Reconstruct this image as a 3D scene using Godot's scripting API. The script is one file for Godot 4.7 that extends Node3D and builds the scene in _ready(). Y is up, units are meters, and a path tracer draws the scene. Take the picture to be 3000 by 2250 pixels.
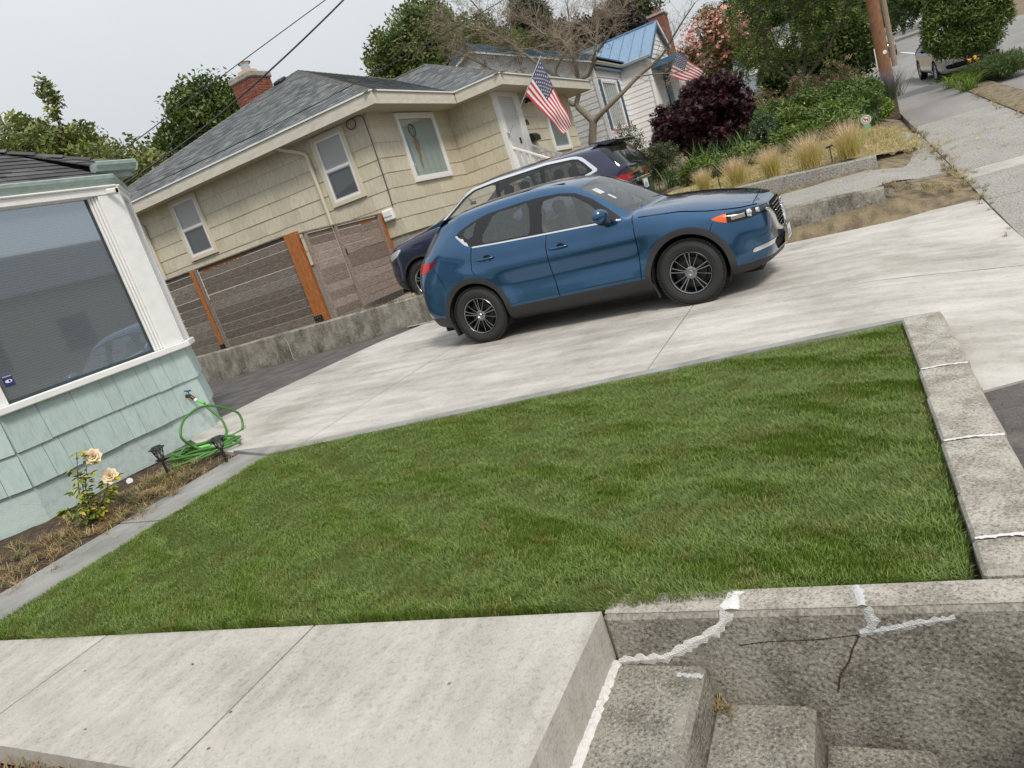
extends Node3D
# A sloping corner lot on an overcast day: driveway with a blue car, lawn, neighbouring houses, uphill street.
var rng := RandomNumberGenerator.new()
var M := {}
var taken := {}

class MB:
	var v := PackedVector3Array()
	var n := PackedVector3Array()
	var c := PackedColorArray()
	var uv := PackedVector2Array()
	var col := Color(1, 1, 1)
	func tri(a: Vector3, b: Vector3, d: Vector3) -> void:
		var q := (d - a).cross(b - a)
		if q.length_squared() < 1e-16:
			return
		q = q.normalized()
		v.append(a); v.append(b); v.append(d)
		n.append(q); n.append(q); n.append(q)
		c.append(col); c.append(col); c.append(col)
	func trin(a: Vector3, b: Vector3, d: Vector3, na: Vector3, nb: Vector3, nd: Vector3) -> void:
		var q := (d - a).cross(b - a)
		if q.length_squared() < 1e-18:
			return
		if q.dot(na + nb + nd) < 0.0:
			v.append(a); v.append(d); v.append(b)
			n.append(na); n.append(nd); n.append(nb)
		else:
			v.append(a); v.append(b); v.append(d)
			n.append(na); n.append(nb); n.append(nd)
		c.append(col); c.append(col); c.append(col)
	func quad(a: Vector3, b: Vector3, d: Vector3, e: Vector3) -> void:
		tri(a, b, d); tri(a, d, e)
	func quadn(a: Vector3, b: Vector3, d: Vector3, e: Vector3, na: Vector3, nb: Vector3, nd: Vector3, ne: Vector3) -> void:
		trin(a, b, d, na, nb, nd); trin(a, d, e, na, nd, ne)
	# a quad whose normal points to the side of `out`
	func face(a: Vector3, b: Vector3, d: Vector3, e: Vector3, out: Vector3) -> void:
		if (d - a).cross(b - a).dot(out) < 0.0:
			quad(a, e, d, b)
		else:
			quad(a, b, d, e)
	func box(o: Vector3, s: Vector3, bs := Basis(), ch := 0.0) -> void:
		var h := s * 0.5
		var k: float = minf(ch, minf(h.x, minf(h.y, h.z)) * 0.9)
		if k <= 0.0:
			for ax in 3:
				for sg in [-1.0, 1.0]:
					var u := Vector3.ZERO; var w := Vector3.ZERO; var t := Vector3.ZERO
					u[ax] = h[ax] * sg; w[(ax + 1) % 3] = h[(ax + 1) % 3]; t[(ax + 2) % 3] = h[(ax + 2) % 3]
					face(o + bs * (u - w - t), o + bs * (u + w - t), o + bs * (u + w + t), o + bs * (u - w + t), bs * u)
			return
		for ax in 3:
			var b1 := (ax + 1) % 3
			var b2 := (ax + 2) % 3
			for sg in [-1.0, 1.0]:
				var u := Vector3.ZERO; var w := Vector3.ZERO; var t := Vector3.ZERO
				u[ax] = h[ax] * sg; w[b1] = h[b1] - k; t[b2] = h[b2] - k
				face(o + bs * (u - w - t), o + bs * (u + w - t), o + bs * (u + w + t), o + bs * (u - w + t), bs * u)
				for s2 in [-1.0, 1.0]: # edge between ax and b1
					var p := Vector3.ZERO; var q := Vector3.ZERO
					p[ax] = h[ax] * sg; p[b1] = (h[b1] - k) * s2
					q[ax] = (h[ax] - k) * sg; q[b1] = h[b1] * s2
					face(o + bs * (p - t), o + bs * (p + t), o + bs * (q + t), o + bs * (q - t), bs * (p + q))
		for i in 8:
			var g := Vector3(1 if i & 1 else -1, 1 if i & 2 else -1, 1 if i & 4 else -1)
			var a := o + bs * (g * Vector3(h.x, h.y - k, h.z - k))
			var b := o + bs * (g * Vector3(h.x - k, h.y, h.z - k))
			var d := o + bs * (g * Vector3(h.x - k, h.y - k, h.z))
			if (d - a).cross(b - a).dot(bs * g) < 0.0: tri(a, d, b)
			else: tri(a, b, d)
	func tube(pts: Array, radii, sides := 8, caps := true) -> void:
		var m := pts.size()
		var rings := []
		var nr := []
		var side := Vector3.ZERO
		for i in m:
			var p: Vector3 = pts[i]
			var d: Vector3 = (pts[mini(i + 1, m - 1)] - pts[maxi(i - 1, 0)])
			if d.length() < 1e-7: d = Vector3.UP
			d = d.normalized()
			if side == Vector3.ZERO:
				side = d.cross(Vector3.UP if absf(d.y) < 0.9 else Vector3.RIGHT).normalized()
			side = (side - d * side.dot(d)).normalized()
			var up := d.cross(side)
			var r: float = radii[i] if radii is Array else radii
			var ring := PackedVector3Array()
			var nn := PackedVector3Array()
			for k in sides:
				var a := TAU * k / sides
				var q := side * cos(a) + up * sin(a)
				ring.append(p + q * r); nn.append(q)
			rings.append(ring); nr.append(nn)
		for i in m - 1:
			for k in sides:
				var k2 := (k + 1) % sides
				quadn(rings[i][k], rings[i][k2], rings[i + 1][k2], rings[i + 1][k], nr[i][k], nr[i][k2], nr[i + 1][k2], nr[i + 1][k])
		if caps:
			for e in [0, m - 1]:
				var out: Vector3 = (pts[0] - pts[1]) if e == 0 else (pts[m - 1] - pts[m - 2])
				for k in range(1, sides - 1):
					var a: Vector3 = rings[e][0]; var b: Vector3 = rings[e][k]; var d: Vector3 = rings[e][k + 1]
					if (d - a).cross(b - a).dot(out) < 0.0: tri(a, d, b)
					else: tri(a, b, d)
	# profile: array of Vector2(radius, height) turned about the axis bs.y through o
	func lathe(prof: Array, sides := 16, o := Vector3.ZERO, bs := Basis(), smooth := true) -> void:
		for i in prof.size() - 1:
			var p: Vector2 = prof[i]; var q: Vector2 = prof[i + 1]
			var d := q - p
			if d.length() < 1e-7: continue
			var nn := Vector2(d.y, -d.x).normalized()
			for k in sides:
				var a := TAU * k / sides
				var b := TAU * (k + 1) / sides
				var ca := bs * Vector3(cos(a), 0, sin(a)); var cb := bs * Vector3(cos(b), 0, sin(b))
				var y := bs * Vector3.UP
				var na := ca * nn.x + y * nn.y; var nb := cb * nn.x + y * nn.y
				if smooth:
					quadn(o + ca * p.x + y * p.y, o + cb * p.x + y * p.y, o + cb * q.x + y * q.y, o + ca * q.x + y * q.y, na, nb, nb, na)
				else:
					face(o + ca * p.x + y * p.y, o + cb * p.x + y * p.y, o + cb * q.x + y * q.y, o + ca * q.x + y * q.y, na + nb)
	# polygon (in the x,y plane of t) extruded from z = 0 to z = depth
	func prism(poly: PackedVector2Array, depth: float, t: Transform3D) -> void:
		var idx := Geometry2D.triangulate_polygon(poly)
		var zz: Vector3 = t.basis.z * depth
		for i in range(0, idx.size(), 3):
			var a: Vector3 = t * Vector3(poly[idx[i]].x, poly[idx[i]].y, 0)
			var b: Vector3 = t * Vector3(poly[idx[i + 1]].x, poly[idx[i + 1]].y, 0)
			var d: Vector3 = t * Vector3(poly[idx[i + 2]].x, poly[idx[i + 2]].y, 0)
			if (d - a).cross(b - a).dot(zz) > 0.0:
				tri(a, d, b); tri(a + zz, b + zz, d + zz)
			else:
				tri(a, b, d); tri(a + zz, d + zz, b + zz)
		var cw := Geometry2D.is_polygon_clockwise(poly)
		for i in poly.size():
			var p := poly[i]; var q := poly[(i + 1) % poly.size()]
			var e := q - p
			var out2 := Vector2(e.y, -e.x) * (-1.0 if cw else 1.0)
			var a: Vector3 = t * Vector3(p.x, p.y, 0); var b: Vector3 = t * Vector3(q.x, q.y, 0)
			face(a, b, b + zz, a + zz, t.basis * Vector3(out2.x, out2.y, 0))
	func mesh() -> ArrayMesh:
		var arr := []
		arr.resize(Mesh.ARRAY_MAX)
		arr[Mesh.ARRAY_VERTEX] = v; arr[Mesh.ARRAY_NORMAL] = n; arr[Mesh.ARRAY_COLOR] = c
		if uv.size() == v.size(): arr[Mesh.ARRAY_TEX_UV] = uv
		var m := ArrayMesh.new()
		if v.size() == 0: return m
		m.add_surface_from_arrays(Mesh.PRIMITIVE_TRIANGLES, arr)
		var st := SurfaceTool.new()
		st.create_from(m, 0)
		st.index()
		return st.commit()

func numbered(called: String) -> String:
	var k: int = taken.get(called, 0)
	taken[called] = k + 1
	return called if k == 0 else "%s_%03d" % [called, k]

func tag(o: Node3D, label := "", category := "", group := "", kind := "") -> Node3D:
	if label: o.set_meta("label", label)
	if category: o.set_meta("category", category)
	if group: o.set_meta("group", group)
	if kind: o.set_meta("kind", kind)
	return o

func thing(called: String, at: Vector3, label := "", category := "", group := "") -> Node3D:
	var o := Node3D.new()
	o.name = numbered(called)
	add_child(o)
	o.position = at
	return tag(o, label, category, group)

# commits a mesh given in world coordinates under parent
func put(mb: MB, called: String, m: Material, parent: Node3D = null) -> MeshInstance3D:
	return putm(mb.mesh(), called, m, parent, true)

func putm(ms: Mesh, called: String, m: Material, parent: Node3D = null, world := false, xf := Transform3D()) -> MeshInstance3D:
	var o := MeshInstance3D.new()
	o.mesh = ms
	o.material_override = m
	if parent == null:
		o.name = numbered(called)
		add_child(o)
		o.transform = xf
	else:
		o.name = called
		parent.add_child(o, true)
		o.transform = parent.global_transform.affine_inverse() * xf if world else xf
	return o

func copies(ms: Mesh, called: String, m: Material, where: Array, cols: Array, parent: Node3D = null) -> MultiMeshInstance3D:
	var mm := MultiMesh.new()
	mm.transform_format = MultiMesh.TRANSFORM_3D
	mm.use_colors = true
	mm.mesh = ms
	mm.instance_count = where.size()
	for i in where.size():
		mm.set_instance_transform(i, where[i])
		mm.set_instance_color(i, cols[i])
	var o := MultiMeshInstance3D.new()
	o.multimesh = mm
	o.material_override = m
	if parent == null:
		o.name = numbered(called)
		add_child(o)
	else:
		o.name = called
		parent.add_child(o, true)
		o.transform = parent.global_transform.affine_inverse()
	return o

# ---------- materials ----------
func srgb(r: float, g: float, b: float) -> Color:
	return Color(r, g, b).linear_to_srgb()

func flat(r: float, g: float, b: float, rough := 0.8, metal := 0.0, spec := 0.5) -> StandardMaterial3D:
	var m := StandardMaterial3D.new()
	m.albedo_color = srgb(r, g, b)
	m.roughness = rough
	m.metallic = metal
	m.metallic_specular = spec
	return m

func tinted(rough := 0.8, back := 0.0) -> StandardMaterial3D:
	var m := flat(1, 1, 1, rough)
	m.vertex_color_use_as_albedo = true
	if back > 0.0:
		m.backlight_enabled = true
		m.backlight = Color(back, back, back).linear_to_srgb()
	return m

# stops: flat list of offset, linear r, g, b
func ramp(stops: Array) -> Gradient:
	var g := Gradient.new()
	var off := PackedFloat32Array(); var cc := PackedColorArray()
	for i in range(0, stops.size(), 4):
		off.append(stops[i]); cc.append(srgb(stops[i + 1], stops[i + 2], stops[i + 3]))
	g.offsets = off; g.colors = cc
	return g

func ntex(sd: int, freq: float, stops: Array, oct := 5, size := 512, kind := FastNoiseLite.TYPE_SIMPLEX_SMOOTH, warp := 0.0) -> NoiseTexture2D:
	var f := FastNoiseLite.new()
	f.seed = sd; f.frequency = freq; f.noise_type = kind
	f.fractal_octaves = oct; f.fractal_gain = 0.55
	if kind == FastNoiseLite.TYPE_CELLULAR: f.cellular_return_type = FastNoiseLite.RETURN_CELL_VALUE
	if warp > 0.0:
		f.domain_warp_enabled = true; f.domain_warp_amplitude = warp; f.domain_warp_frequency = freq
	var t := NoiseTexture2D.new()
	t.width = size; t.height = size; t.seamless = true; t.generate_mipmaps = false
	t.noise = f; t.color_ramp = ramp(stops)
	return t

# a rough surface: coarse colours, fine grain multiplied over them, relief
func rough(base: Texture2D, scale: Vector3, fine: Texture2D = null, fscale := Vector3.ONE, relief: Texture2D = null, deep := 0.3, ro := 0.9, world := true) -> StandardMaterial3D:
	var m := flat(1, 1, 1, ro)
	m.albedo_texture = base
	m.uv1_triplanar = true; m.uv1_world_triplanar = world; m.uv1_scale = scale; m.uv1_triplanar_sharpness = 4.0
	if fine:
		m.detail_enabled = true; m.detail_albedo = fine; m.detail_blend_mode = BaseMaterial3D.BLEND_MODE_MUL
		m.detail_uv_layer = BaseMaterial3D.DETAIL_UV_2
		m.uv2_triplanar = true; m.uv2_world_triplanar = world; m.uv2_scale = fscale; m.uv2_triplanar_sharpness = 4.0
	if relief:
		m.heightmap_enabled = true; m.heightmap_texture = relief; m.heightmap_scale = deep
	return m

func tint_of(m: StandardMaterial3D, r: float, g: float, b: float) -> StandardMaterial3D:
	var k: StandardMaterial3D = m.duplicate()
	k.albedo_color = srgb(r, g, b)
	return k

func P(a: Array) -> PackedVector2Array:
	var p := PackedVector2Array()
	for i in range(0, a.size(), 2): p.append(Vector2(a[i], a[i + 1]))
	return p

# ---------- terrain ----------
func drive_y(x: float) -> float:
	if x > -7.4: return -0.038 - 0.0405 * x
	return 0.262 - 0.035 * (1.0 - exp(-( -7.4 - x) / 1.2)) * 1.0
func street_y(z: float) -> float:
	var d := -z
	if d < 78.0: return -0.05 + 0.082 * (d - 10.76)
	return 5.46 + 14.0 * (1.0 - exp(-(d - 78.0) * 0.082 / 14.0))
func lot_y(x: float, z: float) -> float: # own lot: driveway, lawn, walks
	if x < 0.2: return drive_y(x)
	var t := clampf((x - 0.2) / 1.2, 0, 1)
	return lerpf(drive_y(x), lerpf(street_y(z), -0.095, 0.75 * clampf((z + 10.0) / 4.0, 0, 1)), t)
func nb_y(x: float, z: float) -> float: # neighbour's drive and garden
	var base := 0.40 - 0.02 * x
	if z < -13.4: base = 0.66 - 0.01 * x + 0.088 * (-z - 13.4)
	elif z < -11.0: base += 0.02 * (-z - 11.0)
	if x > 0.3:
		var t := clampf((x - 0.3) / 1.1, 0, 1)
		return lerpf(base if z > -13.4 else 0.66 + 0.088 * (-z - 13.4), street_y(z), t)
	return base
func ground_y(x: float, z: float) -> float:
	if x >= 1.4: return street_y(z)
	if x > -1.15 and z > -2.35: return street_y(z)
	var w := clampf((-z - 10.62) / 0.3, 0, 1)
	return lerpf(lot_y(x, z), nb_y(x, z), w)

# a sheet over polygon poly (x, z), following h(x, z), with a skirt
func sheet(mb: MB, poly: PackedVector2Array, cell: float, h: Callable, skirt := 0.0) -> void:
	var lo := poly[0]; var hi := poly[0]
	for p in poly:
		lo = lo.min(p); hi = hi.max(p)
	var nx := maxi(1, ceili((hi.x - lo.x) / cell)); var nz := maxi(1, ceili((hi.y - lo.y) / cell))
	var st := Vector2((hi.x - lo.x) / nx, (hi.y - lo.y) / nz)
	for i in nx:
		for j in nz:
			var a := lo + Vector2(i * st.x, j * st.y)
			for q in Geometry2D.intersect_polygons(PackedVector2Array([a, a + Vector2(st.x, 0), a + st, a + Vector2(0, st.y)]), poly):
				var idx := Geometry2D.triangulate_polygon(q)
				for k in range(0, idx.size(), 3):
					var t := []
					for e in 3:
						var p: Vector2 = q[idx[k + e]]
						t.append(Vector3(p.x, h.call(p.x, p.y), p.y))
					if (t[2] - t[0]).cross(t[1] - t[0]).y < 0: mb.tri(t[0], t[2], t[1])
					else: mb.tri(t[0], t[1], t[2])
	if skirt > 0.0:
		var cw := Geometry2D.is_polygon_clockwise(poly)
		for i in poly.size():
			var p := poly[i]; var q := poly[(i + 1) % poly.size()]
			var m := maxi(1, ceili(p.distance_to(q) / (cell * 2)))
			for k in m:
				var s := p.lerp(q, float(k) / m); var t := p.lerp(q, float(k + 1) / m)
				var a := Vector3(s.x, h.call(s.x, s.y), s.y); var b := Vector3(t.x, h.call(t.x, t.y), t.y)
				var e := q - p
				var o := Vector3(e.y, 0, -e.x) * (-1.0 if cw else 1.0)
				mb.face(a, b, b - Vector3(0, skirt, 0), a - Vector3(0, skirt, 0), o)

func setup() -> void:
	var cam := Camera3D.new()
	cam.name = "camera"
	add_child(cam)
	cam.fov = 56.607
	cam.near = 0.05
	cam.far = 2000.0
	cam.transform = Transform3D(Basis(Vector3(0.868733, -0.30622, -0.38927), Vector3(0.175247, 0.925166, -0.336685), Vector3(0.463239, 0.224271, 0.857387)), Vector3(0, 1.6, 0))
	cam.current = true
	var we := WorldEnvironment.new()
	we.name = "world_environment"
	var e := Environment.new()
	e.background_mode = Environment.BG_SKY
	var sm := ProceduralSkyMaterial.new()
	# standard overcast sky: brightest overhead, about a third of that at the horizon
	sm.sky_top_color = srgb(0.76, 0.80, 0.83)
	sm.sky_horizon_color = srgb(0.335, 0.355, 0.37)
	sm.sky_curve = 0.75
	sm.sky_energy_multiplier = 1.0
	sm.ground_bottom_color = Color(0.35, 0.34, 0.32)
	sm.ground_horizon_color = Color(0.5, 0.5, 0.5)
	sm.sun_angle_max = 1.0
	var clouds := NoiseTexture2D.new()
	var fn := FastNoiseLite.new()
	fn.seed = 5; fn.frequency = 0.006; fn.fractal_octaves = 4
	clouds.noise = fn; clouds.width = 1024; clouds.height = 512; clouds.seamless = true
	clouds.color_ramp = ramp([0.0, 0.0, 0.0, 0.0, 1.0, 0.05, 0.05, 0.05])
	sm.sky_cover = clouds
	var sky := Sky.new()
	sky.sky_material = sm
	e.sky = sky
	e.tonemap_mode = Environment.TONE_MAPPER_LINEAR
	e.tonemap_exposure = 1.6
	e.sdfgi_enabled = true; e.ssao_enabled = true; e.ssil_enabled = true
	we.environment = e
	add_child(we)
	var sun := DirectionalLight3D.new()
	sun.name = "sun"
	sun.light_energy = 0.5
	sun.light_color = Color(1.0, 0.965, 0.92)
	sun.light_angular_distance = 14.0
	sun.shadow_enabled = true
	add_child(sun)
	sun.look_at_from_position(Vector3(6, 9.5, 5.5), Vector3.ZERO)

# weathered concrete: broad patches with outlines, streaks, grain, pits and pale grit, hairline cracks
func cast(sd: int, size: int, dark: Vector3, light: Vector3, o: Dictionary) -> ImageTexture:
	var lay := []
	for q in [[0, o.get("patch", 0.004), 4], [1, o.get("streak", 0.006), 5], [2, 0.03, 4], [3, 0.22, 2], [4, 0.09, 2], [5, 0.005, 5]]:
		var f := FastNoiseLite.new()
		f.seed = sd + q[0]; f.frequency = q[1]; f.fractal_octaves = q[2]; f.fractal_gain = 0.55
		if q[0] == 0: f.domain_warp_enabled = true; f.domain_warp_amplitude = 40.0; f.domain_warp_frequency = 0.01
		lay.append(f.get_seamless_image(size, size).get_data())
	var a: PackedByteArray = lay[0]; var b: PackedByteArray = lay[1]; var c: PackedByteArray = lay[2]; var d: PackedByteArray = lay[3]; var e: PackedByteArray = lay[4]; var h: PackedByteArray = lay[5]
	var lut := PackedByteArray(); lut.resize(1025)
	for i in 1025: lut[i] = int(round(Color(i / 1024.0, 0, 0).linear_to_srgb().r * 255))
	var out := PackedByteArray(); out.resize(size * size * 3)
	var sx: int = o.get("sx", 1); var sy: int = o.get("sy", 1)
	var wa: float = o.get("a", 0.5); var wb: float = o.get("b", 0.4); var wc: float = o.get("c", 0.35); var wd: float = o.get("d", 0.35); var edge: float = o.get("edge", 0.12); var pit: float = o.get("pit", 0.3); var grit: float = o.get("grit", 0.0); var crack: float = o.get("crack", 0.0)
	var mid: float = o.get("mid", 0.55)
	for y in size:
		for x in size:
			var i := y * size + x
			var n := a[i] / 255.0 - 0.5
			var t := mid + wa * n + wb * (b[((y * sy) % size) * size + (x * sx) % size] / 255.0 - 0.5) + wc * (c[i] / 255.0 - 0.5) + wd * (d[i] / 255.0 - 0.5)
			if n > 0.04: t += edge
			elif n < -0.14: t -= edge
			if e[i] > 172: t -= pit
			elif e[i] < 72: t += grit
			if crack > 0.0 and absi(h[i] - 128) < 1: t -= crack
			t = clampf(t, 0, 1)
			out[i * 3] = lut[int(lerpf(dark.x, light.x, t) * 1024)]
			out[i * 3 + 1] = lut[int(lerpf(dark.y, light.y, t) * 1024)]
			out[i * 3 + 2] = lut[int(lerpf(dark.z, light.z, t) * 1024)]
	return ImageTexture.create_from_image(Image.create_from_data(size, size, false, Image.FORMAT_RGB8, out))

func make_materials() -> void:
	var grain := ntex(11, 0.09, [0.0, 0.72, 0.72, 0.72, 0.5, 0.95, 0.95, 0.95, 1.0, 1, 1, 1], 3)
	var speck := ntex(12, 0.07, [0.0, 0.34, 0.33, 0.31, 0.12, 0.55, 0.54, 0.52, 0.3, 0.78, 0.77, 0.76, 0.6, 0.93, 0.92, 0.91, 0.85, 1, 1, 1, 1.0, 1, 1, 1], 2, 1024, FastNoiseLite.TYPE_CELLULAR)
	var bumps := ntex(13, 0.12, [0.0, 0, 0, 0, 1.0, 1, 1, 1], 4)
	M.grain = grain; M.speck = speck; M.bumps = bumps
	# new concrete of the driveway: wash streaks along its length
	M.drive = rough(cast(200, 1024, Vector3(0.27, 0.245, 0.21), Vector3(0.585, 0.565, 0.53), {"a": 0.45, "b": 0.55, "c": 0.22, "d": 0.14, "edge": 0.07, "pit": 0.12, "sx": 1, "sy": 5, "mid": 0.60, "patch": 0.005}), Vector3(0.125, 0.125, 0.125), grain, Vector3(1.6, 1.4, 3.0), bumps, 0.12, 0.85)
	M.walk = rough(cast(210, 1024, Vector3(0.27, 0.25, 0.21), Vector3(0.56, 0.535, 0.49), {"a": 0.30, "b": 0.40, "c": 0.22, "d": 0.22, "edge": 0.03, "pit": 0.22, "sx": 5, "sy": 1, "mid": 0.60, "crack": 0.0}), Vector3(0.3, 0.3, 0.3), grain, Vector3(3.0, 1.6, 1.0), bumps, 0.15, 0.85)
	M.walkwet = rough(ntex(23, 0.01, [0.0, 0.20, 0.2, 0.19, 0.5, 0.29, 0.285, 0.27, 1.0, 0.36, 0.355, 0.34], 5, 512), Vector3(0.5, 0.4, 0.3), grain, Vector3(1.6, 1.4, 1.2), bumps, 0.1, 0.6)
	# old cast concrete with lichen and exposed aggregate
	M.old = rough(cast(220, 1024, Vector3(0.085, 0.075, 0.058), Vector3(0.37, 0.35, 0.305), {"a": 0.35, "b": 0.25, "c": 0.30, "d": 0.55, "edge": 0.06, "pit": 0.40, "grit": 0.40, "mid": 0.48, "patch": 0.006, "crack": 0.3}), Vector3(0.55, 0.55, 0.55), null, Vector3.ONE, bumps, 0.5, 0.95)
	M.oldcap = rough(cast(230, 1024, Vector3(0.15, 0.132, 0.105), Vector3(0.46, 0.435, 0.385), {"a": 0.45, "b": 0.25, "c": 0.35, "d": 0.50, "edge": 0.08, "pit": 0.42, "grit": 0.30, "mid": 0.56, "patch": 0.007, "crack": 0.3}), Vector3(0.6, 0.6, 0.6), null, Vector3.ONE, bumps, 0.5, 0.95)
	M.retain = rough(cast(240, 1024, Vector3(0.065, 0.06, 0.045), Vector3(0.40, 0.375, 0.325), {"a": 0.55, "b": 0.40, "c": 0.25, "d": 0.35, "edge": 0.07, "pit": 0.2, "grit": 0.2, "sx": 4, "sy": 1, "mid": 0.46, "patch": 0.006}), Vector3(0.3, 0.3, 0.3), null, Vector3.ONE, bumps, 0.4, 0.95)
	M.aggregate = rough(cast(250, 1024, Vector3(0.13, 0.125, 0.11), Vector3(0.42, 0.405, 0.375), {"a": 0.18, "b": 0.10, "c": 0.15, "d": 0.55, "edge": 0.02, "pit": 0.45, "grit": 0.45, "mid": 0.56}), Vector3(0.28, 0.28, 0.28), null, Vector3.ONE, bumps, 0.4, 0.95)
	M.asphalt = rough(ntex(28, 0.012, [0.0, 0.07, 0.066, 0.063, 0.5, 0.115, 0.107, 0.103, 1.0, 0.18, 0.168, 0.16], 5), Vector3(0.22, 0.22, 0.4), speck, Vector3(1.6, 1.6, 1.6), bumps, 0.4, 0.95)
	M.road = rough(ntex(29, 0.012, [0.0, 0.21, 0.2, 0.19, 0.5, 0.265, 0.255, 0.245, 1.0, 0.31, 0.3, 0.29], 5), Vector3(0.1, 0.1, 0.03), grain, Vector3(0.8, 0.8, 0.4), bumps, 0.2, 0.95)
	M.soil = rough(ntex(30, 0.03, [0.0, 0.03, 0.02, 0.013, 0.5, 0.075, 0.05, 0.032, 1.0, 0.16, 0.115, 0.075], 6), Vector3(0.7, 0.7, 0.7), speck, Vector3(2, 2, 2), bumps, 1.5, 1.0)
	M.dry = rough(ntex(31, 0.02, [0.0, 0.10, 0.08, 0.055, 0.4, 0.19, 0.15, 0.10, 0.7, 0.29, 0.235, 0.15, 1.0, 0.24, 0.215, 0.12], 6), Vector3(0.4, 0.4, 0.4), speck, Vector3(2, 2, 2), bumps, 1.5, 1.0)
	M.straw = rough(ntex(36, 0.03, [0.0, 0.20, 0.16, 0.085, 0.5, 0.36, 0.29, 0.15, 1.0, 0.46, 0.385, 0.20], 6), Vector3(0.6, 0.6, 0.6), speck, Vector3(2, 2, 2), bumps, 1.5, 1.0)
	M.sod = rough(ntex(32, 0.02, [0.0, 0.02, 0.03, 0.008, 1.0, 0.06, 0.085, 0.02], 5), Vector3(0.6, 0.6, 0.6), null, Vector3.ONE, bumps, 1.0, 1.0)
	M.white = flat(0.76, 0.76, 0.745, 0.5)
	M.whitewood = rough(ntex(33, 0.02, [0.0, 0.74, 0.74, 0.73, 0.5, 0.80, 0.80, 0.79, 1.0, 0.84, 0.84, 0.83], 4), Vector3(0.5, 0.5, 0.5), null, Vector3.ONE, null, 0, 0.55)
	M.black = flat(0.012, 0.012, 0.013, 0.5)
	M.patch = rough(ntex(34, 0.03, [0.0, 0.6, 0.59, 0.57, 1.0, 0.74, 0.73, 0.71], 4), Vector3(2, 2, 2), null, Vector3.ONE, bumps, 0.4, 0.9)
	M.patchgrey = rough(ntex(35, 0.03, [0.0, 0.42, 0.43, 0.43, 1.0, 0.55, 0.56, 0.56], 4), Vector3(2, 2, 2), null, Vector3.ONE, bumps, 0.4, 0.9)
	M.darkframe = flat(0.03, 0.045, 0.05, 0.5)
	M.slat = flat(0.13, 0.18, 0.21, 0.5)
	M.sticker = flat(0.02, 0.03, 0.16, 0.4)
	M.film = flat(0.50, 0.56, 0.62, 0.03, 0.72)
	M.film.transparency = BaseMaterial3D.TRANSPARENCY_ALPHA
	M.film.albedo_color.a = 0.0

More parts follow.
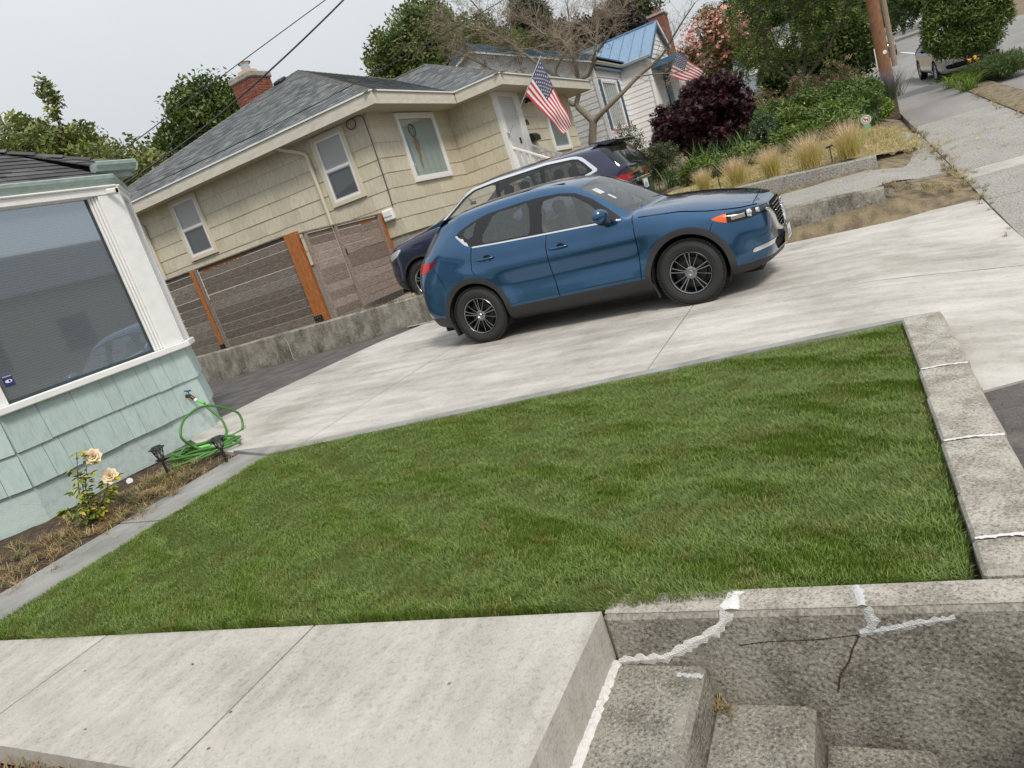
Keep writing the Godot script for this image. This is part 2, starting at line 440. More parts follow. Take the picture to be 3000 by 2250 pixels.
func grounds() -> void:
	# the ground sheet that everything lies on, out to the horizon
	var xs := [-600.0, -200, -80, -45, -30, -24, -18, -14, -11, -9, -7, -5, -3, -1.5, -1.22, -1.14, -0.5, 0.2, 0.5, 0.8, 1.1, 1.4, 2.9, 4, 6, 9, 12, 20, 40, 80, 200, 600]
	var zs := [60.0, 20, 8, 3, 0, -2.3, -2.42, -4.5, -6.5, -8.5, -10.55, -10.7, -11.0, -13.3, -13.5, -16, -19, -22, -25, -28, -32, -36, -42, -50, -60, -70, -78, -90, -105, -130, -170, -250, -400, -900]
	var g := MB.new()
	for i in xs.size() - 1:
		for j in zs.size() - 1:
			var q := []
			for k in [[0, 0], [1, 0], [1, 1], [0, 1]]:
				var x: float = xs[i + k[0]]; var z: float = zs[j + k[1]]
				q.append(Vector3(x, ground_y(clampf(x, -30, 30), z) - 0.13, z))
			g.face(q[0], q[1], q[2], q[3], Vector3.UP)
	tag(put(g, "ground", M.dry), "", "", "", "structure")
	# driveway: six cast slabs with open joints
	var dr := Node3D.new(); dr.name = "driveway"; add_child(dr); tag(dr, "", "", "", "structure")
	var h := func(x, z): return lot_y(x, z)
	var ed := func(x): return -4.78 - (x + 5.2) * 0.205 # edge towards the lawn
	var gap := 0.006
	var slabs := [
		P([-7.8, -6.4, -7.35, -5.55, -6.6, -5.1, -5.9, -4.86, -5.0 - gap, ed.call(-5.0), -5.0 - gap, -7.35 + gap, -7.75, -7.35 + gap]),
		P([-5.0 + gap, ed.call(-5.0), -1.75 - gap, ed.call(-1.75), -1.75 - gap, -7.35 + gap, -5.0 + gap, -7.35 + gap]),
		P([-1.75 + gap, ed.call(-1.75), 0.36, ed.call(0.36), 0.42, -4.3, 1.38, -5.0, 1.38, -7.35 + gap, -1.75 + gap, -7.35 + gap]),
		P([-7.7, -7.35 - gap, -5.0 - gap, -7.35 - gap, -5.0 - gap, -10.64, -6.9, -10.54, -7.3, -9.6]),
		P([-5.0 + gap, -7.35 - gap, -1.75 - gap, -7.35 - gap, -1.75 - gap, -10.81, -5.0 + gap, -10.64]),
		P([-1.75 + gap, -7.35 - gap, 1.38, -7.35 - gap, 1.38, -10.72, 0.36, -10.92, -1.75 + gap, -10.81])]
	for s in slabs:
		var mb := MB.new()
		sheet(mb, s, 0.5, h, 0.12)
		put(mb, "slab", M.drive, dr)
	var bed := MB.new()
	sheet(bed, P([-7.8, -5.0, 1.38, -6.4, 1.38, -10.8, -7.8, -10.4]), 0.6, func(x, z): return lot_y(x, z) - 0.03)
	put(bed, "joint_bed", M.asphalt, dr)
	# asphalt at the back of the driveway and beside the sidewalk
	var ap := MB.new()
	sheet(ap, P([-30, -9.4, -30, -7.6, -9.0, -6.2, -7.9, -5.9, -7.4, -5.5, -7.3, -5.6, -7.8, -6.4, -7.75, -7.35, -7.3, -9.6, -6.9, -10.54]), 0.7, func(x, z): return lot_y(x, z) - 0.012, 0.1)
	tag(put(ap, "asphalt_lane", M.asphalt), "", "", "", "structure")
	var ap2 := MB.new()
	sheet(ap2, P([0.42, -4.29, 1.38, -4.98, 1.38, 2, 0.42, 2]), 0.4, func(x, z): return lot_y(x, z) - 0.01, 0.1)
	tag(put(ap2, "asphalt_verge", M.asphalt), "", "", "", "structure")
	# low concrete border between lawn and driveway
	var kb := MB.new()
	sheet(kb, P([-5.9, -4.85, -5.2, -4.62, 0.17, ed.call(0.17) + 0.11, 0.36, ed.call(0.36) + 0.11, 0.36, ed.call(0.36) + 0.005, -5.0, ed.call(-5.0) + 0.005]), 0.5, func(x, z): return lot_y(x, z) + 0.025, 0.12)
	tag(put(kb, "lawn_border", M.walkwet), "", "", "", "structure")
	# walk along the blue house and the front walk
	var wl := Node3D.new(); wl.name = "walkway"; add_child(wl); tag(wl, "", "", "", "structure")
	var hw := func(x, z): return drive_y(x)
	for s in [[-5.2, -5.78, -3.43, -4.62], [-5.2, -5.78, -2.13, -3.41], [-5.2, -5.78, 3.0, -2.11]]:
		var mb := MB.new()
		sheet(mb, P([s[0], s[2], s[0], s[3] , s[1], s[3] - (0.18 if s[3] < -4 else 0.0), s[1], s[2]]), 0.5, hw, 0.12)
		put(mb, "slab", M.walkwet, wl)
	var cuts := [-5.19, -3.99, -2.585, -1.17]
	for i in 3:
		var a: float = cuts[i] + 0.006; var b: float = cuts[i + 1] - (0.006 if i < 2 else 0.0)
		var za := -1.95 - (a + 4.9) * 0.088; var zb := -1.95 - (b + 4.9) * 0.088
		var mb := MB.new()
		sheet(mb, P([a, -1.28, b, -1.28 + (0.7 if i == 2 else 0.0), b, zb, a, za]) if i < 2 else P([a, -1.28, -1.9, -1.26, b, -1.0, b, zb, a, za]), 0.4, hw, 0.22 if i == 2 else 0.14)
		put(mb, "slab", M.walk, wl)
	# lawn soil
	var ls := MB.new()
	sheet(ls, LAWN, 0.5, func(x, z): return drive_y(x) - 0.015, 0.1)
	tag(put(ls, "lawn_soil", M.sod), "", "", "", "structure")
	var bs := MB.new()
	sheet(bs, P([-5.78, 3, -5.78, -4.75, -6.0, -4.95, -6.7, -5.2, -7.38, -5.65, -7.38, -3.7, -8.4, -2.7, -8.4, 3]), 0.25, func(x, z): return bed_y(x, z), 0.1)
	tag(put(bs, "flower_bed", M.soil), "", "", "", "structure")
	var vg := MB.new()
	sheet(vg, P([-5.19, -1.28, -1.2, -1.28, -1.2, 2.5, -5.19, 2.5]), 0.3, func(x, z): return drive_y(x) - 0.11 + 0.02 * sin(x * 7.0) * cos(z * 9.0), 0.1)
	tag(put(vg, "weedy_verge", M.soil), "", "", "", "structure")
	# street, sidewalk
	var rd := MB.new()
	sheet(rd, P([3.55, 40, 3.55, -26.3, 2.65, -26.6, 2.65, -200, 9.0, -200, 9.0, 40]), 4.0, func(x, z): return street_y(z) - 0.07)
	tag(put(rd, "road", M.road), "", "", "", "structure")
	var sw := Node3D.new(); sw.name = "sidewalk"; add_child(sw); tag(sw, "", "", "", "structure")
	var zz := 12.0
	var first := true
	for e in [5.0, 1.0, -2.0, -5.0, -8.2, -10.6, -12.05, -12.65, -15.6, -18.7, -21.8, -23.4, -26.5, -31, -36, -42, -50, -60, -75]:
		var mb := MB.new()
		var w := 2.9 if e > -26.6 else 2.6
		sheet(mb, P([1.4, zz - 0.008, w, zz - 0.008, w, e + 0.008, 1.4, e + 0.008]), 2.0, func(x, z): return street_y(z), 0.12)
		var pale: bool = absf(e + 12.65) < 0.1
		put(mb, "slab", M.drive if pale else (M.aggregate if e > -19 else M.road), sw)
		zz = e
	var ln := MB.new()
	sheet(ln, P([4.55, 40, 4.68, 40, 4.62, -24, 4.56, -32, 4.2, -44, 3.95, -52, 3.85, -52, 4.08, -44, 4.44, -32, 4.5, -24]), 3.0, func(x, z): return street_y(z) - 0.065)
	tag(put(ln, "edge_line", M.white), "", "", "", "structure")
	# planting strip between sidewalk and road
	var ps := MB.new()
	sheet(ps, P([2.91, 12, 3.5, 12, 3.5, -26.2, 2.91, -26.4]), 0.8, func(x, z): return street_y(z) + 0.02, 0.15)
	tag(put(ps, "planting_strip", M.dry), "", "", "", "structure")
	# neighbour's exposed aggregate driveway
	var nd := Node3D.new(); nd.name = "neighbour_driveway"; add_child(nd); tag(nd, "", "", "", "structure")
	for s in [P([-9.0, -10.75, -3.2, -10.9, -3.2, -13.25, -9.0, -13.25]), P([-3.19, -10.92, 0.28, -11.1, 1.38, -12.9, 1.38, -15.4, 0.4, -13.9, -0.6, -13.2, -3.19, -13.2]), P([0.42, -13.93, 1.38, -15.42, 1.38, -17.6, 0.45, -14.6])]:
		var mb := MB.new()
		sheet(mb, s, 0.6, func(x, z): return nb_y(x, maxf(z, -13.39)) if x < 0.42 else lerpf(nb_y(0.42, -13.39), street_y(z), clampf((x - 0.42) / 0.96, 0, 1)), 0.2)
		put(mb, "slab", M.aggregate, nd)

	var dl := MB.new()
	sheet(dl, P([-4.2, -13.66, 0.4, -13.66, 1.2, -15.6, 1.36, -17.7, 0.9, -18.2, -1.5, -17.4, -4.2, -15.8]), 0.5, func(x, z): return nb_y(x, z) - 0.02 if x < 0.42 else lerpf(nb_y(0.42, z), street_y(z), clampf((x - 0.42) / 0.96, 0, 1)) - 0.02)
	tag(put(dl, "dry_lawn", M.straw), "", "", "", "structure")
	var dp := MB.new()
	sheet(dp, P([0.37, -10.9, 1.39, -10.72, 1.39, -12.88, 0.28, -11.12]), 0.2, func(x, z): return lerpf(lot_y(x, -10.75) - 0.01, lerpf(nb_y(0.28, -11.2), street_y(z), clampf((x - 0.28) / 1.1, 0, 1)) - 0.005 + 0.012 * sin(x * 19.0) * sin(z * 23.0), clampf((-10.8 - z) / 0.8, 0, 1)), 0.1)
	tag(put(dp, "dirt_patch", M.dry), "", "", "", "structure")

var LAWN := P([-5.2, -1.93, -5.2, -4.62, -5.0, -4.72, 0.14, -5.7, 0.17, -5.6, 0.12, -2.45, -1.17, -2.3])
func bed_y(x: float, z: float) -> float:
	return drive_y(x) - 0.02 + 0.012 * sin(x * 13.0 + z * 5.0) + 0.012 * sin(z * 17.0) - 0.05 * clampf((-6.6 - x) * 1.0, 0, 1)

# ---------- car bodies: a net of stations (rear centre ... front centre) and rows (underside ... roof centre), smoothed ----------
class Soup:
	var p := PackedVector3Array()
	var n := PackedVector3Array()
	var w := PackedVector2Array() # station, row
	func add(a: Vector3, b: Vector3, d: Vector3, na: Vector3, nb: Vector3, nd: Vector3, wa: Vector2, wb: Vector2, wd: Vector2) -> void:
		p.append(a); p.append(b); p.append(d); n.append(na); n.append(nb); n.append(nd); w.append(wa); w.append(wb); w.append(wd)
	func size() -> int: return p.size() / 3
	func join(o: Soup) -> void:
		p.append_array(o.p); n.append_array(o.n); w.append_array(o.w)

func cr(a: Vector3, b: Vector3, d: Vector3, e: Vector3, t: float) -> Vector3:
	var k := 0.42
	var m1 := (d - a) * k; var m2 := (e - b) * k
	# keep tangents from overshooting short spans
	var l := (d - b).length() * 1.1
	if m1.length() > l: m1 = m1.normalized() * l
	if m2.length() > l: m2 = m2.normalized() * l
	var t2 := t * t; var t3 := t2 * t
	return b * (2 * t3 - 3 * t2 + 1) + m1 * (t3 - 2 * t2 + t) + d * (-2 * t3 + 3 * t2) + m2 * (t3 - t2)

# net[station] = [xs, ys, zs]; xs may be one number
func car_surface(net: Array, su: int, sv: int, shape: Callable) -> Soup:
	var ns := net.size(); var nr: int = net[0][1].size()
	var g := []
	for s in ns:
		var row := PackedVector3Array()
		for r in nr:
			var xx = net[s][0]
			row.append(Vector3(xx[r] if xx is Array else xx, net[s][1][r], net[s][2][r]))
		g.append(row)
	var cols := []
	for s in ns: # along each station
		var o := PackedVector3Array()
		for r in nr - 1:
			for k in sv:
				o.append(cr(g[s][maxi(r - 1, 0)], g[s][r], g[s][r + 1], g[s][mini(r + 2, nr - 1)], float(k) / sv))
		o.append(g[s][nr - 1])
		cols.append(o)
	var m: int = cols[0].size()
	var fine := []
	for s in ns - 1:
		for k in su:
			var o := PackedVector3Array()
			for j in m:
				o.append(shape.call(cr(cols[maxi(s - 1, 0)][j], cols[s][j], cols[s + 1][j], cols[mini(s + 2, ns - 1)][j], float(k) / su)))
			fine.append(o)
	var last := PackedVector3Array()
	for j in m: last.append(shape.call(cols[ns - 1][j]))
	fine.append(last)
	var nn := []
	var S := fine.size()
	for i in S:
		var o := PackedVector3Array()
		for j in m:
			var du: Vector3 = fine[mini(i + 1, S - 1)][j] - fine[maxi(i - 1, 0)][j]
			var dv: Vector3 = fine[i][mini(j + 1, m - 1)] - fine[i][maxi(j - 1, 0)]
			if j == m - 1: dv = Vector3(0, 0, -1) # the centre line: mirrored
			if i == 0 or i == S - 1: du = Vector3(0, 0, 1 if i == 0 else -1)
			var q := du.cross(dv)
			if q.length() < 1e-9: q = Vector3(0, 1, 0) if i > 0 and i < S - 1 else Vector3(-1 if i == 0 else 1, 0, 0)
			q = q.normalized()
			var pt: Vector3 = fine[i][j]
			if q.dot(pt - Vector3(clampf(pt.x, 0.3, 2.4), 0.75, 0)) < 0: q = -q
			o.append(q)
		nn.append(o)
	var out := Soup.new()
	for i in S - 1:
		for j in m - 1:
			var wa := Vector2(float(i) / su, float(j) / sv); var wb := Vector2(float(i + 1) / su, float(j) / sv)
			var wc := Vector2(float(i + 1) / su, float(j + 1) / sv); var wd := Vector2(float(i) / su, float(j + 1) / sv)
			out.add(fine[i][j], fine[i + 1][j], fine[i + 1][j + 1], nn[i][j], nn[i + 1][j], nn[i + 1][j + 1], wa, wb, wc)
			out.add(fine[i][j], fine[i + 1][j + 1], fine[i][j + 1], nn[i][j], nn[i + 1][j + 1], nn[i][j + 1], wa, wc, wd)
	return out

# cuts s along f = 0; returns the part where f > 0 and leaves the rest in s
func cut(s: Soup, f: Callable) -> Soup:
	var a := Soup.new(); var b := Soup.new()
	var vals := PackedFloat32Array()
	vals.resize(s.p.size())
	for i in s.p.size(): vals[i] = f.call(s.p[i], s.w[i])
	for t in s.size():
		var i := t * 3
		var np := 0
		for k in 3:
			if vals[i + k] > 0: np += 1
		if np == 3 or np == 0:
			var o := a if np == 3 else b
			o.add(s.p[i], s.p[i + 1], s.p[i + 2], s.n[i], s.n[i + 1], s.n[i + 2], s.w[i], s.w[i + 1], s.w[i + 2])
			continue
		var lone := 0
		for k in 3:
			if (vals[i + k] > 0) == (np == 1): lone = k
		var i0 := i + lone; var i1 := i + (lone + 1) % 3; var i2 := i + (lone + 2) % 3
		var t1 := vals[i0] / (vals[i0] - vals[i1]); var t2 := vals[i0] / (vals[i0] - vals[i2])
		var p1 := s.p[i0].lerp(s.p[i1], t1); var p2 := s.p[i0].lerp(s.p[i2], t2)
		var n1 := s.n[i0].lerp(s.n[i1], t1).normalized(); var n2 := s.n[i0].lerp(s.n[i2], t2).normalized()
		var w1 := s.w[i0].lerp(s.w[i1], t1); var w2 := s.w[i0].lerp(s.w[i2], t2)
		var x := a if np == 1 else b
		var y := b if np == 1 else a
		x.add(s.p[i0], p1, p2, s.n[i0], n1, n2, s.w[i0], w1, w2)
		y.add(p1, s.p[i1], s.p[i2], n1, s.n[i1], s.n[i2], w1, s.w[i1], s.w[i2])
		y.add(p1, s.p[i2], p2, n1, s.n[i2], n2, w1, s.w[i2], w2)
	s.p = b.p; s.n = b.n; s.w = b.w
	return a

# distance inside a polygon (positive) or outside (negative)
func inpoly(poly: PackedVector2Array, q: Vector2) -> float:
	var best := 1e9
	var ins := false
	var m := poly.size()
	var j := m - 1
	for i in m:
		var a := poly[i]; var b := poly[j]
		if (a.y > q.y) != (b.y > q.y) and q.x < (b.x - a.x) * (q.y - a.y) / (b.y - a.y) + a.x: ins = not ins
		var e := b - a
		var t := clampf((q - a).dot(e) / e.length_squared(), 0, 1)
		best = minf(best, (q - a - e * t).length_squared())
		j = i
	return sqrt(best) if ins else -sqrt(best)

func boxed(poly: PackedVector2Array, q: Vector2, lo: Vector2, hi: Vector2) -> float:
	if q.x < lo.x or q.y < lo.y or q.x > hi.x or q.y > hi.y:
		return -maxf(maxf(lo.x - q.x, q.x - hi.x), maxf(lo.y - q.y, q.y - hi.y)) - 0.03
	return inpoly(poly, q)

func cutpoly(s: Soup, poly: PackedVector2Array, ok: Callable) -> Soup:
	var lo := poly[0]; var hi := poly[0]
	for p in poly: lo = lo.min(p); hi = hi.max(p)
	lo -= Vector2(0.03, 0.03); hi += Vector2(0.03, 0.03)
	return cut(s, func(p, w): return boxed(poly, Vector2(p.x, p.y), lo, hi) if ok.call(p, w) else -0.5)

# cuts a narrow gap along a line; the line runs mainly in y (x as a function of y) or mainly in x
func cutline(s: Soup, line: PackedVector2Array, half: float, ok: Callable) -> Soup:
	var steep := absf(line[-1].y - line[0].y) > absf(line[-1].x - line[0].x)
	var pts := []
	for p in line: pts.append(p if steep else Vector2(p.y, p.x))
	if pts[0].y > pts[-1].y: pts.reverse()
	var off := func(p: Vector3) -> float:
		var u := p.y if steep else p.x
		var v := p.x if steep else p.y
		for i in pts.size() - 1:
			if u <= pts[i + 1].y or i == pts.size() - 2: return v - lerpf(pts[i].x, pts[i + 1].x, (u - pts[i].y) / (pts[i + 1].y - pts[i].y))
		return 1.0
	var lo: float = pts[0].y; var hi: float = pts[-1].y
	var near := cut(s, func(p, w):
		if not ok.call(p, w): return -0.02
		var u: float = p.y if steep else p.x
		return minf(0.09 - absf(off.call(p)), minf(u - lo, hi - u)))
	var strip := cut(near, func(p, w): return off.call(p) + half)
	var gap := cut(strip, func(p, w): return half - off.call(p))
	s.join(near); s.join(strip)
	return gap

# sides: 0 both halves, 1 near (+z), -1 far; off moves along the normal
func soup_mb(s: Soup, sides := 0, off := 0.0) -> MB:
	var mb := MB.new()
	for sg in [1.0, -1.0]:
		if sides != 0 and sg != sides: continue
		var k := Vector3(1, 1, sg)
		for t in s.size():
			var i := t * 3
			mb.trin((s.p[i] + s.n[i] * off) * k, (s.p[i + 1] + s.n[i + 1] * off) * k, (s.p[i + 2] + s.n[i + 2] * off) * k, s.n[i] * k, s.n[i + 1] * k, s.n[i + 2] * k)
	return mb

func cput(mb: MB, called: String, m: Material, parent: Node3D) -> MeshInstance3D:
	return putm(mb.mesh(), called, m, parent)

func smoothed(pts: Array, k := 4) -> Array:
	var o := []
	for i in pts.size() - 1:
		for j in k:
			o.append(cr(pts[maxi(i - 1, 0)], pts[i], pts[i + 1], pts[mini(i + 2, pts.size() - 1)], float(j) / k))
	o.append(pts[-1])
	return o

# a wheel turning about z, its outer face towards +z
func make_wheel(parent: Node3D, at: Vector3, face: float, R: float, rim: float, width: float, style: String, tm: Material, rm: Material, dm: Material) -> void:
	var wh := Node3D.new()
	wh.name = "wheel"
	parent.add_child(wh, true)
	wh.transform = Transform3D(Basis() if face > 0 else Basis(Vector3.UP, PI), at)
	var bs := Basis(Vector3(1, 0, 0), Vector3(0, 0, 1), Vector3(0, -1, 0)) # lathe axis to z
	var h := width / 2
	var t := MB.new()
	t.lathe([Vector2(rim - 0.012, h - 0.045), Vector2(rim + 0.006, h - 0.012), Vector2(rim + 0.03, h - 0.002), Vector2((R + rim) / 2, h + 0.004), Vector2(R - 0.035, h - 0.008), Vector2(R - 0.012, h - 0.026), Vector2(R, h - 0.05), Vector2(R, -h + 0.05), Vector2(R - 0.03, -h), Vector2(rim, -h), Vector2(rim - 0.01, -h + 0.04)], 44, Vector3.ZERO, bs)
	for k in 72: # tread lugs on the shoulder
		var a := TAU * k / 72
		var rad := Vector3(cos(a), sin(a), 0)
		t.box(rad * (R - 0.008) + Vector3(0, 0, h - 0.04), Vector3(0.02, TAU * R / 72 * 0.72, 0.05), Basis(rad, Vector3(-sin(a), cos(a), 0), Vector3(0, 0, 1)) * Basis(Vector3.UP, 0.5))
		t.box(rad * (R - 0.003) + Vector3(0, 0, h - 0.10), Vector3(0.012, TAU * R / 72 * 0.8, 0.04), Basis(rad, Vector3(-sin(a), cos(a), 0), Vector3(0, 0, 1)))
	cput(t, "tyre", tm, wh)
	var b := MB.new()
	b.lathe([Vector2(rim - 0.004, h - 0.006), Vector2(rim + 0.004, h - 0.016), Vector2(rim - 0.012, h - 0.022), Vector2(rim - 0.024, h - 0.06), Vector2(rim - 0.04, h - 0.13), Vector2(rim - 0.04, -h + 0.02)], 36, Vector3.ZERO, bs)
	var rimnode := cput(b, "rim", rm, wh)
	var dk := MB.new()
	dk.lathe([Vector2(rim - 0.03, h - 0.15), Vector2(0.0, h - 0.15)], 24, Vector3.ZERO, bs)
	dk.lathe([Vector2(rim - 0.07, h - 0.12), Vector2(rim - 0.075, h - 0.105), Vector2(0.08, h - 0.105)], 30, Vector3.ZERO, bs)
	cput(dk, "brake_disc", dm, wh)
	var sp := MB.new()
	var spokes := []
	if style == "fifteen":
		for k in 5:
			for d in [[-0.10, 0.021], [0.10, 0.021], [0.628, 0.013]]: spokes.append([TAU * k / 5 + PI / 2 + d[0] * 1.15, d[1]])
	else:
		for k in 5:
			for d in [-0.14, 0.14]: spokes.append([TAU * k / 5 + 0.3 + d, 0.036])
	for s in spokes:
		var a: float = s[0]
		var rad := Vector3(cos(a), sin(a), 0); var tan := Vector3(-sin(a), cos(a), 0); var zz := Vector3(0, 0, 1)
		var r0 := 0.05; var r1 := rim - 0.012; var w: float = s[1]
		var z0 := h - 0.03; var z1 := h - 0.012
		var q := []
		for e in [[r0, z0, w * 0.75], [lerpf(r0, r1, 0.55), h - 0.014, w * 0.72], [r1, z1, w]]:
			var o: Vector3 = rad * e[0] + zz * e[1]
			q.append([o + tan * e[2] * 0.5 - zz * 0.03, o + tan * e[2] * 0.32, o - tan * e[2] * 0.32, o - tan * e[2] * 0.5 - zz * 0.03])
		for i in 2:
			sp.face(q[i][0], q[i][1], q[i + 1][1], q[i + 1][0], tan + zz)
			sp.face(q[i][1], q[i][2], q[i + 1][2], q[i + 1][1], zz)
			sp.face(q[i][2], q[i][3], q[i + 1][3], q[i + 1][2], -tan + zz)
	sp.lathe([Vector2(0.07, h - 0.06), Vector2(0.066, h - 0.03), Vector2(0.05, h - 0.022), Vector2(0.034, h - 0.02), Vector2(0.034, h - 0.012), Vector2(0.0, h - 0.010)], 20, Vector3.ZERO, bs)
	cput(sp, "spokes", rm, rimnode)
	for k in 5:
		var a := TAU * k / 5 + PI / 2 + 0.628
		var lug := MB.new()
		lug.lathe([Vector2(0.011, 0.0), Vector2(0.011, 0.018), Vector2(0.0, 0.02)], 6, Vector3(cos(a) * 0.057, sin(a) * 0.057, h - 0.04), bs)
		cput(lug, "lug_nut", M.rimdark, rimnode)
	var em := MB.new() # ring emblem with wings on the cap
	em.lathe([Vector2(0.027, h - 0.009), Vector2(0.024, h - 0.006), Vector2(0.021, h - 0.009)], 20, Vector3.ZERO, bs)
	for sg in [-1.0, 1.0]:
		em.tri(Vector3(0, -0.008, h - 0.006), Vector3(sg * 0.019, 0.010, h - 0.006), Vector3(sg * 0.013, 0.0, h - 0.006))
	cput(em, "emblem", M.chrome, rimnode)

func car_materials() -> void:
	M.chrome = flat(0.72, 0.73, 0.74, 0.08, 1.0)
	M.tyre = rough(ntex(41, 0.05, [0.0, 0.016, 0.016, 0.017, 1.0, 0.03, 0.03, 0.031], 4), Vector3(4, 4, 4), null, Vector3.ONE, null, 0, 0.75, false)
	M.rimdark = flat(0.30, 0.305, 0.315, 0.25, 1.0)
	M.rimlight = flat(0.55, 0.56, 0.57, 0.22, 1.0)
	M.brake = flat(0.05, 0.048, 0.046, 0.5, 0.6)
	M.plastic = rough(ntex(42, 0.2, [0.0, 0.022, 0.023, 0.025, 1.0, 0.034, 0.035, 0.037], 3), Vector3(3, 3, 3), null, Vector3.ONE, null, 0, 0.55, false)
	M.gloss = flat(0.008, 0.008, 0.009, 0.08)
	M.well = flat(0.006, 0.006, 0.006, 0.9)
	M.seam = flat(0.004, 0.004, 0.005, 0.7)
	M.interior = flat(0.035, 0.035, 0.037, 0.8)
	M.seat = flat(0.045, 0.045, 0.048, 0.8)
	M.amber = flat(0.75, 0.12, 0.02, 0.15)
	M.redlens = flat(0.42, 0.012, 0.02, 0.12)
	M.darkred = flat(0.10, 0.006, 0.012, 0.12)
	M.lens = flat(0.62, 0.63, 0.65, 0.15, 0.5)
	M.glass = flat(0.46, 0.55, 0.54, 0.03, 0.11)  # pale grey-green base paints a milky sky reflection into the clear glass
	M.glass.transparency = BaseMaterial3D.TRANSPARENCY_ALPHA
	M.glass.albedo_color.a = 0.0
	M.dark_glass = flat(0.02, 0.024, 0.026, 0.03)
	M.dark_glass.transparency = BaseMaterial3D.TRANSPARENCY_ALPHA
	M.dark_glass.albedo_color.a = 0.72
	M.privacy = flat(0.36, 0.43, 0.43, 0.03, 0.13)  # same painted sky haze, a little darker, for the rear side glass
	M.privacy.transparency = BaseMaterial3D.TRANSPARENCY_ALPHA
	M.privacy.albedo_color.a = 0.0
	M.window = flat(0.03, 0.035, 0.04, 0.02)
	M.window.transparency = BaseMaterial3D.TRANSPARENCY_ALPHA
	M.window.albedo_color.a = 0.22
	M.window.metallic_specular = 0.9

func paint(r: float, g: float, b: float, metal := 0.55) -> StandardMaterial3D:
	var m := flat(r, g, b, 0.17, metal)
	m.clearcoat_enabled = true
	m.clearcoat = 1.0
	m.clearcoat_roughness = 0.03
	return m

func licence_plate(parent: Node3D, at: Vector3, face: Basis, seed_: int) -> void:
	var p := MB.new()
	p.box(at, Vector3(0.30, 0.15, 0.006), face, 0.002)
	var o := cput(p, "licence_plate", M.platewhite, parent)
	var f := MB.new()
	for s in [[0, 0.079, 0.318, 0.012], [0, -0.079, 0.318, 0.012], [0.156, 0, 0.01, 0.16], [-0.156, 0, 0.01, 0.16]]:
		f.box(at + face * Vector3(s[0], s[1], 0.001), Vector3(s[2], s[3], 0.012), face)
	cput(f, "plate_frame", M.chrome, o)
	var t := MB.new() # blue mountain print and a pinkish band, letters too small to read
	t.quad(at + face * Vector3(-0.13, -0.06, 0.0045), at + face * Vector3(0.13, -0.06, 0.0045), at + face * Vector3(0.07, 0.005, 0.0045), at + face * Vector3(-0.05, 0.02, 0.0045))
	cput(t, "plate_print", M.plateblue, o)

# seats, dashboard and floor seen through the glass; x0, x1: seat rows, d: dashboard
func cabin(parent: Node3D, rows_: Array, dash: float, hw: float, fy: float) -> void:
	var inn := Node3D.new()
	inn.name = "interior"
	parent.add_child(inn, true)
	var fl := MB.new()
	fl.box(Vector3((rows_[-1] + dash) / 2, fy, 0), Vector3(dash - rows_[-1] + 1.0, 0.04, hw * 2))
	cput(fl, "floor_pan", M.interior, inn)
	var da := MB.new()
	da.prism(P([dash - 0.15, fy, dash - 0.22, fy + 0.52, dash + 0.02, fy + 0.60, dash + 0.42, fy + 0.56, dash + 0.45, fy]), hw * 1.8, Transform3D(Basis(), Vector3(0, 0, -hw * 0.9)))
	cput(da, "dashboard", M.interior, inn)
	for x in rows_:
		for zz in [-hw * 0.48, hw * 0.48]:
			var s := MB.new()
			s.box(Vector3(x + 0.22, fy + 0.27, zz), Vector3(0.52, 0.16, 0.5), Basis(Vector3(0, 0, 1), 0.12), 0.05)
			s.box(Vector3(x - 0.10, fy + 0.60, zz), Vector3(0.15, 0.62, 0.48), Basis(Vector3(0, 0, 1), 0.28), 0.06)
			var so := cput(s, "seat", M.seat, inn)
			var hd := MB.new()
			hd.box(Vector3(x - 0.22, fy + 1.0, zz), Vector3(0.11, 0.19, 0.27), Basis(Vector3(0, 0, 1), 0.2), 0.045)
			hd.tube([Vector3(x - 0.20, fy + 0.8, zz - 0.06), Vector3(x - 0.22, fy + 0.96, zz - 0.06)], 0.008, 5)
			hd.tube([Vector3(x - 0.20, fy + 0.8, zz + 0.06), Vector3(x - 0.22, fy + 0.96, zz + 0.06)], 0.008, 5)
			cput(hd, "headrest", M.seat, so)
	var wz := -hw * 0.48
	var c := Vector3(dash - 0.32, fy + 0.55, wz)
	var bs := Basis(Vector3(0, 0, 1), -1.1 + PI)
	var ring := []
	for k in 19:
		var a := TAU * k / 18
		ring.append(c + Basis(Vector3(0, 0, 1), 0.4) * Vector3(0, cos(a) * 0.18, sin(a) * 0.18))
	var sw := MB.new()
	sw.tube(ring, 0.014, 6, false)
	sw.tube([c, c + Vector3(0.25, -0.1, 0)], 0.03, 6)
	sw.tube([c + Vector3(0, 0, -0.17), c + Vector3(0, 0, 0.17)], 0.018, 5)
	cput(sw, "steering_wheel", M.interior, inn)
	var rm := MB.new()
	rm.box(Vector3(dash - 0.15, fy + 1.0, 0), Vector3(0.03, 0.06, 0.22), Basis(), 0.015)
	rm.tube([Vector3(dash - 0.15, fy + 1.0, 0), Vector3(dash - 0.08, fy + 1.1, 0)], 0.01, 5)
	cput(rm, "rear_view_mirror", M.interior, inn)

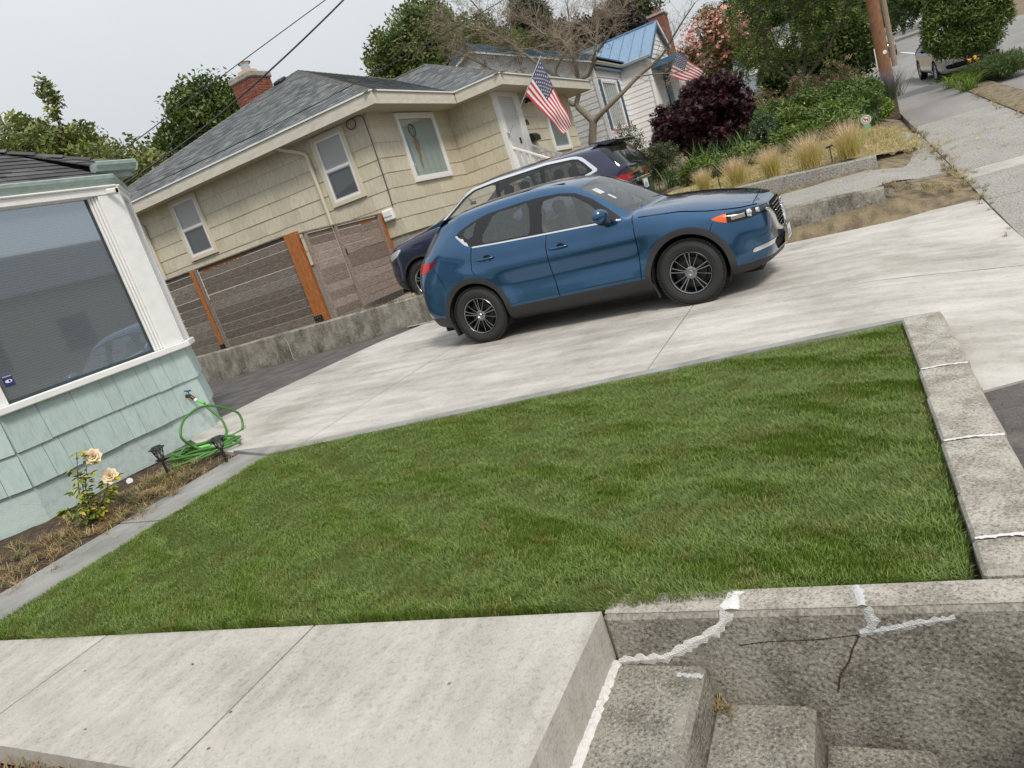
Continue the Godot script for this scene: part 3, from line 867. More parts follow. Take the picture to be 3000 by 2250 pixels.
func blue_car() -> void:
	var car := thing("parked_car", Vector3.ZERO, "blue compact SUV with black wheel arch trim parked on the concrete driveway", "car")
	var yaw := -0.03355698; var pit := -0.04052498
	var fw := Vector3(cos(pit) * cos(yaw), sin(pit), -cos(pit) * sin(yaw))
	var rt := Vector3(sin(yaw), 0, cos(yaw))
	car.transform = Transform3D(Basis(fw, rt.cross(fw), rt), Vector3(-4.3672, 0.1383, -8.7608))
	var LY := [0.20, 0.27, 0.40, 0.50, 0.65, 0.86, 0.98]
	var LZ := [0.70, 0.86, 0.918, 0.912, 0.888, 0.905, 0.880]
	var net := [
		[[-0.80, -0.86, -0.89, -0.91, -0.915, -0.90, -0.88, -0.82, -0.62, -0.50, -0.46, -0.44], [0.26, 0.30, 0.44, 0.54, 0.66, 0.84, 0.98, 1.14, 1.41, 1.53, 1.565, 1.575], [0, 0, 0, 0, 0, 0, 0, 0, 0, 0, 0, 0]],
		[[-0.78, -0.85, -0.88, -0.90, -0.90, -0.89, -0.86, -0.79, -0.575, -0.45, -0.42, -0.40], [0.25, 0.30, 0.44, 0.54, 0.66, 0.84, 0.98, 1.15, 1.42, 1.53, 1.57, 1.58], [0.45, 0.52, 0.56, 0.58, 0.60, 0.62, 0.63, 0.60, 0.52, 0.46, 0.25, 0]],
		[[-0.62, -0.71, -0.75, -0.77, -0.77, -0.75, -0.71, -0.63, -0.42, -0.36, -0.34, -0.33], [0.23, 0.29, 0.43, 0.53, 0.66, 0.85, 0.99, 1.18, 1.44, 1.555, 1.60, 1.61], [0.58, 0.72, 0.80, 0.815, 0.82, 0.825, 0.80, 0.735, 0.62, 0.53, 0.28, 0]],
		[[-0.40, -0.46, -0.49, -0.49, -0.49, -0.48, -0.46, -0.40, -0.20, -0.16, -0.15, -0.14], [0.21, 0.28, 0.42, 0.52, 0.65, 0.86, 1.0, 1.22, 1.47, 1.59, 1.635, 1.645], [0.66, 0.82, 0.885, 0.885, 0.875, 0.885, 0.86, 0.79, 0.665, 0.565, 0.29, 0]],
		[-0.05, [0.20, 0.27, 0.40, 0.50, 0.65, 0.87, 1.0, 1.235, 1.50, 1.615, 1.665, 1.675], [0.70, 0.86, 0.915, 0.908, 0.89, 0.905, 0.88, 0.81, 0.675, 0.57, 0.3, 0]],
		[0.45, LY + [1.19, 1.54, 1.645, 1.69, 1.70], LZ + [0.825, 0.66, 0.57, 0.3, 0]],
		[1.05, LY + [1.15, 1.555, 1.65, 1.695, 1.705], LZ + [0.835, 0.655, 0.565, 0.3, 0]],
		[1.38, LY + [1.13, 1.53, 1.61, 1.655, 1.665], LZ + [0.84, 0.655, 0.565, 0.3, 0]],
		[[1.62, 1.62, 1.62, 1.62, 1.62, 1.62, 1.62, 1.60, 1.52, 1.57, 1.63, 1.66], LY + [1.12, 1.495, 1.55, 1.59, 1.60], LZ + [0.842, 0.66, 0.57, 0.31, 0]],
		[[1.86, 1.86, 1.86, 1.86, 1.86, 1.86, 1.86, 1.85, 1.80, 1.86, 1.97, 2.02], LY + [1.108, 1.315, 1.355, 1.39, 1.40], LZ + [0.845, 0.715, 0.64, 0.35, 0]],
		[[2.14, 2.14, 2.14, 2.14, 2.14, 2.14, 2.14, 2.11, 2.10, 2.16, 2.32, 2.38], LY + [1.075, 1.105, 1.135, 1.16, 1.17], LZ + [0.850, 0.785, 0.71, 0.39, 0]],
		[[2.25, 2.25, 2.25, 2.25, 2.25, 2.25, 2.25, 2.22, 2.22, 2.27, 2.43, 2.48], [0.20, 0.27, 0.40, 0.50, 0.65, 0.86, 0.97, 1.062, 1.10, 1.125, 1.145, 1.15], [0.70, 0.86, 0.918, 0.912, 0.89, 0.906, 0.89, 0.855, 0.79, 0.70, 0.38, 0]],
		[[2.70, 2.70, 2.70, 2.70, 2.70, 2.70, 2.70, 2.70, 2.70, 2.72, 2.76, 2.78], [0.20, 0.27, 0.40, 0.50, 0.65, 0.84, 0.94, 1.015, 1.055, 1.085, 1.108, 1.115], [0.70, 0.86, 0.918, 0.915, 0.905, 0.912, 0.895, 0.84, 0.755, 0.63, 0.35, 0]],
		[[3.10, 3.10, 3.10, 3.10, 3.10, 3.10, 3.10, 3.10, 3.10, 3.10, 3.12, 3.13], [0.20, 0.26, 0.38, 0.50, 0.65, 0.79, 0.87, 0.935, 0.98, 1.01, 1.04, 1.048], [0.66, 0.83, 0.90, 0.90, 0.895, 0.89, 0.875, 0.815, 0.715, 0.59, 0.33, 0]],
		[[3.32, 3.36, 3.38, 3.38, 3.38, 3.38, 3.38, 3.37, 3.36, 3.35, 3.35, 3.36], [0.215, 0.25, 0.36, 0.49, 0.64, 0.775, 0.84, 0.895, 0.93, 0.955, 0.985, 0.993], [0.58, 0.70, 0.79, 0.805, 0.81, 0.79, 0.765, 0.705, 0.61, 0.49, 0.28, 0]],
		[[3.40, 3.48, 3.53, 3.54, 3.545, 3.54, 3.535, 3.515, 3.495, 3.48, 3.48, 3.485], [0.23, 0.265, 0.37, 0.49, 0.62, 0.76, 0.83, 0.875, 0.90, 0.92, 0.945, 0.952], [0.42, 0.52, 0.60, 0.62, 0.62, 0.585, 0.55, 0.51, 0.44, 0.36, 0.21, 0]],
		[[3.48, 3.56, 3.60, 3.61, 3.605, 3.60, 3.59, 3.575, 3.56, 3.55, 3.545, 3.54], [0.24, 0.275, 0.37, 0.49, 0.62, 0.76, 0.84, 0.885, 0.905, 0.917, 0.925, 0.93], [0, 0, 0, 0, 0, 0, 0, 0, 0, 0, 0, 0]]]
	var flare := func(p: Vector3) -> Vector3:
		if p.z < 0.5 or p.y > 1.0: return p
		for cx in [0.0, 2.70]:
			var d := Vector2(p.x - cx, p.y - 0.36).length()
			if d < 0.75: p.z += 0.022 * exp(-pow((d - 0.46) / 0.11, 2.0)) * clampf((p.y - 0.1) * 4, 0, 1)
		return p
	var s := car_surface(net, 7, 6, flare)
	var side := func(p, w): return p.z > 0.5
	var upper := func(p, w): return p.z > 0.5 and w.y > 6.6 and w.y < 9.2
	# openings
	for cx in [0.0, 2.70]:
		cut(s, func(p, w): return 0.425 - Vector2(p.x - cx, p.y - 0.36).length() if p.z > 0.45 else -0.1)
	var arch := Soup.new()
	for cx in [0.0, 2.70]:
		arch.join(cut(s, func(p, w): return 0.495 - Vector2(p.x - cx, p.y - 0.36).length() if p.z > 0.45 else -0.1))
	var top := func(p): return 0.40 if p.x > -0.5 and p.x < 3.0 else (0.43 if p.x < 0 else 0.33)
	var clad := cut(s, func(p, w): return top.call(p) - p.y)
	arch.join(clad)
	# greenhouse
	var gF := cutpoly(s, P([1.10, 1.165, 1.12, 1.505, 1.34, 1.512, 1.53, 1.462, 1.70, 1.335, 1.90, 1.135, 1.62, 1.13]), upper)
	var gR := cutpoly(s, P([0.28, 1.215, 0.29, 1.30, 0.47, 1.522, 0.95, 1.532, 0.95, 1.18]), upper)
	var gQ := cutpoly(s, P([-0.02, 1.405, 0.22, 1.485, 0.115, 1.265]), upper)
	var frame := cutpoly(s, P([2.08, 1.095, 1.94, 1.215, 1.74, 1.385, 1.55, 1.495, 1.36, 1.54, 1.07, 1.562, 0.80, 1.56, 0.36, 1.54, 0.12, 1.485, -0.13, 1.395, 0.02, 1.25, 0.12, 1.205, 1.05, 1.15, 1.64, 1.12]), upper)
	var wind := cut(s, func(p, w): return minf(minf(w.x - 8.08, 9.96 - w.x), w.y - 8.85) * 0.2)
	var rear := cut(s, func(p, w): return minf(minf(2.05 - w.x, w.y - 7.15), 9.1 - w.y) * 0.2)
	var rglass := cut(rear, func(p, w): return minf(minf(1.75 - w.x, w.y - 7.4), 8.8 - w.y) * 0.2)
	# lamps
	var tail := cutpoly(s, P([-1.0, 1.14, -0.66, 1.145, -0.39, 1.155, -0.50, 1.09, -0.62, 1.025, -1.0, 1.02]), func(p, w): return p.z > 0.42)
	var tailin := cut(tail, func(p, w): return -0.56 - p.x)
	var head := cutpoly(s, P([3.01, 0.872, 3.14, 0.888, 3.32, 0.878, 3.60, 0.862, 3.60, 0.80, 3.34, 0.778, 3.20, 0.785, 3.08, 0.83]), func(p, w): return p.z > 0.42 and w.y < 8.0)
	var amber := cut(head, func(p, w): return 3.17 - p.x)
	# grille, lower intake
	var gp := P([0.0, 0.885, 0.43, 0.86, 0.47, 0.80, 0.33, 0.55, 0.0, 0.53])
	var grille := cut(s, func(p, w): return inpoly(gp, Vector2(absf(p.z) + 0.0001, p.y)) if p.x > 3.40 and w.y < 7.6 else -0.1)
	var ip := P([0.0, 0.47, 0.36, 0.47, 0.52, 0.50, 0.56, 0.45, 0.40, 0.34, 0.0, 0.34])
	var intake := cut(s, func(p, w): return inpoly(ip, Vector2(absf(p.z) + 0.0001, p.y)) if p.x > 3.40 else -0.1)
	var fog := cutpoly(s, P([3.36, 0.425, 3.62, 0.455, 3.62, 0.50, 3.36, 0.465]), func(p, w): return p.z > 0.4)
	# seams
	var low := func(p, w): return p.z > 0.6
	var gaps := []
	for q in [[P([2.19, 1.10, 2.195, 0.80, 2.17, 0.40]), 0.005], [P([1.15, 1.15, 1.115, 1.0, 1.12, 0.72, 1.155, 0.40]), 0.005], [P([0.12, 1.205, 0.085, 1.06, 0.08, 0.93, 0.12, 0.87]), 0.005], [P([3.03, 0.83, 2.985, 0.74]), 0.004], [P([-0.50, 1.06, -0.42, 0.92, -0.36, 0.78]), 0.004], [P([2.26, 1.068, 2.7, 1.022, 3.0, 0.955, 3.3, 0.905, 3.5, 0.885]), 0.005]]:
		gaps.append(cutline(s, q[0], q[1], low))
	gaps.append(Soup.new())
	var fr0 := cut(s, func(p, w): return minf(w.y - 7.4, 0.1 - absf(p.x - 3.40 - 0.05 * (1 - p.z))))
	var fr1 := cut(fr0, func(p, w): return p.x - 3.40 - 0.05 * (1 - p.z) + 0.004)
	gaps[6] = cut(fr1, func(p, w): return 0.004 - (p.x - 3.40 - 0.05 * (1 - p.z)))
	s.join(fr0); s.join(fr1)
	# doors, split off the body
	var dF := cutpoly(s, P([2.19, 1.12, 2.195, 0.80, 2.17, 0.40, 1.155, 0.40, 1.12, 0.72, 1.115, 1.0, 1.14, 1.2]), func(p, w): return p.z > 0.6 and w.y < 7.9)
	var dR := cutpoly(s, P([1.15, 1.2, 1.115, 1.0, 1.12, 0.72, 1.155, 0.40, 0.3, 0.40, 0.35, 0.75, 0.14, 0.86, 0.08, 0.93, 0.085, 1.06, 0.12, 1.24]), func(p, w): return p.z > 0.6 and w.y < 7.9)
	var pm := paint(0.020, 0.085, 0.185, 0.78)
	M.platewhite = flat(0.7, 0.7, 0.7, 0.4); M.plateblue = flat(0.25, 0.35, 0.55, 0.4)
	cput(soup_mb(s), "body", pm, car)
	cput(soup_mb(arch), "cladding", M.plastic, car)
	for g in gaps:
		for sg in [1, -1]: cput(soup_mb(g, sg, -0.012), "panel_gap", M.seam, car)
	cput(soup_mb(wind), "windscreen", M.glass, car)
	cput(soup_mb(rear), "tailgate_trim", M.gloss, car)
	cput(soup_mb(rglass), "rear_window", M.dark_glass, car)
	cput(soup_mb(intake, 0, -0.03), "lower_intake", M.well, car)
	var gr := cput(soup_mb(grille, 0, -0.04), "grille", M.well, car)
	var kick1: Soup
	for sg in [1, -1]:
		var d := cput(soup_mb(dF, sg), "door", pm, car)
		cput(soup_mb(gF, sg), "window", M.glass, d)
		var d2 := cput(soup_mb(dR, sg), "door", pm, car)
		cput(soup_mb(gR, sg), "window", M.privacy, d2)
		cput(soup_mb(gQ, sg), "quarter_window", M.privacy, car)
		for h in [[d, 1.15, 1.39, 0.965, 0.884], [d2, 0.16, 0.41, 1.037, 0.872]]:
			var y: float = h[3]; var zb: float = h[4]
			var hm := MB.new()
			var pts := smoothed([Vector3(h[1], y, (zb - 0.004) * sg), Vector3(h[1] + 0.03, y, (zb + 0.028) * sg), Vector3((h[1] + h[2]) / 2, y - 0.002, (zb + 0.034) * sg), Vector3(h[2] - 0.03, y - 0.004, (zb + 0.028) * sg), Vector3(h[2], y - 0.005, (zb - 0.004) * sg)])
			hm.tube(pts, 0.013, 7)
			cput(hm, "handle", pm, h[0])
			var cup := MB.new()
			cup.lathe([Vector2(0.055, 0.0), Vector2(0.045, 0.003), Vector2(0.0, -0.006)], 16, Vector3((h[1] + h[2]) / 2 + 0.03, y - 0.012, (zb + 0.003) * sg), Basis(Vector3(1, 0, 0), Vector3(0, 0, sg), Vector3(0, -sg, 0)))
			cput(cup, "handle_cup", M.seam, h[0])
		cput(soup_mb(tail, sg), "tail_light", M.darkred, car)
		cput(soup_mb(tailin, sg, 0.004), "tail_light", M.redlens, car)
		var hl := cput(soup_mb(head, sg, -0.004), "headlight", M.gloss, car)
		cput(soup_mb(amber, sg), "turn_signal", M.amber, hl)
		var pj := MB.new()
		pj.lathe([Vector2(0.042, -0.03), Vector2(0.045, 0.0), Vector2(0.036, 0.012), Vector2(0.0, 0.02)], 18, Vector3(3.40, 0.832, 0.765 * sg), Basis(Vector3(0, 0, sg), Vector3(0.75, 0, 0.66 * sg), Vector3(0, 1, 0)).orthonormalized())
		pj.lathe([Vector2(0.030, -0.03), Vector2(0.032, 0.0), Vector2(0.0, 0.012)], 18, Vector3(3.475, 0.833, 0.675 * sg), Basis(Vector3(0, 0, sg), Vector3(0.8, 0, 0.6 * sg), Vector3(0, 1, 0)).orthonormalized())
		pj.box(Vector3(3.285, 0.828, 0.832 * sg), Vector3(0.15, 0.045, 0.012), Basis(Vector3(0, 1, 0), 0.42 * sg), 0.005)
		cput(pj, "reflector", M.chrome, hl)
		cput(soup_mb(fog, sg, 0.008), "fog_trim", M.chrome, car)
		# mirror
		var mi := MB.new()
		var mc := Vector3(1.855, 1.185, 0.985 * sg)
		var rings := []
		for k in 9:
			var a := PI * k / 8
			var ring := []
			for j in 12:
				var b := TAU * j / 12
				ring.append(mc + Vector3(-cos(a) * 0.11 * (1.0 if cos(a) < 0 else 0.62) + 0.02, sin(a) * sin(b) * 0.082 * (1.0 - 0.12 * cos(b)), sin(a) * cos(b) * 0.13 * sg))
			rings.append(ring)
		for k in 8:
			for j in 12:
				var q := [rings[k][j], rings[k][(j + 1) % 12], rings[k + 1][(j + 1) % 12], rings[k + 1][j]]
				mi.quadn(q[0], q[1], q[2], q[3], (q[0] - mc).normalized(), (q[1] - mc).normalized(), (q[2] - mc).normalized(), (q[3] - mc).normalized())
		var mo := cput(mi, "wing_mirror", pm, car)
		var ms := MB.new()
		ms.tube([Vector3(1.90, 1.10, 0.84 * sg), Vector3(1.89, 1.115, 0.93 * sg), Vector3(1.87, 1.135, 0.98 * sg)], [0.05, 0.04, 0.045], 8)
		cput(ms, "mirror_foot", M.plastic, mo)
		# bright strip under the windows, kicking up behind
		var bl := MB.new()
		var bpts := [Vector3(2.07, 1.093, 0.853), Vector3(1.64, 1.118, 0.85), Vector3(1.05, 1.148, 0.843), Vector3(0.5, 1.178, 0.832), Vector3(0.13, 1.203, 0.826)]
		for i in 4:
			var a: Vector3 = bpts[i] * Vector3(1, 1, sg); var b: Vector3 = bpts[i + 1] * Vector3(1, 1, sg)
			bl.face(a + Vector3(0, 0.009, -0.002 * sg), b + Vector3(0, 0.009, -0.002 * sg), b + Vector3(0, -0.009, 0.006 * sg), a + Vector3(0, -0.009, 0.006 * sg), Vector3(0, 0.3, sg))
		var kick: Soup = kick1 if sg == -1 else cutpoly(frame, P([0.13, 1.196, 0.09, 1.25, -0.03, 1.36, -0.135, 1.395, 0.0, 1.255]), func(p, w): return true)
		bl.v.append_array(soup_mb(kick, sg, 0.004).v)
		var km := soup_mb(kick, sg, 0.004)
		bl.n.append_array(km.n); bl.c.append_array(km.c)
		if sg == 1: kick1 = kick
		cput(bl, "window_trim", M.chrome, car)
		cput(soup_mb(frame, sg), "window_frame", M.gloss, car)
		# wheel housings and wheels
		for cx in [0.0, 2.70]:
			var wl := MB.new()
			var arc := []
			for k in 17: arc.append(PI * (-0.14 + 1.28 * k / 16.0))
			for k in 16:
				var a := Vector3(cx + cos(arc[k]) * 0.425, 0.36 + sin(arc[k]) * 0.425, 0); var b := Vector3(cx + cos(arc[k + 1]) * 0.425, 0.36 + sin(arc[k + 1]) * 0.425, 0)
				wl.quad(a + Vector3(0, 0, 0.9 * sg), b + Vector3(0, 0, 0.9 * sg), b + Vector3(0, 0, 0.55 * sg), a + Vector3(0, 0, 0.55 * sg))
				wl.tri(a + Vector3(0, 0, 0.55 * sg), b + Vector3(0, 0, 0.55 * sg), Vector3(cx, 0.36, 0.55 * sg))
			cput(wl, "wheel_housing", M.well, car)
			make_wheel(car, Vector3(cx, 0.36, 0.785 * sg), sg, 0.362, 0.232, 0.225, "fifteen", M.tyre, M.rimdark, M.brake)
			var fl := MB.new()
			fl.box(Vector3(cx - 0.405, 0.235, 0.83 * sg), Vector3(0.012, 0.17, 0.15), Basis(Vector3(0, 0, 1), 0.25), 0.004)
			cput(fl, "mud_flap", M.plastic, car)
		var rf := MB.new()
		rf.box(Vector3(-0.745, 0.42, 0.765 * sg), Vector3(0.16, 0.06, 0.012), Basis(Vector3(0, 1, 0), (-0.62 - 0.3) * sg), 0.004)
		cput(rf, "reflector", M.redlens, car)
		var rail := MB.new()
		rail.tube([Vector3(0.35, 1.655, 0.5 * sg), Vector3(0.9, 1.672, 0.5 * sg), Vector3(1.4, 1.632, 0.5 * sg)], 0.006, 5)
		cput(rail, "roof_strip", M.seam, car)
	# grille bars, chrome wing, emblem, plates
	var bars := MB.new()
	for k in 7:
		var y := 0.58 + k * 0.042
		bars.box(Vector3(3.575, y, 0), Vector3(0.02, 0.012, 0.7 + 0.04 * k))
	cput(bars, "grille_bars", M.gloss, gr)
	var wing := MB.new()
	for sg in [1.0, -1.0]:
		wing.tube(smoothed([Vector3(3.615, 0.535, 0), Vector3(3.605, 0.545, 0.2 * sg), Vector3(3.575, 0.60, 0.36 * sg), Vector3(3.56, 0.72, 0.45 * sg), Vector3(3.535, 0.80, 0.52 * sg), Vector3(3.49, 0.806, 0.62 * sg), Vector3(3.42, 0.80, 0.735 * sg)]), [0.02, 0.022, 0.024, 0.025, 0.026, 0.028, 0.03, 0.032, 0.034, 0.035, 0.036, 0.037, 0.037, 0.036, 0.034, 0.032, 0.028, 0.023, 0.018, 0.014, 0.012, 0.010, 0.008, 0.006, 0.004], 8)
	cput(wing, "grille_surround", M.chrome, gr)
	var em := MB.new()
	var ering := []
	for k in 21: ering.append(Vector3(3.625, 0.735 + sin(TAU * k / 20) * 0.065, cos(TAU * k / 20) * 0.08))
	em.tube(ering, 0.007, 6, false)
	for sg in [-1.0, 1.0]:
		em.tube([Vector3(3.628, 0.71, 0), Vector3(3.628, 0.735, 0.03 * sg), Vector3(3.628, 0.765, 0.07 * sg)], [0.007, 0.009, 0.005], 5)
	cput(em, "emblem", M.chrome, gr)
	licence_plate(car, Vector3(3.65, 0.47, 0), Basis(Vector3(0, 0, -1), Vector3(0, 1, 0), Vector3(1, 0, 0)), 1)
	# spoiler, wipers, underbody
	var spo := MB.new()
	spo.prism(P([-0.30, 1.606, -0.50, 1.578, -0.585, 1.552, -0.58, 1.538, -0.40, 1.545]), 1.12, Transform3D(Basis(), Vector3(0, 0, -0.56)))
	cput(spo, "spoiler", pm, car)
	var wp := MB.new()
	for q in [[0.55, -0.1], [-0.05, -0.62]]:
		var pts := []
		for k in 6:
			var t := k / 5.0
			var zz := lerpf(q[0], q[1], t)
			pts.append(Vector3(2.36 - zz * zz * 0.42 - 0.06 * sin(t * PI), 1.182 - 0.05 * absf(zz) + 0.03 * sin(t * PI), zz))
		wp.tube(pts, 0.009, 5)
	cput(wp, "wiper", M.black, car)
	var ub := MB.new()
	ub.box(Vector3(1.35, 0.24, 0), Vector3(4.1, 0.08, 1.3))
	cput(ub, "underbody", M.well, car)
	cabin(car, [1.12, 0.2], 1.95, 0.72, 0.36)
	var pp := MB.new() # papers hanging inside the windscreen
	pp.box(Vector3(1.70, 1.44, 0.30), Vector3(0.01, 0.12, 0.16), Basis(Vector3(0, 0, 1), 0.9), 0.003)
	pp.box(Vector3(1.85, 1.34, 0.30), Vector3(0.01, 0.11, 0.05), Basis(Vector3(0, 0, 1), 0.9), 0.003)
	cput(pp, "paper_tag", M.platewhite, car)

# ---------- house helpers ----------
# one wall side: o origin at floor level, d along (unit), n outwards; openings [a0, a1, y0, y1] in metres along and world y
func shakes(parent: Node3D, o: Vector3, d: Vector3, n: Vector3, length: float, ys: Array, openings: Array, mats: Array, wmin: float, wmax: float, called := "shake", thick := 0.016, gap := 0.004) -> void:
	for r in ys.size() - 1:
		var y0: float = ys[r]; var y1: float = ys[r + 1]
		var at := -rng.randf() * wmin * 0.5
		while at < length:
			var w := rng.randf_range(wmin, wmax)
			var b := minf(at + w, length); var a := maxf(at, 0.0)
			at += w
			if length - b < 0.07: b = length; at = length + 1
			if b - a < 0.03: continue
			var todo := [[a, b, y0, y1]]
			for op in openings:
				var nxt := []
				for q in todo:
					if q[1] <= op[0] or q[0] >= op[1] or q[3] <= op[2] or q[2] >= op[3]:
						nxt.append(q); continue
					if q[0] < op[0] - 0.01: nxt.append([q[0], op[0], q[2], q[3]])
					if q[1] > op[1] + 0.01: nxt.append([op[1], q[1], q[2], q[3]])
					var m0: float = maxf(q[0], op[0]); var m1: float = minf(q[1], op[1])
					if q[2] < op[2] - 0.02: nxt.append([m0, m1, q[2], op[2]])
					if q[3] > op[3] + 0.02: nxt.append([m0, m1, op[3], q[3]])
				todo = nxt
			for q in todo:
				if q[1] - q[0] < 0.015 or q[3] - q[2] < 0.015: continue
				var mb := MB.new()
				var th := thick * rng.randf_range(0.85, 1.2)
				var j := rng.randf_range(-0.004, 0.004) if q[2] == y0 else 0.0
				var g0: float = q[0] + gap / 2; var g1: float = q[1] - gap / 2
				var p := func(u, y, k): return o + d * u + Vector3.UP * (y - o.y) + n * k
				var yb: float = q[2] + j; var yt: float = q[3] + 0.004
				var A: Vector3 = p.call(g0, yb, th); var B: Vector3 = p.call(g1, yb, th); var C: Vector3 = p.call(g1, yt, 0.003); var D: Vector3 = p.call(g0, yt, 0.003)
				mb.face(A, B, C, D, n)
				mb.face(A, B, p.call(g1, yb, -0.004), p.call(g0, yb, -0.004), Vector3.DOWN)
				mb.face(A, D, p.call(g0, yt, -0.004), p.call(g0, yb, -0.004), -d)
				mb.face(B, C, p.call(g1, yt, -0.004), p.call(g1, yb, -0.004), d)
				put(mb, called, mats[rng.randi() % mats.size()], parent)

# stepped roof covering over polygon poly in the plane of t (x along the eave, y up the slope, z outwards)
func roof_courses(mb: MB, poly: PackedVector2Array, t: Transform3D, expo: float, tabs: Vector2, tones: Array, th := 0.010) -> void:
	var hi := 0.0; var lo := 1e9; var xa := 1e9; var xb := -1e9
	for p in poly: hi = maxf(hi, p.y); lo = minf(lo, p.y); xa = minf(xa, p.x); xb = maxf(xb, p.x)
	var v := lo
	while v < hi - 0.01:
		var v1 := minf(v + expo, hi)
		var x := xa - rng.randf() * tabs.x
		while x < xb:
			var w := rng.randf_range(tabs.x, tabs.y)
			mb.col = tones[rng.randi() % tones.size()]
			var k := rng.randf_range(0.85, 1.15)
			mb.col = Color(mb.col.r * k, mb.col.g * k, mb.col.b * k)
			for q in Geometry2D.intersect_polygons(P([x, v, x + w, v, x + w, v1, x, v1]), poly):
				var idx := Geometry2D.triangulate_polygon(q)
				for i in range(0, idx.size(), 3):
					var e := []
					for m in 3:
						var pt: Vector2 = q[idx[i + m]]
						e.append(t * Vector3(pt.x, pt.y, th * (1.0 - 0.85 * (pt.y - v) / expo)))
					if (e[2] - e[0]).cross(e[1] - e[0]).dot(t.basis.z) < 0: mb.tri(e[0], e[2], e[1])
					else: mb.tri(e[0], e[1], e[2])
				for i in q.size():
					var a: Vector2 = q[i]; var b: Vector2 = q[(i + 1) % q.size()]
					if absf(a.y - v) < 1e-4 and absf(b.y - v) < 1e-4:
						mb.face(t * Vector3(a.x, a.y, th), t * Vector3(b.x, b.y, th), t * Vector3(b.x, b.y, -0.004), t * Vector3(a.x, a.y, -0.004), -t.basis.y)
			x += w
		v = v1
	mb.col = Color(1, 1, 1)

# plane through eave start a, eave end b, and a point c up the slope
func roof_frame(a: Vector3, b: Vector3, c: Vector3) -> Transform3D:
	var x := (b - a).normalized()
	var y := (c - a) - x * (c - a).dot(x)
	y = y.normalized()
	var z := x.cross(y)
	if z.y < 0: z = -z
	return Transform3D(Basis(x, y, z), a)

func flatten(t: Transform3D, pts: Array) -> PackedVector2Array:
	var o := PackedVector2Array()
	var inv := t.affine_inverse()
	for p in pts:
		var q: Vector3 = inv * p
		o.append(Vector2(q.x, q.y))
	return o

func caps(mb: MB, a: Vector3, b: Vector3, up: Vector3, w: float, tones: Array, step := 0.16) -> void:
	var d := (b - a).normalized()
	var m := int((b - a).length() / step)
	var s := d.cross(up).normalized()
	var u := s.cross(d)
	for i in m:
		mb.col = tones[rng.randi() % tones.size()]
		var o := a + d * (i + 0.5) * step
		var l := step * 0.55
		var p0 := o - d * l + u * 0.026; var p1 := o + d * l + u * 0.012
		for sg in [-1.0, 1.0]:
			mb.face(p0, p1, p1 + s * sg * w - u * w * 0.42, p0 + s * sg * w - u * w * 0.42, u + s * sg * 0.4)
			mb.face(p0, p0 + s * sg * w - u * w * 0.42, p0 + s * sg * w - u * (w * 0.42 + 0.02), p0 - u * 0.02, -d)
	mb.col = Color(1, 1, 1)

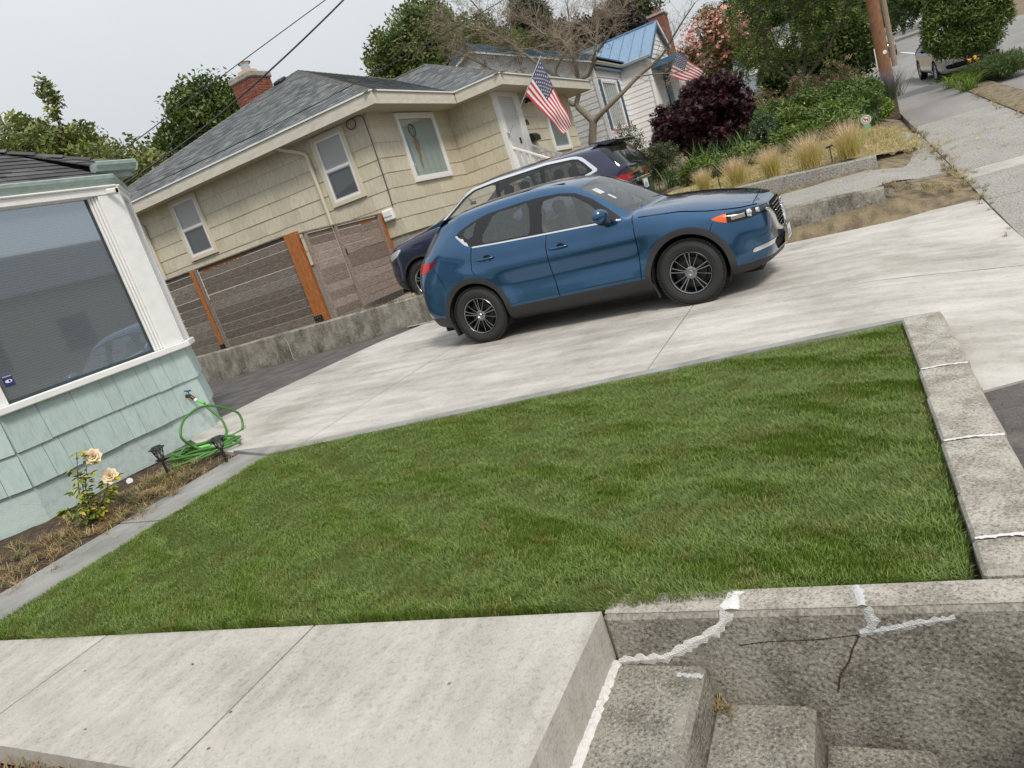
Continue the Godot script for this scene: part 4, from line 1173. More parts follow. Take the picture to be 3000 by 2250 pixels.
# a window on a wall: o lower left corner (seen from outside), d along, n outwards
func window(parent: Node3D, o: Vector3, d: Vector3, n: Vector3, w: float, h: float, trim: float, tm: Material, fm: Material, style: String) -> Node3D:
	var bs := Basis(d, Vector3.UP, n)
	var q := func(x, y, z): return o + d * x + Vector3.UP * y + n * z
	var wn := Node3D.new(); wn.name = "window"; parent.add_child(wn, true)
	wn.global_transform = Transform3D(Basis(), o)
	if trim > 0:
		var t := MB.new()
		t.box(q.call(-trim / 2, h / 2, 0.025), Vector3(trim, h + trim * 2, 0.06), bs, 0.004)
		t.box(q.call(w + trim / 2, h / 2, 0.025), Vector3(trim, h + trim * 2, 0.06), bs, 0.004)
		t.box(q.call(w / 2, h + trim / 2, 0.026), Vector3(w - 0.002, trim, 0.058), bs, 0.004)
		t.box(q.call(w / 2, -trim / 2, 0.028), Vector3(w - 0.002, trim, 0.075), bs, 0.004)
		put(t, "casing", tm, wn)
	var f := MB.new()
	var k := 0.05
	f.box(q.call(k / 2, h / 2, 0.022), Vector3(k, h, 0.05), bs, 0.006)
	f.box(q.call(w - k / 2, h / 2, 0.022), Vector3(k, h, 0.05), bs, 0.006)
	f.box(q.call(w / 2, h - k / 2, 0.0215), Vector3(w - 2 * k, k, 0.05), bs, 0.006)
	f.box(q.call(w / 2, k / 2, 0.0225), Vector3(w - 2 * k, k, 0.055), bs, 0.006)
	if style == "hung": f.box(q.call(w / 2, h * 0.5, 0.024), Vector3(w - 2 * k, 0.06, 0.045), bs, 0.006)
	put(f, "frame", fm, wn)
	if style == "hung":
		var b := MB.new()
		b.quad(q.call(k, h * 0.5, 0.002), q.call(w - k, h * 0.5, 0.002), q.call(w - k, h - k, 0.002), q.call(k, h - k, 0.002))  # pale panel behind the upper sash, its colour imitates the sky mirrored there
		put(b, "sky_reflection", M.sky_reflection, wn)
		var sl := MB.new()
		var y := k + 0.005
		while y < h * 0.5 - 0.03:
			sl.quad(q.call(k, y, 0.001), q.call(w - k, y, 0.001), q.call(w - k, y + 0.026, 0.008), q.call(k, y + 0.026, 0.008))
			y += 0.027
		put(sl, "blind", M.blindgrey, wn)
		var sc := MB.new()
		for e in [[k + 0.012, h * 0.25, 0.022, h * 0.5 - 0.06], [w - k - 0.012, h * 0.25, 0.022, h * 0.5 - 0.06]]:
			sc.box(q.call(e[0], e[1], 0.034), Vector3(e[2], e[3], 0.012), bs)
		for e in [0.5, 0.0]:
			sc.box(q.call(w / 2, h * e + (k + 0.012 if e == 0.0 else -0.042), 0.034), Vector3(w - 2 * k, 0.022, 0.0118), bs)
		put(sc, "screen_frame", M.greymetal, wn)
	for e in ([[0.5, 1.0], [0.0, 0.5]] if style == "hung" else [[0.0, 1.0]]):
		var g := MB.new()
		g.face(q.call(k, h * e[0] + 0.02, 0.028), q.call(w - k, h * e[0] + 0.02, 0.028), q.call(w - k, h * e[1] - 0.02, 0.028), q.call(k, h * e[1] - 0.02, 0.028), n)
		put(g, "pane", M.window, wn)
	return wn

func tan_house() -> void:
	var H := thing("tan_house", Vector3(-13, 0.6, -18), "tan shingled house with grey hip roof and red brick chimney behind the wooden fence", "house")
	var streak := ntex(51, 0.03, [0.0, 0.86, 0.85, 0.83, 0.5, 0.97, 0.97, 0.97, 1.0, 1, 1, 1], 4)
	var mats := []
	for k in [0.94, 1.0, 1.05]:
		mats.append(rough(ntex(52, 0.02, [0.0, 0.50 * k, 0.455 * k, 0.345 * k, 0.5, 0.58 * k, 0.535 * k, 0.415 * k, 1.0, 0.64 * k, 0.595 * k, 0.475 * k], 5), Vector3(1.2, 0.35, 1.2), streak, Vector3(4, 0.25, 4), M.bumps, 0.15, 0.8))
	M.tan = mats[1]
	M.tantrim = flat(0.62, 0.575, 0.455, 0.6)
	M.fascia = rough(ntex(53, 0.02, [0.0, 0.52, 0.49, 0.41, 0.6, 0.60, 0.57, 0.49, 1.0, 0.64, 0.61, 0.53], 4), Vector3(0.3, 0.8, 0.3), null, Vector3.ONE, null, 0, 0.6)
	M.soffit = flat(0.50, 0.46, 0.36, 0.8)
	M.sky_reflection = flat(0.52, 0.53, 0.53, 0.7)  # light grey standing in for sky reflected in the upper panes
	M.blindgrey = flat(0.20, 0.22, 0.23, 0.7)
	M.greymetal = flat(0.35, 0.35, 0.35, 0.5)
	M.brick = rough(ntex(54, 0.02, [0.0, 0.16, 0.05, 0.033, 0.5, 0.27, 0.09, 0.06, 1.0, 0.36, 0.14, 0.10], 4), Vector3(1.5, 1.5, 1.5), M.speck, Vector3(2, 2, 2), null, 0, 0.9)
	M.mortar = flat(0.33, 0.29, 0.25, 0.95)
	M.shingle = tinted(0.95)
	var tones := [Color(0.105, 0.118, 0.125), Color(0.135, 0.15, 0.155), Color(0.165, 0.18, 0.182), Color(0.12, 0.132, 0.14), Color(0.195, 0.21, 0.208), Color(0.09, 0.10, 0.108)]
	# walls and foundation
	var wl := MB.new()
	wl.box(Vector3(-13.2, 3.15, -17.925), Vector3(9.52, 2.6, 9.25))
	wl.box(Vector3(-7.81, 3.15, -19.68), Vector3(1.258, 2.598, 5.74))
	put(wl, "wall", M.tan, H)
	var fo := MB.new()
	fo.box(Vector3(-13.2, 1.1, -17.92), Vector3(9.46, 1.52, 9.2))
	fo.box(Vector3(-7.83, 1.1, -19.68), Vector3(1.24, 1.52, 5.70))
	put(fo, "foundation", M.aggregate, H)
	var ys := [1.86, 2.19, 2.51, 2.83, 3.15, 3.465, 3.78, 4.10, 4.41]
	var X := Vector3.RIGHT; var Z := Vector3.BACK
	# openings measured from the wall's left end, seen from outside
	shakes(H, Vector3(-17.96, 1.86, -13.3), X, Z, 9.52, ys, [[3.19, 4.19, 2.86, 4.42], [7.94, 8.87, 2.83, 4.42]], mats, 0.5, 0.85)
	shakes(H, Vector3(-8.44, 1.86, -13.3), -Z, X, 3.51, ys, [[0.98, 2.73, 2.83, 4.42]], mats, 0.5, 0.85)
	shakes(H, Vector3(-8.44, 1.86, -16.81), X, Z, 1.26, ys, [], mats, 0.42, 0.7)
	shakes(H, Vector3(-7.18, 1.86, -16.81), -Z, X, 5.74, ys, [[0.0, 1.52, 1.8, 4.42], [3.3, 4.75, 2.8, 4.42]], mats, 0.5, 0.8)
	window(H, Vector3(-9.93, 2.95, -13.3), X, Z, 0.75, 1.33, 0.09, M.tantrim, M.white, "hung")
	window(H, Vector3(-14.66, 2.97, -13.3), X, Z, 0.80, 1.33, 0.09, M.tantrim, M.white, "hung")
	var fwn := window(H, Vector3(-8.44, 2.92, -14.36), -Z, X, 1.60, 1.37, 0.075, M.white, M.white, "fixed")
	# curtain with soft folds behind the picture window
	var cu := MB.new()
	var folds := 40
	for i in folds:
		var a := i / float(folds); var b := (i + 1) / float(folds)
		var fa := 0.008 * sin(a * 34.0) + 0.01; var fb := 0.008 * sin(b * 34.0) + 0.01
		var za := -14.40 - a * 1.52; var zb := -14.40 - b * 1.52
		cu.face(Vector3(-8.44 + fa, 2.96, za), Vector3(-8.44 + fb, 2.96, zb), Vector3(-8.44 + fb, 4.26, zb), Vector3(-8.44 + fa, 4.26, za), X)
	put(cu, "curtain", flat(0.42, 0.52, 0.50, 0.9), fwn)
	var sw := window(H, Vector3(-7.18, 2.87, -20.22), -Z, X, 1.30, 1.42, 0.075, M.white, M.white, "fixed")
	var bl := MB.new()
	for i in 34: bl.quad(Vector3(-7.176, 2.92 + i * 0.04, -20.27), Vector3(-7.176, 2.92 + i * 0.04, -21.47), Vector3(-7.168, 2.955 + i * 0.04, -21.47), Vector3(-7.168, 2.955 + i * 0.04, -20.27))
	put(bl, "blind", flat(0.45, 0.55, 0.55, 0.7), sw)
	# door with casing
	var dn := Node3D.new(); dn.name = "door"; H.add_child(dn, true)
	var dl := MB.new()
	dl.box(Vector3(-7.155, 3.27, -17.50), Vector3(0.05, 2.03, 0.92), Basis(), 0.004)
	dl.box(Vector3(-7.128, 3.85, -17.50), Vector3(0.006, 0.6, 0.25), Basis(), 0.002)
	put(dl, "door_leaf", flat(0.58, 0.59, 0.60, 0.5), dn)
	var dc := MB.new()
	dc.box(Vector3(-7.14, 3.30, -16.92), Vector3(0.11, 2.2, 0.20), Basis(), 0.006)
	dc.box(Vector3(-7.14, 3.30, -18.14), Vector3(0.11, 2.2, 0.34), Basis(), 0.006)
	dc.box(Vector3(-7.14, 4.345, -17.50), Vector3(0.109, 0.11, 0.93), Basis(), 0.006)
	put(dc, "casing", M.white, dn)
	var lk := MB.new()
	lk.box(Vector3(-7.118, 3.20, -17.72), Vector3(0.03, 0.15, 0.075), Basis(), 0.01)
	put(lk, "lock", M.black, dn)
	# eaves
	var wf := [[Vector3(-18.67, 0, -12.8), Vector3(-7.86, 0, -12.8)], [Vector3(-7.86, 0, -12.8), Vector3(-7.86, 0, -16.34)], [Vector3(-7.86, 0, -16.34), Vector3(-6.6, 0, -16.34)], [Vector3(-6.6, 0, -16.34), Vector3(-6.6, 0, -23.4)], [Vector3(-6.6, 0, -23.4), Vector3(-18.67, 0, -23.4)], [Vector3(-18.67, 0, -23.4), Vector3(-18.67, 0, -12.8)]]
	for w in wf:
		var a: Vector3 = w[0]; var b: Vector3 = w[1]
		var d := (b - a).normalized(); var n := Vector3(-d.z, 0, d.x)
		var bs := Basis(d, Vector3.UP, d.cross(Vector3.UP))
		var L := a.distance_to(b)
		var f := MB.new()
		f.box((a + b) / 2 + Vector3(0, 4.50, 0) - n * 0.013 + d * 0.013, Vector3(L, 0.235, 0.026), bs, 0.003)
		put(f, "fascia", M.fascia, H)
		var e := MB.new()
		e.box((a + b) / 2 + Vector3(0, 4.636, 0) + n * 0.008, Vector3(L + 0.02, 0.03, 0.05), bs, 0.004)
		put(e, "drip_edge", M.white, H)
	var so := MB.new()
	so.box(Vector3(-13.26, 4.41, -18.1), Vector3(10.74, 0.024, 10.54))
	so.box(Vector3(-7.25, 4.411, -19.87), Vector3(1.25, 0.024, 7.02))
	put(so, "soffit", M.soffit, H)
	# roof planes
	var E := 4.65
	var ap := Vector3(-13.27, 7.23, -18.2)
	var c1 := Vector3(-7.86, E, -12.8); var c0 := Vector3(-18.67, E, -12.8); var c2 := Vector3(-7.86, E, -23.5); var c3 := Vector3(-18.67, E, -23.5)
	var rf := Node3D.new(); rf.name = "roof"; H.add_child(rf, true); rf.global_position = ap
	for pl in [[c0, c1, ap], [c1, c2, ap], [c3, c0, ap], [c2, c3, ap]]:
		var mb := MB.new()
		var t := roof_frame(pl[0], pl[1], pl[2])
		roof_courses(mb, flatten(t, pl), t, 0.135, Vector2(0.12, 0.30), tones)
		tag(put(mb, "shingle_courses", M.shingle, rf), "", "", "", "stuff")
	var d1 := Vector3(-6.58, E, -16.34); var d2 := Vector3(-6.58, E, -23.4)
	var p2 := Vector3(-10.12, 6.30, -19.87)
	var back := Vector3(-14.0, 6.30, -19.87)
	for pl in [[Vector3(-11.5, E + 0.01, -16.34), d1, p2, back], [d1, d2, p2], [d2, Vector3(-11.5, E, -23.4), back, p2]]:
		var mb := MB.new()
		var t := roof_frame(pl[0], pl[1], pl[2])
		roof_courses(mb, flatten(t, pl), t, 0.135, Vector2(0.12, 0.30), tones)
		tag(put(mb, "shingle_courses", M.shingle, rf), "", "", "", "stuff")
	var cp := MB.new()
	var ct := [Color(0.13, 0.135, 0.125), Color(0.16, 0.16, 0.145), Color(0.11, 0.115, 0.11)]
	for pr in [[c1, ap], [c0, ap], [c2, ap], [d1, p2], [d2, p2], [p2, back]]: caps(cp, pr[0], pr[1], Vector3.UP, 0.13, ct)
	tag(put(cp, "ridge_caps", M.shingle, rf), "", "", "", "stuff")
	var vt := MB.new()
	vt.box(Vector3(-13.62, 7.02, -17.72), Vector3(0.32, 0.14, 0.32), Basis(Vector3.RIGHT, 0.44), 0.03)
	put(vt, "roof_vent", M.black, rf)
	# chimney of single bricks
	var ch := Node3D.new(); ch.name = "chimney"; rf.add_child(ch, true); ch.global_position = Vector3(-14.6, 6.4, -17.7)
	var cc := Vector3(-14.55, 0, -17.65); var cw := 0.40
	var co := MB.new()
	co.box(cc + Vector3(0, 6.65, 0), Vector3(cw * 2 - 0.02, 1.5, cw * 2 - 0.02))
	put(co, "mortar_core", M.mortar, ch)
	var bmesh := MB.new(); bmesh.box(Vector3.ZERO, Vector3(0.195, 0.062, 0.09), Basis(), 0.004)
	var bme := bmesh.mesh()
	var brs := [M.brick, tint_of(M.brick, 0.8, 0.72, 0.7), tint_of(M.brick, 1.15, 1.05, 0.95)]
	for row in 19:
		for sidei in 4:
			var b := Basis(Vector3.UP, sidei * PI / 2)
			var span := cw if sidei % 2 == 0 else cw - 0.092
			var cuts := [-1.0, -0.5, 0.0, 0.5, 1.0] if (row + sidei) % 2 == 0 else [-1.0, -0.75, -0.25, 0.25, 0.75, 1.0]
			for k in cuts.size() - 1:
				var wd: float = (cuts[k + 1] - cuts[k]) * span
				putm(bme, "brick", brs[rng.randi() % 3], ch, true, Transform3D(b.scaled_local(Vector3((wd - 0.008) / 0.195, 1, 1)), cc + Vector3(0, 6.0 + row * 0.073, 0) + b * Vector3((cuts[k + 1] + cuts[k]) * 0.5 * span, 0, cw - 0.045 + rng.randf_range(0, 0.004))))
	var cpn := MB.new()
	cpn.box(cc + Vector3(0, 7.44, 0), Vector3(0.90, 0.17, 0.90), Basis(), 0.03)
	put(cpn, "crown", M.oldcap, ch)
	var fl := MB.new()
	fl.box(cc + Vector3(0, 7.59, 0), Vector3(0.40, 0.16, 0.40), Basis(), 0.01)
	put(fl, "flue_tile", flat(0.55, 0.40, 0.28, 0.9), ch)
	var cl := MB.new()
	cl.lathe([Vector2(0.13, 7.66), Vector2(0.13, 7.83), Vector2(0.18, 7.86), Vector2(0.19, 7.89), Vector2(0.12, 7.92), Vector2(0.0, 7.93)], 16, cc)
	put(cl, "flue_cap", M.rimlight, ch)
	# downspouts
	for dd in [[-10.6, 4.40, -10.22, 4.12], [-16.25, 4.40, -15.87, 4.12]]:
		var s := MB.new()
		s.tube(smoothed([Vector3(dd[0], 4.45, -12.88), Vector3(dd[0], 4.37, -12.93), Vector3(dd[0] + 0.1, 4.30, -13.05), Vector3(dd[2], dd[3], -13.22), Vector3(dd[2] + 0.02, 3.9, -13.23), Vector3(dd[2] + 0.02, 1.2, -13.23)], 3), 0.042, 8)
		put(s, "downspout", M.tantrim, H)
	var ub := MB.new()
	ub.box(Vector3(-8.70, 2.33, -13.24), Vector3(0.26, 0.24, 0.11), Basis(), 0.02)
	ub.box(Vector3(-8.70, 2.36, -13.18), Vector3(0.22, 0.12, 0.02), Basis(), 0.008)
	put(ub, "utility_box", M.white, H)
	var cb := MB.new()
	var loop := []
	for k in 13: loop.append(Vector3(-8.84 + cos(TAU * k / 12.0) * 0.12, 4.30 + sin(TAU * k / 12.0) * 0.10, -13.24))
	cb.tube(loop, 0.010, 5, false)
	cb.tube(smoothed([Vector3(-8.9, 4.38, -13.22), Vector3(-8.6, 4.39, -13.2), Vector3(-8.5, 4.32, -13.24), Vector3(-8.52, 3.0, -13.26), Vector3(-8.55, 2.45, -13.26)]), 0.010, 5)
	put(cb, "cable_loop", M.black, H)
	# porch lamp, house numbers, mailbox
	var pl := MB.new()
	pl.lathe([Vector2(0.0, 0.12), Vector2(0.05, 0.1), Vector2(0.10, 0.02), Vector2(0.10, 0.0)], 14, Vector3(-7.02, 4.12, -18.75))
	pl.tube([Vector3(-7.16, 4.2, -18.75), Vector3(-7.06, 4.24, -18.75), Vector3(-7.02, 4.22, -18.75)], 0.012, 6)
	var po := put(pl, "porch_lamp", M.black, H)
	var bu := MB.new()
	bu.lathe([Vector2(0.0, -0.05), Vector2(0.03, -0.03), Vector2(0.035, 0.0), Vector2(0.0, 0.03)], 10, Vector3(-7.02, 4.12, -18.75))
	put(bu, "bulb", flat(0.8, 0.65, 0.35, 0.3), po)
	var nm := MB.new()
	nm.box(Vector3(-7.155, 3.64, -18.55), Vector3(0.02, 0.13, 0.03), Basis(), 0.004)
	nm.box(Vector3(-7.155, 3.64, -18.67), Vector3(0.02, 0.13, 0.03), Basis(Vector3.RIGHT, 0.3), 0.004)
	nm.box(Vector3(-7.155, 3.70, -18.63), Vector3(0.02, 0.03, 0.10), Basis(), 0.004)
	put(nm, "house_number", M.black, H)
	var mbx := MB.new()
	mbx.prism(P([0, 0, 0.16, 0, 0.16, 0.12, 0.08, 0.20, 0, 0.20]), 0.42, Transform3D(Basis(Vector3(1, 0, 0), Vector3(0, 1, 0), Vector3(0, 0, 1)), Vector3(-7.165, 3.14, -18.86)))
	put(mbx, "mailbox", M.black, H)
	# entrance stairs with white rails
	var stp := MB.new()
	for k in 7:
		stp.box(Vector3(-6.98 + k * 0.27, 1.35 - k * 0.09 , -17.58), Vector3(0.268, 1.78 - k * 0.18, 1.3))
	put(stp, "entrance_steps", M.aggregate, H)
	for zz in [-16.98, -18.24]:
		var r := Node3D.new(); r.name = "railing"; H.add_child(r, true); r.global_position = Vector3(-7.1, 2.2, zz)
		var a := Vector3(-7.12, 3.06, zz); var b := Vector3(-5.35, 1.92, zz)
		var sl := (b - a).normalized()
		var rb := Basis(sl, sl.cross(Vector3.BACK) * -1.0, Vector3.BACK)
		var tr := MB.new(); tr.box((a + b) / 2, Vector3((b - a).length(), 0.05, 0.09), rb, 0.006)
		put(tr, "top_rail", M.white, r)
		var br := MB.new(); br.box((a + b) / 2 - Vector3(0, 0.68, 0), Vector3((b - a).length(), 0.045, 0.06), rb, 0.006)
		put(br, "bottom_rail", M.white, r)
		for k in 13:
			var p := a.lerp(b, (k + 0.5) / 13.0)
			var ba := MB.new(); ba.box(p - Vector3(0, 0.35, 0), Vector3(0.035, 0.66, 0.035), Basis(), 0.003)
			put(ba, "baluster", M.white, r)
		for p in [a, b]:
			var ps := MB.new(); ps.box(p - Vector3(0, 0.42, 0), Vector3(0.10, 0.95, 0.10), Basis(), 0.006)
			put(ps, "newel_post", M.white, r)
	# feathered hanging in the picture window
	var dc2 := thing("dream_catcher", Vector3(-8.41, 3.4, -14.86), "round woven hoop with tan feathers hanging in the curtained window", "ornament")
	var hp := MB.new()
	for rr in [0.15, 0.13, 0.06]:
		var ring := []
		for k in 19: ring.append(Vector3(-8.423, 3.98 + sin(TAU * k / 18) * rr, -14.86 + cos(TAU * k / 18) * rr))
		hp.tube(ring, 0.006 if rr > 0.1 else 0.004, 5, false)
	for k in 9: hp.tube([Vector3(-8.423, 3.98 + sin(TAU * k / 9) * 0.06, -14.86 + cos(TAU * k / 9) * 0.06), Vector3(-8.423, 3.98 + sin(TAU * k / 9) * 0.13, -14.86 + cos(TAU * k / 9) * 0.13)], 0.003, 4)
	put(hp, "hoop", flat(0.10, 0.08, 0.06, 0.8), dc2)
	var fm := flat(0.42, 0.26, 0.13, 0.9)
	for q in [[-0.12, 3.72], [-0.05, 3.78], [0.02, 3.70], [0.09, 3.76], [0.0, 3.55], [-0.03, 3.42], [0.03, 3.32], [-0.08, 3.6], [0.07, 3.58], [0.02, 3.22]]:
		var fe := MB.new()
		var c := Vector3(-8.424, q[1], -14.86 + q[0])
		for i in 5:
			var w0 := 0.035 * sin(PI * (i + 0.2) / 5.4); var w1 := 0.035 * sin(PI * (i + 1.2) / 5.4)
			fe.quad(c + Vector3(0, 0.08 - i * 0.035, -w0), c + Vector3(0, 0.08 - i * 0.035, w0), c + Vector3(0.002, 0.045 - i * 0.035, w1), c + Vector3(0.002, 0.045 - i * 0.035, -w1))
		put(fe, "feather", fm, dc2)

# a strip with ragged edges lying on a surface with normal n
func ribbon(mb: MB, pts: Array, w: float, n: Vector3, jag := 0.35, lift := 0.003) -> void:
	var fine := []
	for i in pts.size() - 1:
		var m := maxi(2, int(pts[i].distance_to(pts[i + 1]) / (w * 0.45)))
		for k in m: fine.append(pts[i].lerp(pts[i + 1], float(k) / m))
	fine.append(pts[-1])
	var L := []; var R := []
	for i in fine.size():
		var d: Vector3 = (fine[mini(i + 1, fine.size() - 1)] - fine[maxi(i - 1, 0)]).normalized()
		var s := d.cross(n).normalized()
		L.append(fine[i] + s * w * 0.5 * rng.randf_range(1.0 - jag, 1.0 + jag * 1.6) + n * 0.0005); R.append(fine[i] - s * w * 0.5 * rng.randf_range(1.0 - jag, 1.0 + jag * 1.6) + n * 0.0005)
	for i in fine.size() - 1:
		var a: Vector3 = fine[i] + n * lift; var b: Vector3 = fine[i + 1] + n * lift
		mb.face(a, b, L[i + 1], L[i], n)
		mb.face(a, b, R[i + 1], R[i], n)

func wall_z(x: float) -> float: return -10.25 - (x + 13.0) * 0.0524

func walls_and_steps() -> void:
	# low wall between the two driveways
	var rw := thing("retaining_wall", Vector3(-6, 0.2, -10.6), "low stained concrete wall between the driveway and the wooden fence", "wall")
	var xs := [-30.0, -18, -15, -13, -11, -9, -7, -5, -3, -1, 0.36]
	var ty := [0.83, 0.82, 0.815, 0.81, 0.785, 0.76, 0.735, 0.66, 0.58, 0.495, 0.385]
	var mb := MB.new()
	var prof := func(i):
		var x: float = xs[i]; var z := wall_z(x); var t: float = ty[i]; var b := lot_y(x, z) - 0.15
		return [Vector3(x, b, z + 0.01), Vector3(x, t - 0.025, z), Vector3(x, t, z - 0.025), Vector3(x, t, z - 0.17), Vector3(x, t - 0.03, z - 0.2), Vector3(x, b, z - 0.2)]
	for i in xs.size() - 1:
		var p: Array = prof.call(i); var q: Array = prof.call(i + 1)
		var outs := [Vector3(0, 0, 1), Vector3(0, 1, 1), Vector3.UP, Vector3(0, 1, -1), Vector3(0, 0, -1)]
		for k in 5: mb.face(p[k], p[k + 1], q[k + 1], q[k], outs[k])
	var e: Array = prof.call(xs.size() - 1)
	for k in range(1, 5): mb.tri(e[0], e[k], e[k + 1])
	put(mb, "wall_body", M.retain, rw)
	var tar := MB.new()
	ribbon(tar, [Vector3(-1.2, 0.055, wall_z(-1.2) + 0.012), Vector3(-0.4, 0.02, wall_z(-0.4) + 0.012), Vector3(0.34, -0.01, wall_z(0.34) + 0.012)], 0.05, Vector3(0, 0.2, 1).normalized(), 0.4)
	put(tar, "tar_seal", M.black, rw)
	for c in [[-10.05, 0.55, 0.25]]:
		var cr_ := MB.new()
		var z := wall_z(c[0]) + 0.004
		ribbon(cr_, [Vector3(c[0], c[1] + 0.15, z), Vector3(c[0] + 0.04, c[1], z), Vector3(c[0] + 0.02, c[2], z + 0.003), Vector3(c[0] + 0.07, c[2] - 0.03, z + 0.003)], 0.014, Vector3.BACK, 0.5, 0.002)
		put(cr_, "lime_streak", M.patchgrey, rw)
	# broken mortar along the foot of the wall
	var fo := MB.new()
	ribbon(fo, [Vector3(-7.3, 0.262, wall_z(-7.3) + 0.05), Vector3(-4.0, 0.13, wall_z(-4.0) + 0.06), Vector3(-1.0, 0.01, wall_z(-1.0) + 0.06), Vector3(0.36, -0.045, wall_z(0.36) + 0.06)], 0.13, Vector3.UP, 0.45, 0.012)
	put(fo, "mortar_fillet", M.oldcap, rw)
	# old front wall with its return along the sidewalk
	var ow := thing("lawn_wall", Vector3(0.2, -0.9, -3), "weathered old concrete wall edging the lawn with white patched cracks", "wall")
	var fb := MB.new()
	fb.box(Vector3(-0.38, -0.56, -2.335), Vector3(1.58, 1.12, 0.15), Basis(), 0.02)
	put(fb, "wall_body", M.old, ow)
	var sd := MB.new()
	sd.box(Vector3(0.285, -0.60, -4.06), Vector3(0.24, 1.12, 3.28))
	put(sd, "wall_body", M.old, ow)
	var cz := [-5.70, -4.53, -4.09, -3.5, -3.0, -2.64, -2.415]
	for i in cz.size() - 1:
		var b := MB.new()
		b.box(Vector3(0.275, -0.03, (cz[i] + cz[i + 1]) / 2), Vector3(0.25, 0.09, cz[i + 1] - cz[i] - 0.006), Basis(Vector3.UP, 0.015), 0.012)
		put(b, "cap_block", M.oldcap, ow)
	for z in [-4.53, -3.5, -2.64]:
		var g := MB.new()
		ribbon(g, [Vector3(0.16, 0.0155, z), Vector3(0.28, 0.0155, z - 0.01), Vector3(0.395, 0.0155, z + 0.01)], 0.018, Vector3.UP, 0.4)
		put(g, "grout", M.patch, ow)
	var cp := MB.new()
	cp.box(Vector3(-0.38, 0.0, -2.338), Vector3(1.56, 0.012, 0.125), Basis(), 0.005)
	put(cp, "cap_top", M.oldcap, ow)
	var p1 := MB.new()
	ribbon(p1, [Vector3(-0.66, 0.006, -2.38), Vector3(-0.66, 0.006, -2.27)], 0.06, Vector3.UP, 0.35, 0.005)
	ribbon(p1, [Vector3(-0.665, 0.004, -2.262), Vector3(-0.69, -0.035, -2.26), Vector3(-0.74, -0.085, -2.26), Vector3(-0.82, -0.12, -2.26), Vector3(-0.89, -0.165, -2.26), Vector3(-0.96, -0.195, -2.26), Vector3(-1.05, -0.203, -2.26), Vector3(-1.155, -0.215, -2.26)], 0.036, Vector3.BACK, 0.45, 0.006)
	put(p1, "crack_patch", M.patch, ow)
	var p2 := MB.new()
	ribbon(p2, [Vector3(-0.235, 0.006, -2.39), Vector3(-0.22, 0.006, -2.27)], 0.028, Vector3.UP, 0.35, 0.005)
	ribbon(p2, [Vector3(-0.215, 0.004, -2.262), Vector3(-0.195, -0.045, -2.26), Vector3(-0.21, -0.085, -2.26)], 0.032, Vector3.BACK, 0.35, 0.005)
	ribbon(p2, [Vector3(-0.245, -0.092, -2.26), Vector3(-0.14, -0.08, -2.26), Vector3(-0.08, -0.062, -2.26), Vector3(-0.01, -0.05, -2.26), Vector3(0.045, -0.042, -2.26)], 0.022, Vector3.BACK, 0.45, 0.005)
	put(p2, "crack_patch", M.patchgrey, ow)
	var ck := MB.new()
	ribbon(ck, [Vector3(-0.25, -0.105, -2.2595), Vector3(-0.28, -0.16, -2.2595), Vector3(-0.30, -0.21, -2.2595), Vector3(-0.34, -0.27, -2.2595), Vector3(-0.36, -0.34, -2.2595)], 0.006, Vector3.BACK, 0.5, 0.0006)
	ribbon(ck, [Vector3(-0.25, -0.1, -2.2595), Vector3(-0.38, -0.118, -2.2595), Vector3(-0.55, -0.125, -2.2595), Vector3(-0.66, -0.14, -2.2595)], 0.004, Vector3.BACK, 0.6, 0.0006)
	put(ck, "crack", M.soil, ow)
	# steps down to the sidewalk
	var st := thing("concrete_steps", Vector3(-0.3, -0.9, -1.6), "worn old concrete steps descending beside the stained lawn wall", "steps")
	for k in 4:
		var s := MB.new()
		var top := -0.215 - 0.172 * k
		s.box(Vector3(-0.985 + 0.357 * k, top - 0.35, -1.53), Vector3(0.364, 0.7, 1.455), Basis(), 0.02)
		put(s, "step", M.old, st)
	var ca := MB.new()
	ribbon(ca, [Vector3(-1.162, -0.208, -2.25), Vector3(-1.158, -0.208, -2.03), Vector3(-1.160, -0.208, -1.86), Vector3(-1.158, -0.208, -1.7), Vector3(-1.16, -0.208, -1.2)], 0.04, Vector3(0.5, 0.86, 0), 0.5, 0.01)
	put(ca, "mortar_joint", M.patch, st)
	for q in [[-0.85, -2.19, 0.016]]:
		var sm := MB.new()
		ribbon(sm, [Vector3(q[0] - 0.05, -0.2148, q[1]), Vector3(q[0] + 0.05, -0.2148, q[1] + 0.01)], q[2], Vector3.UP, 0.6, 0.001)
		put(sm, "mortar_smear", M.patchgrey, st)

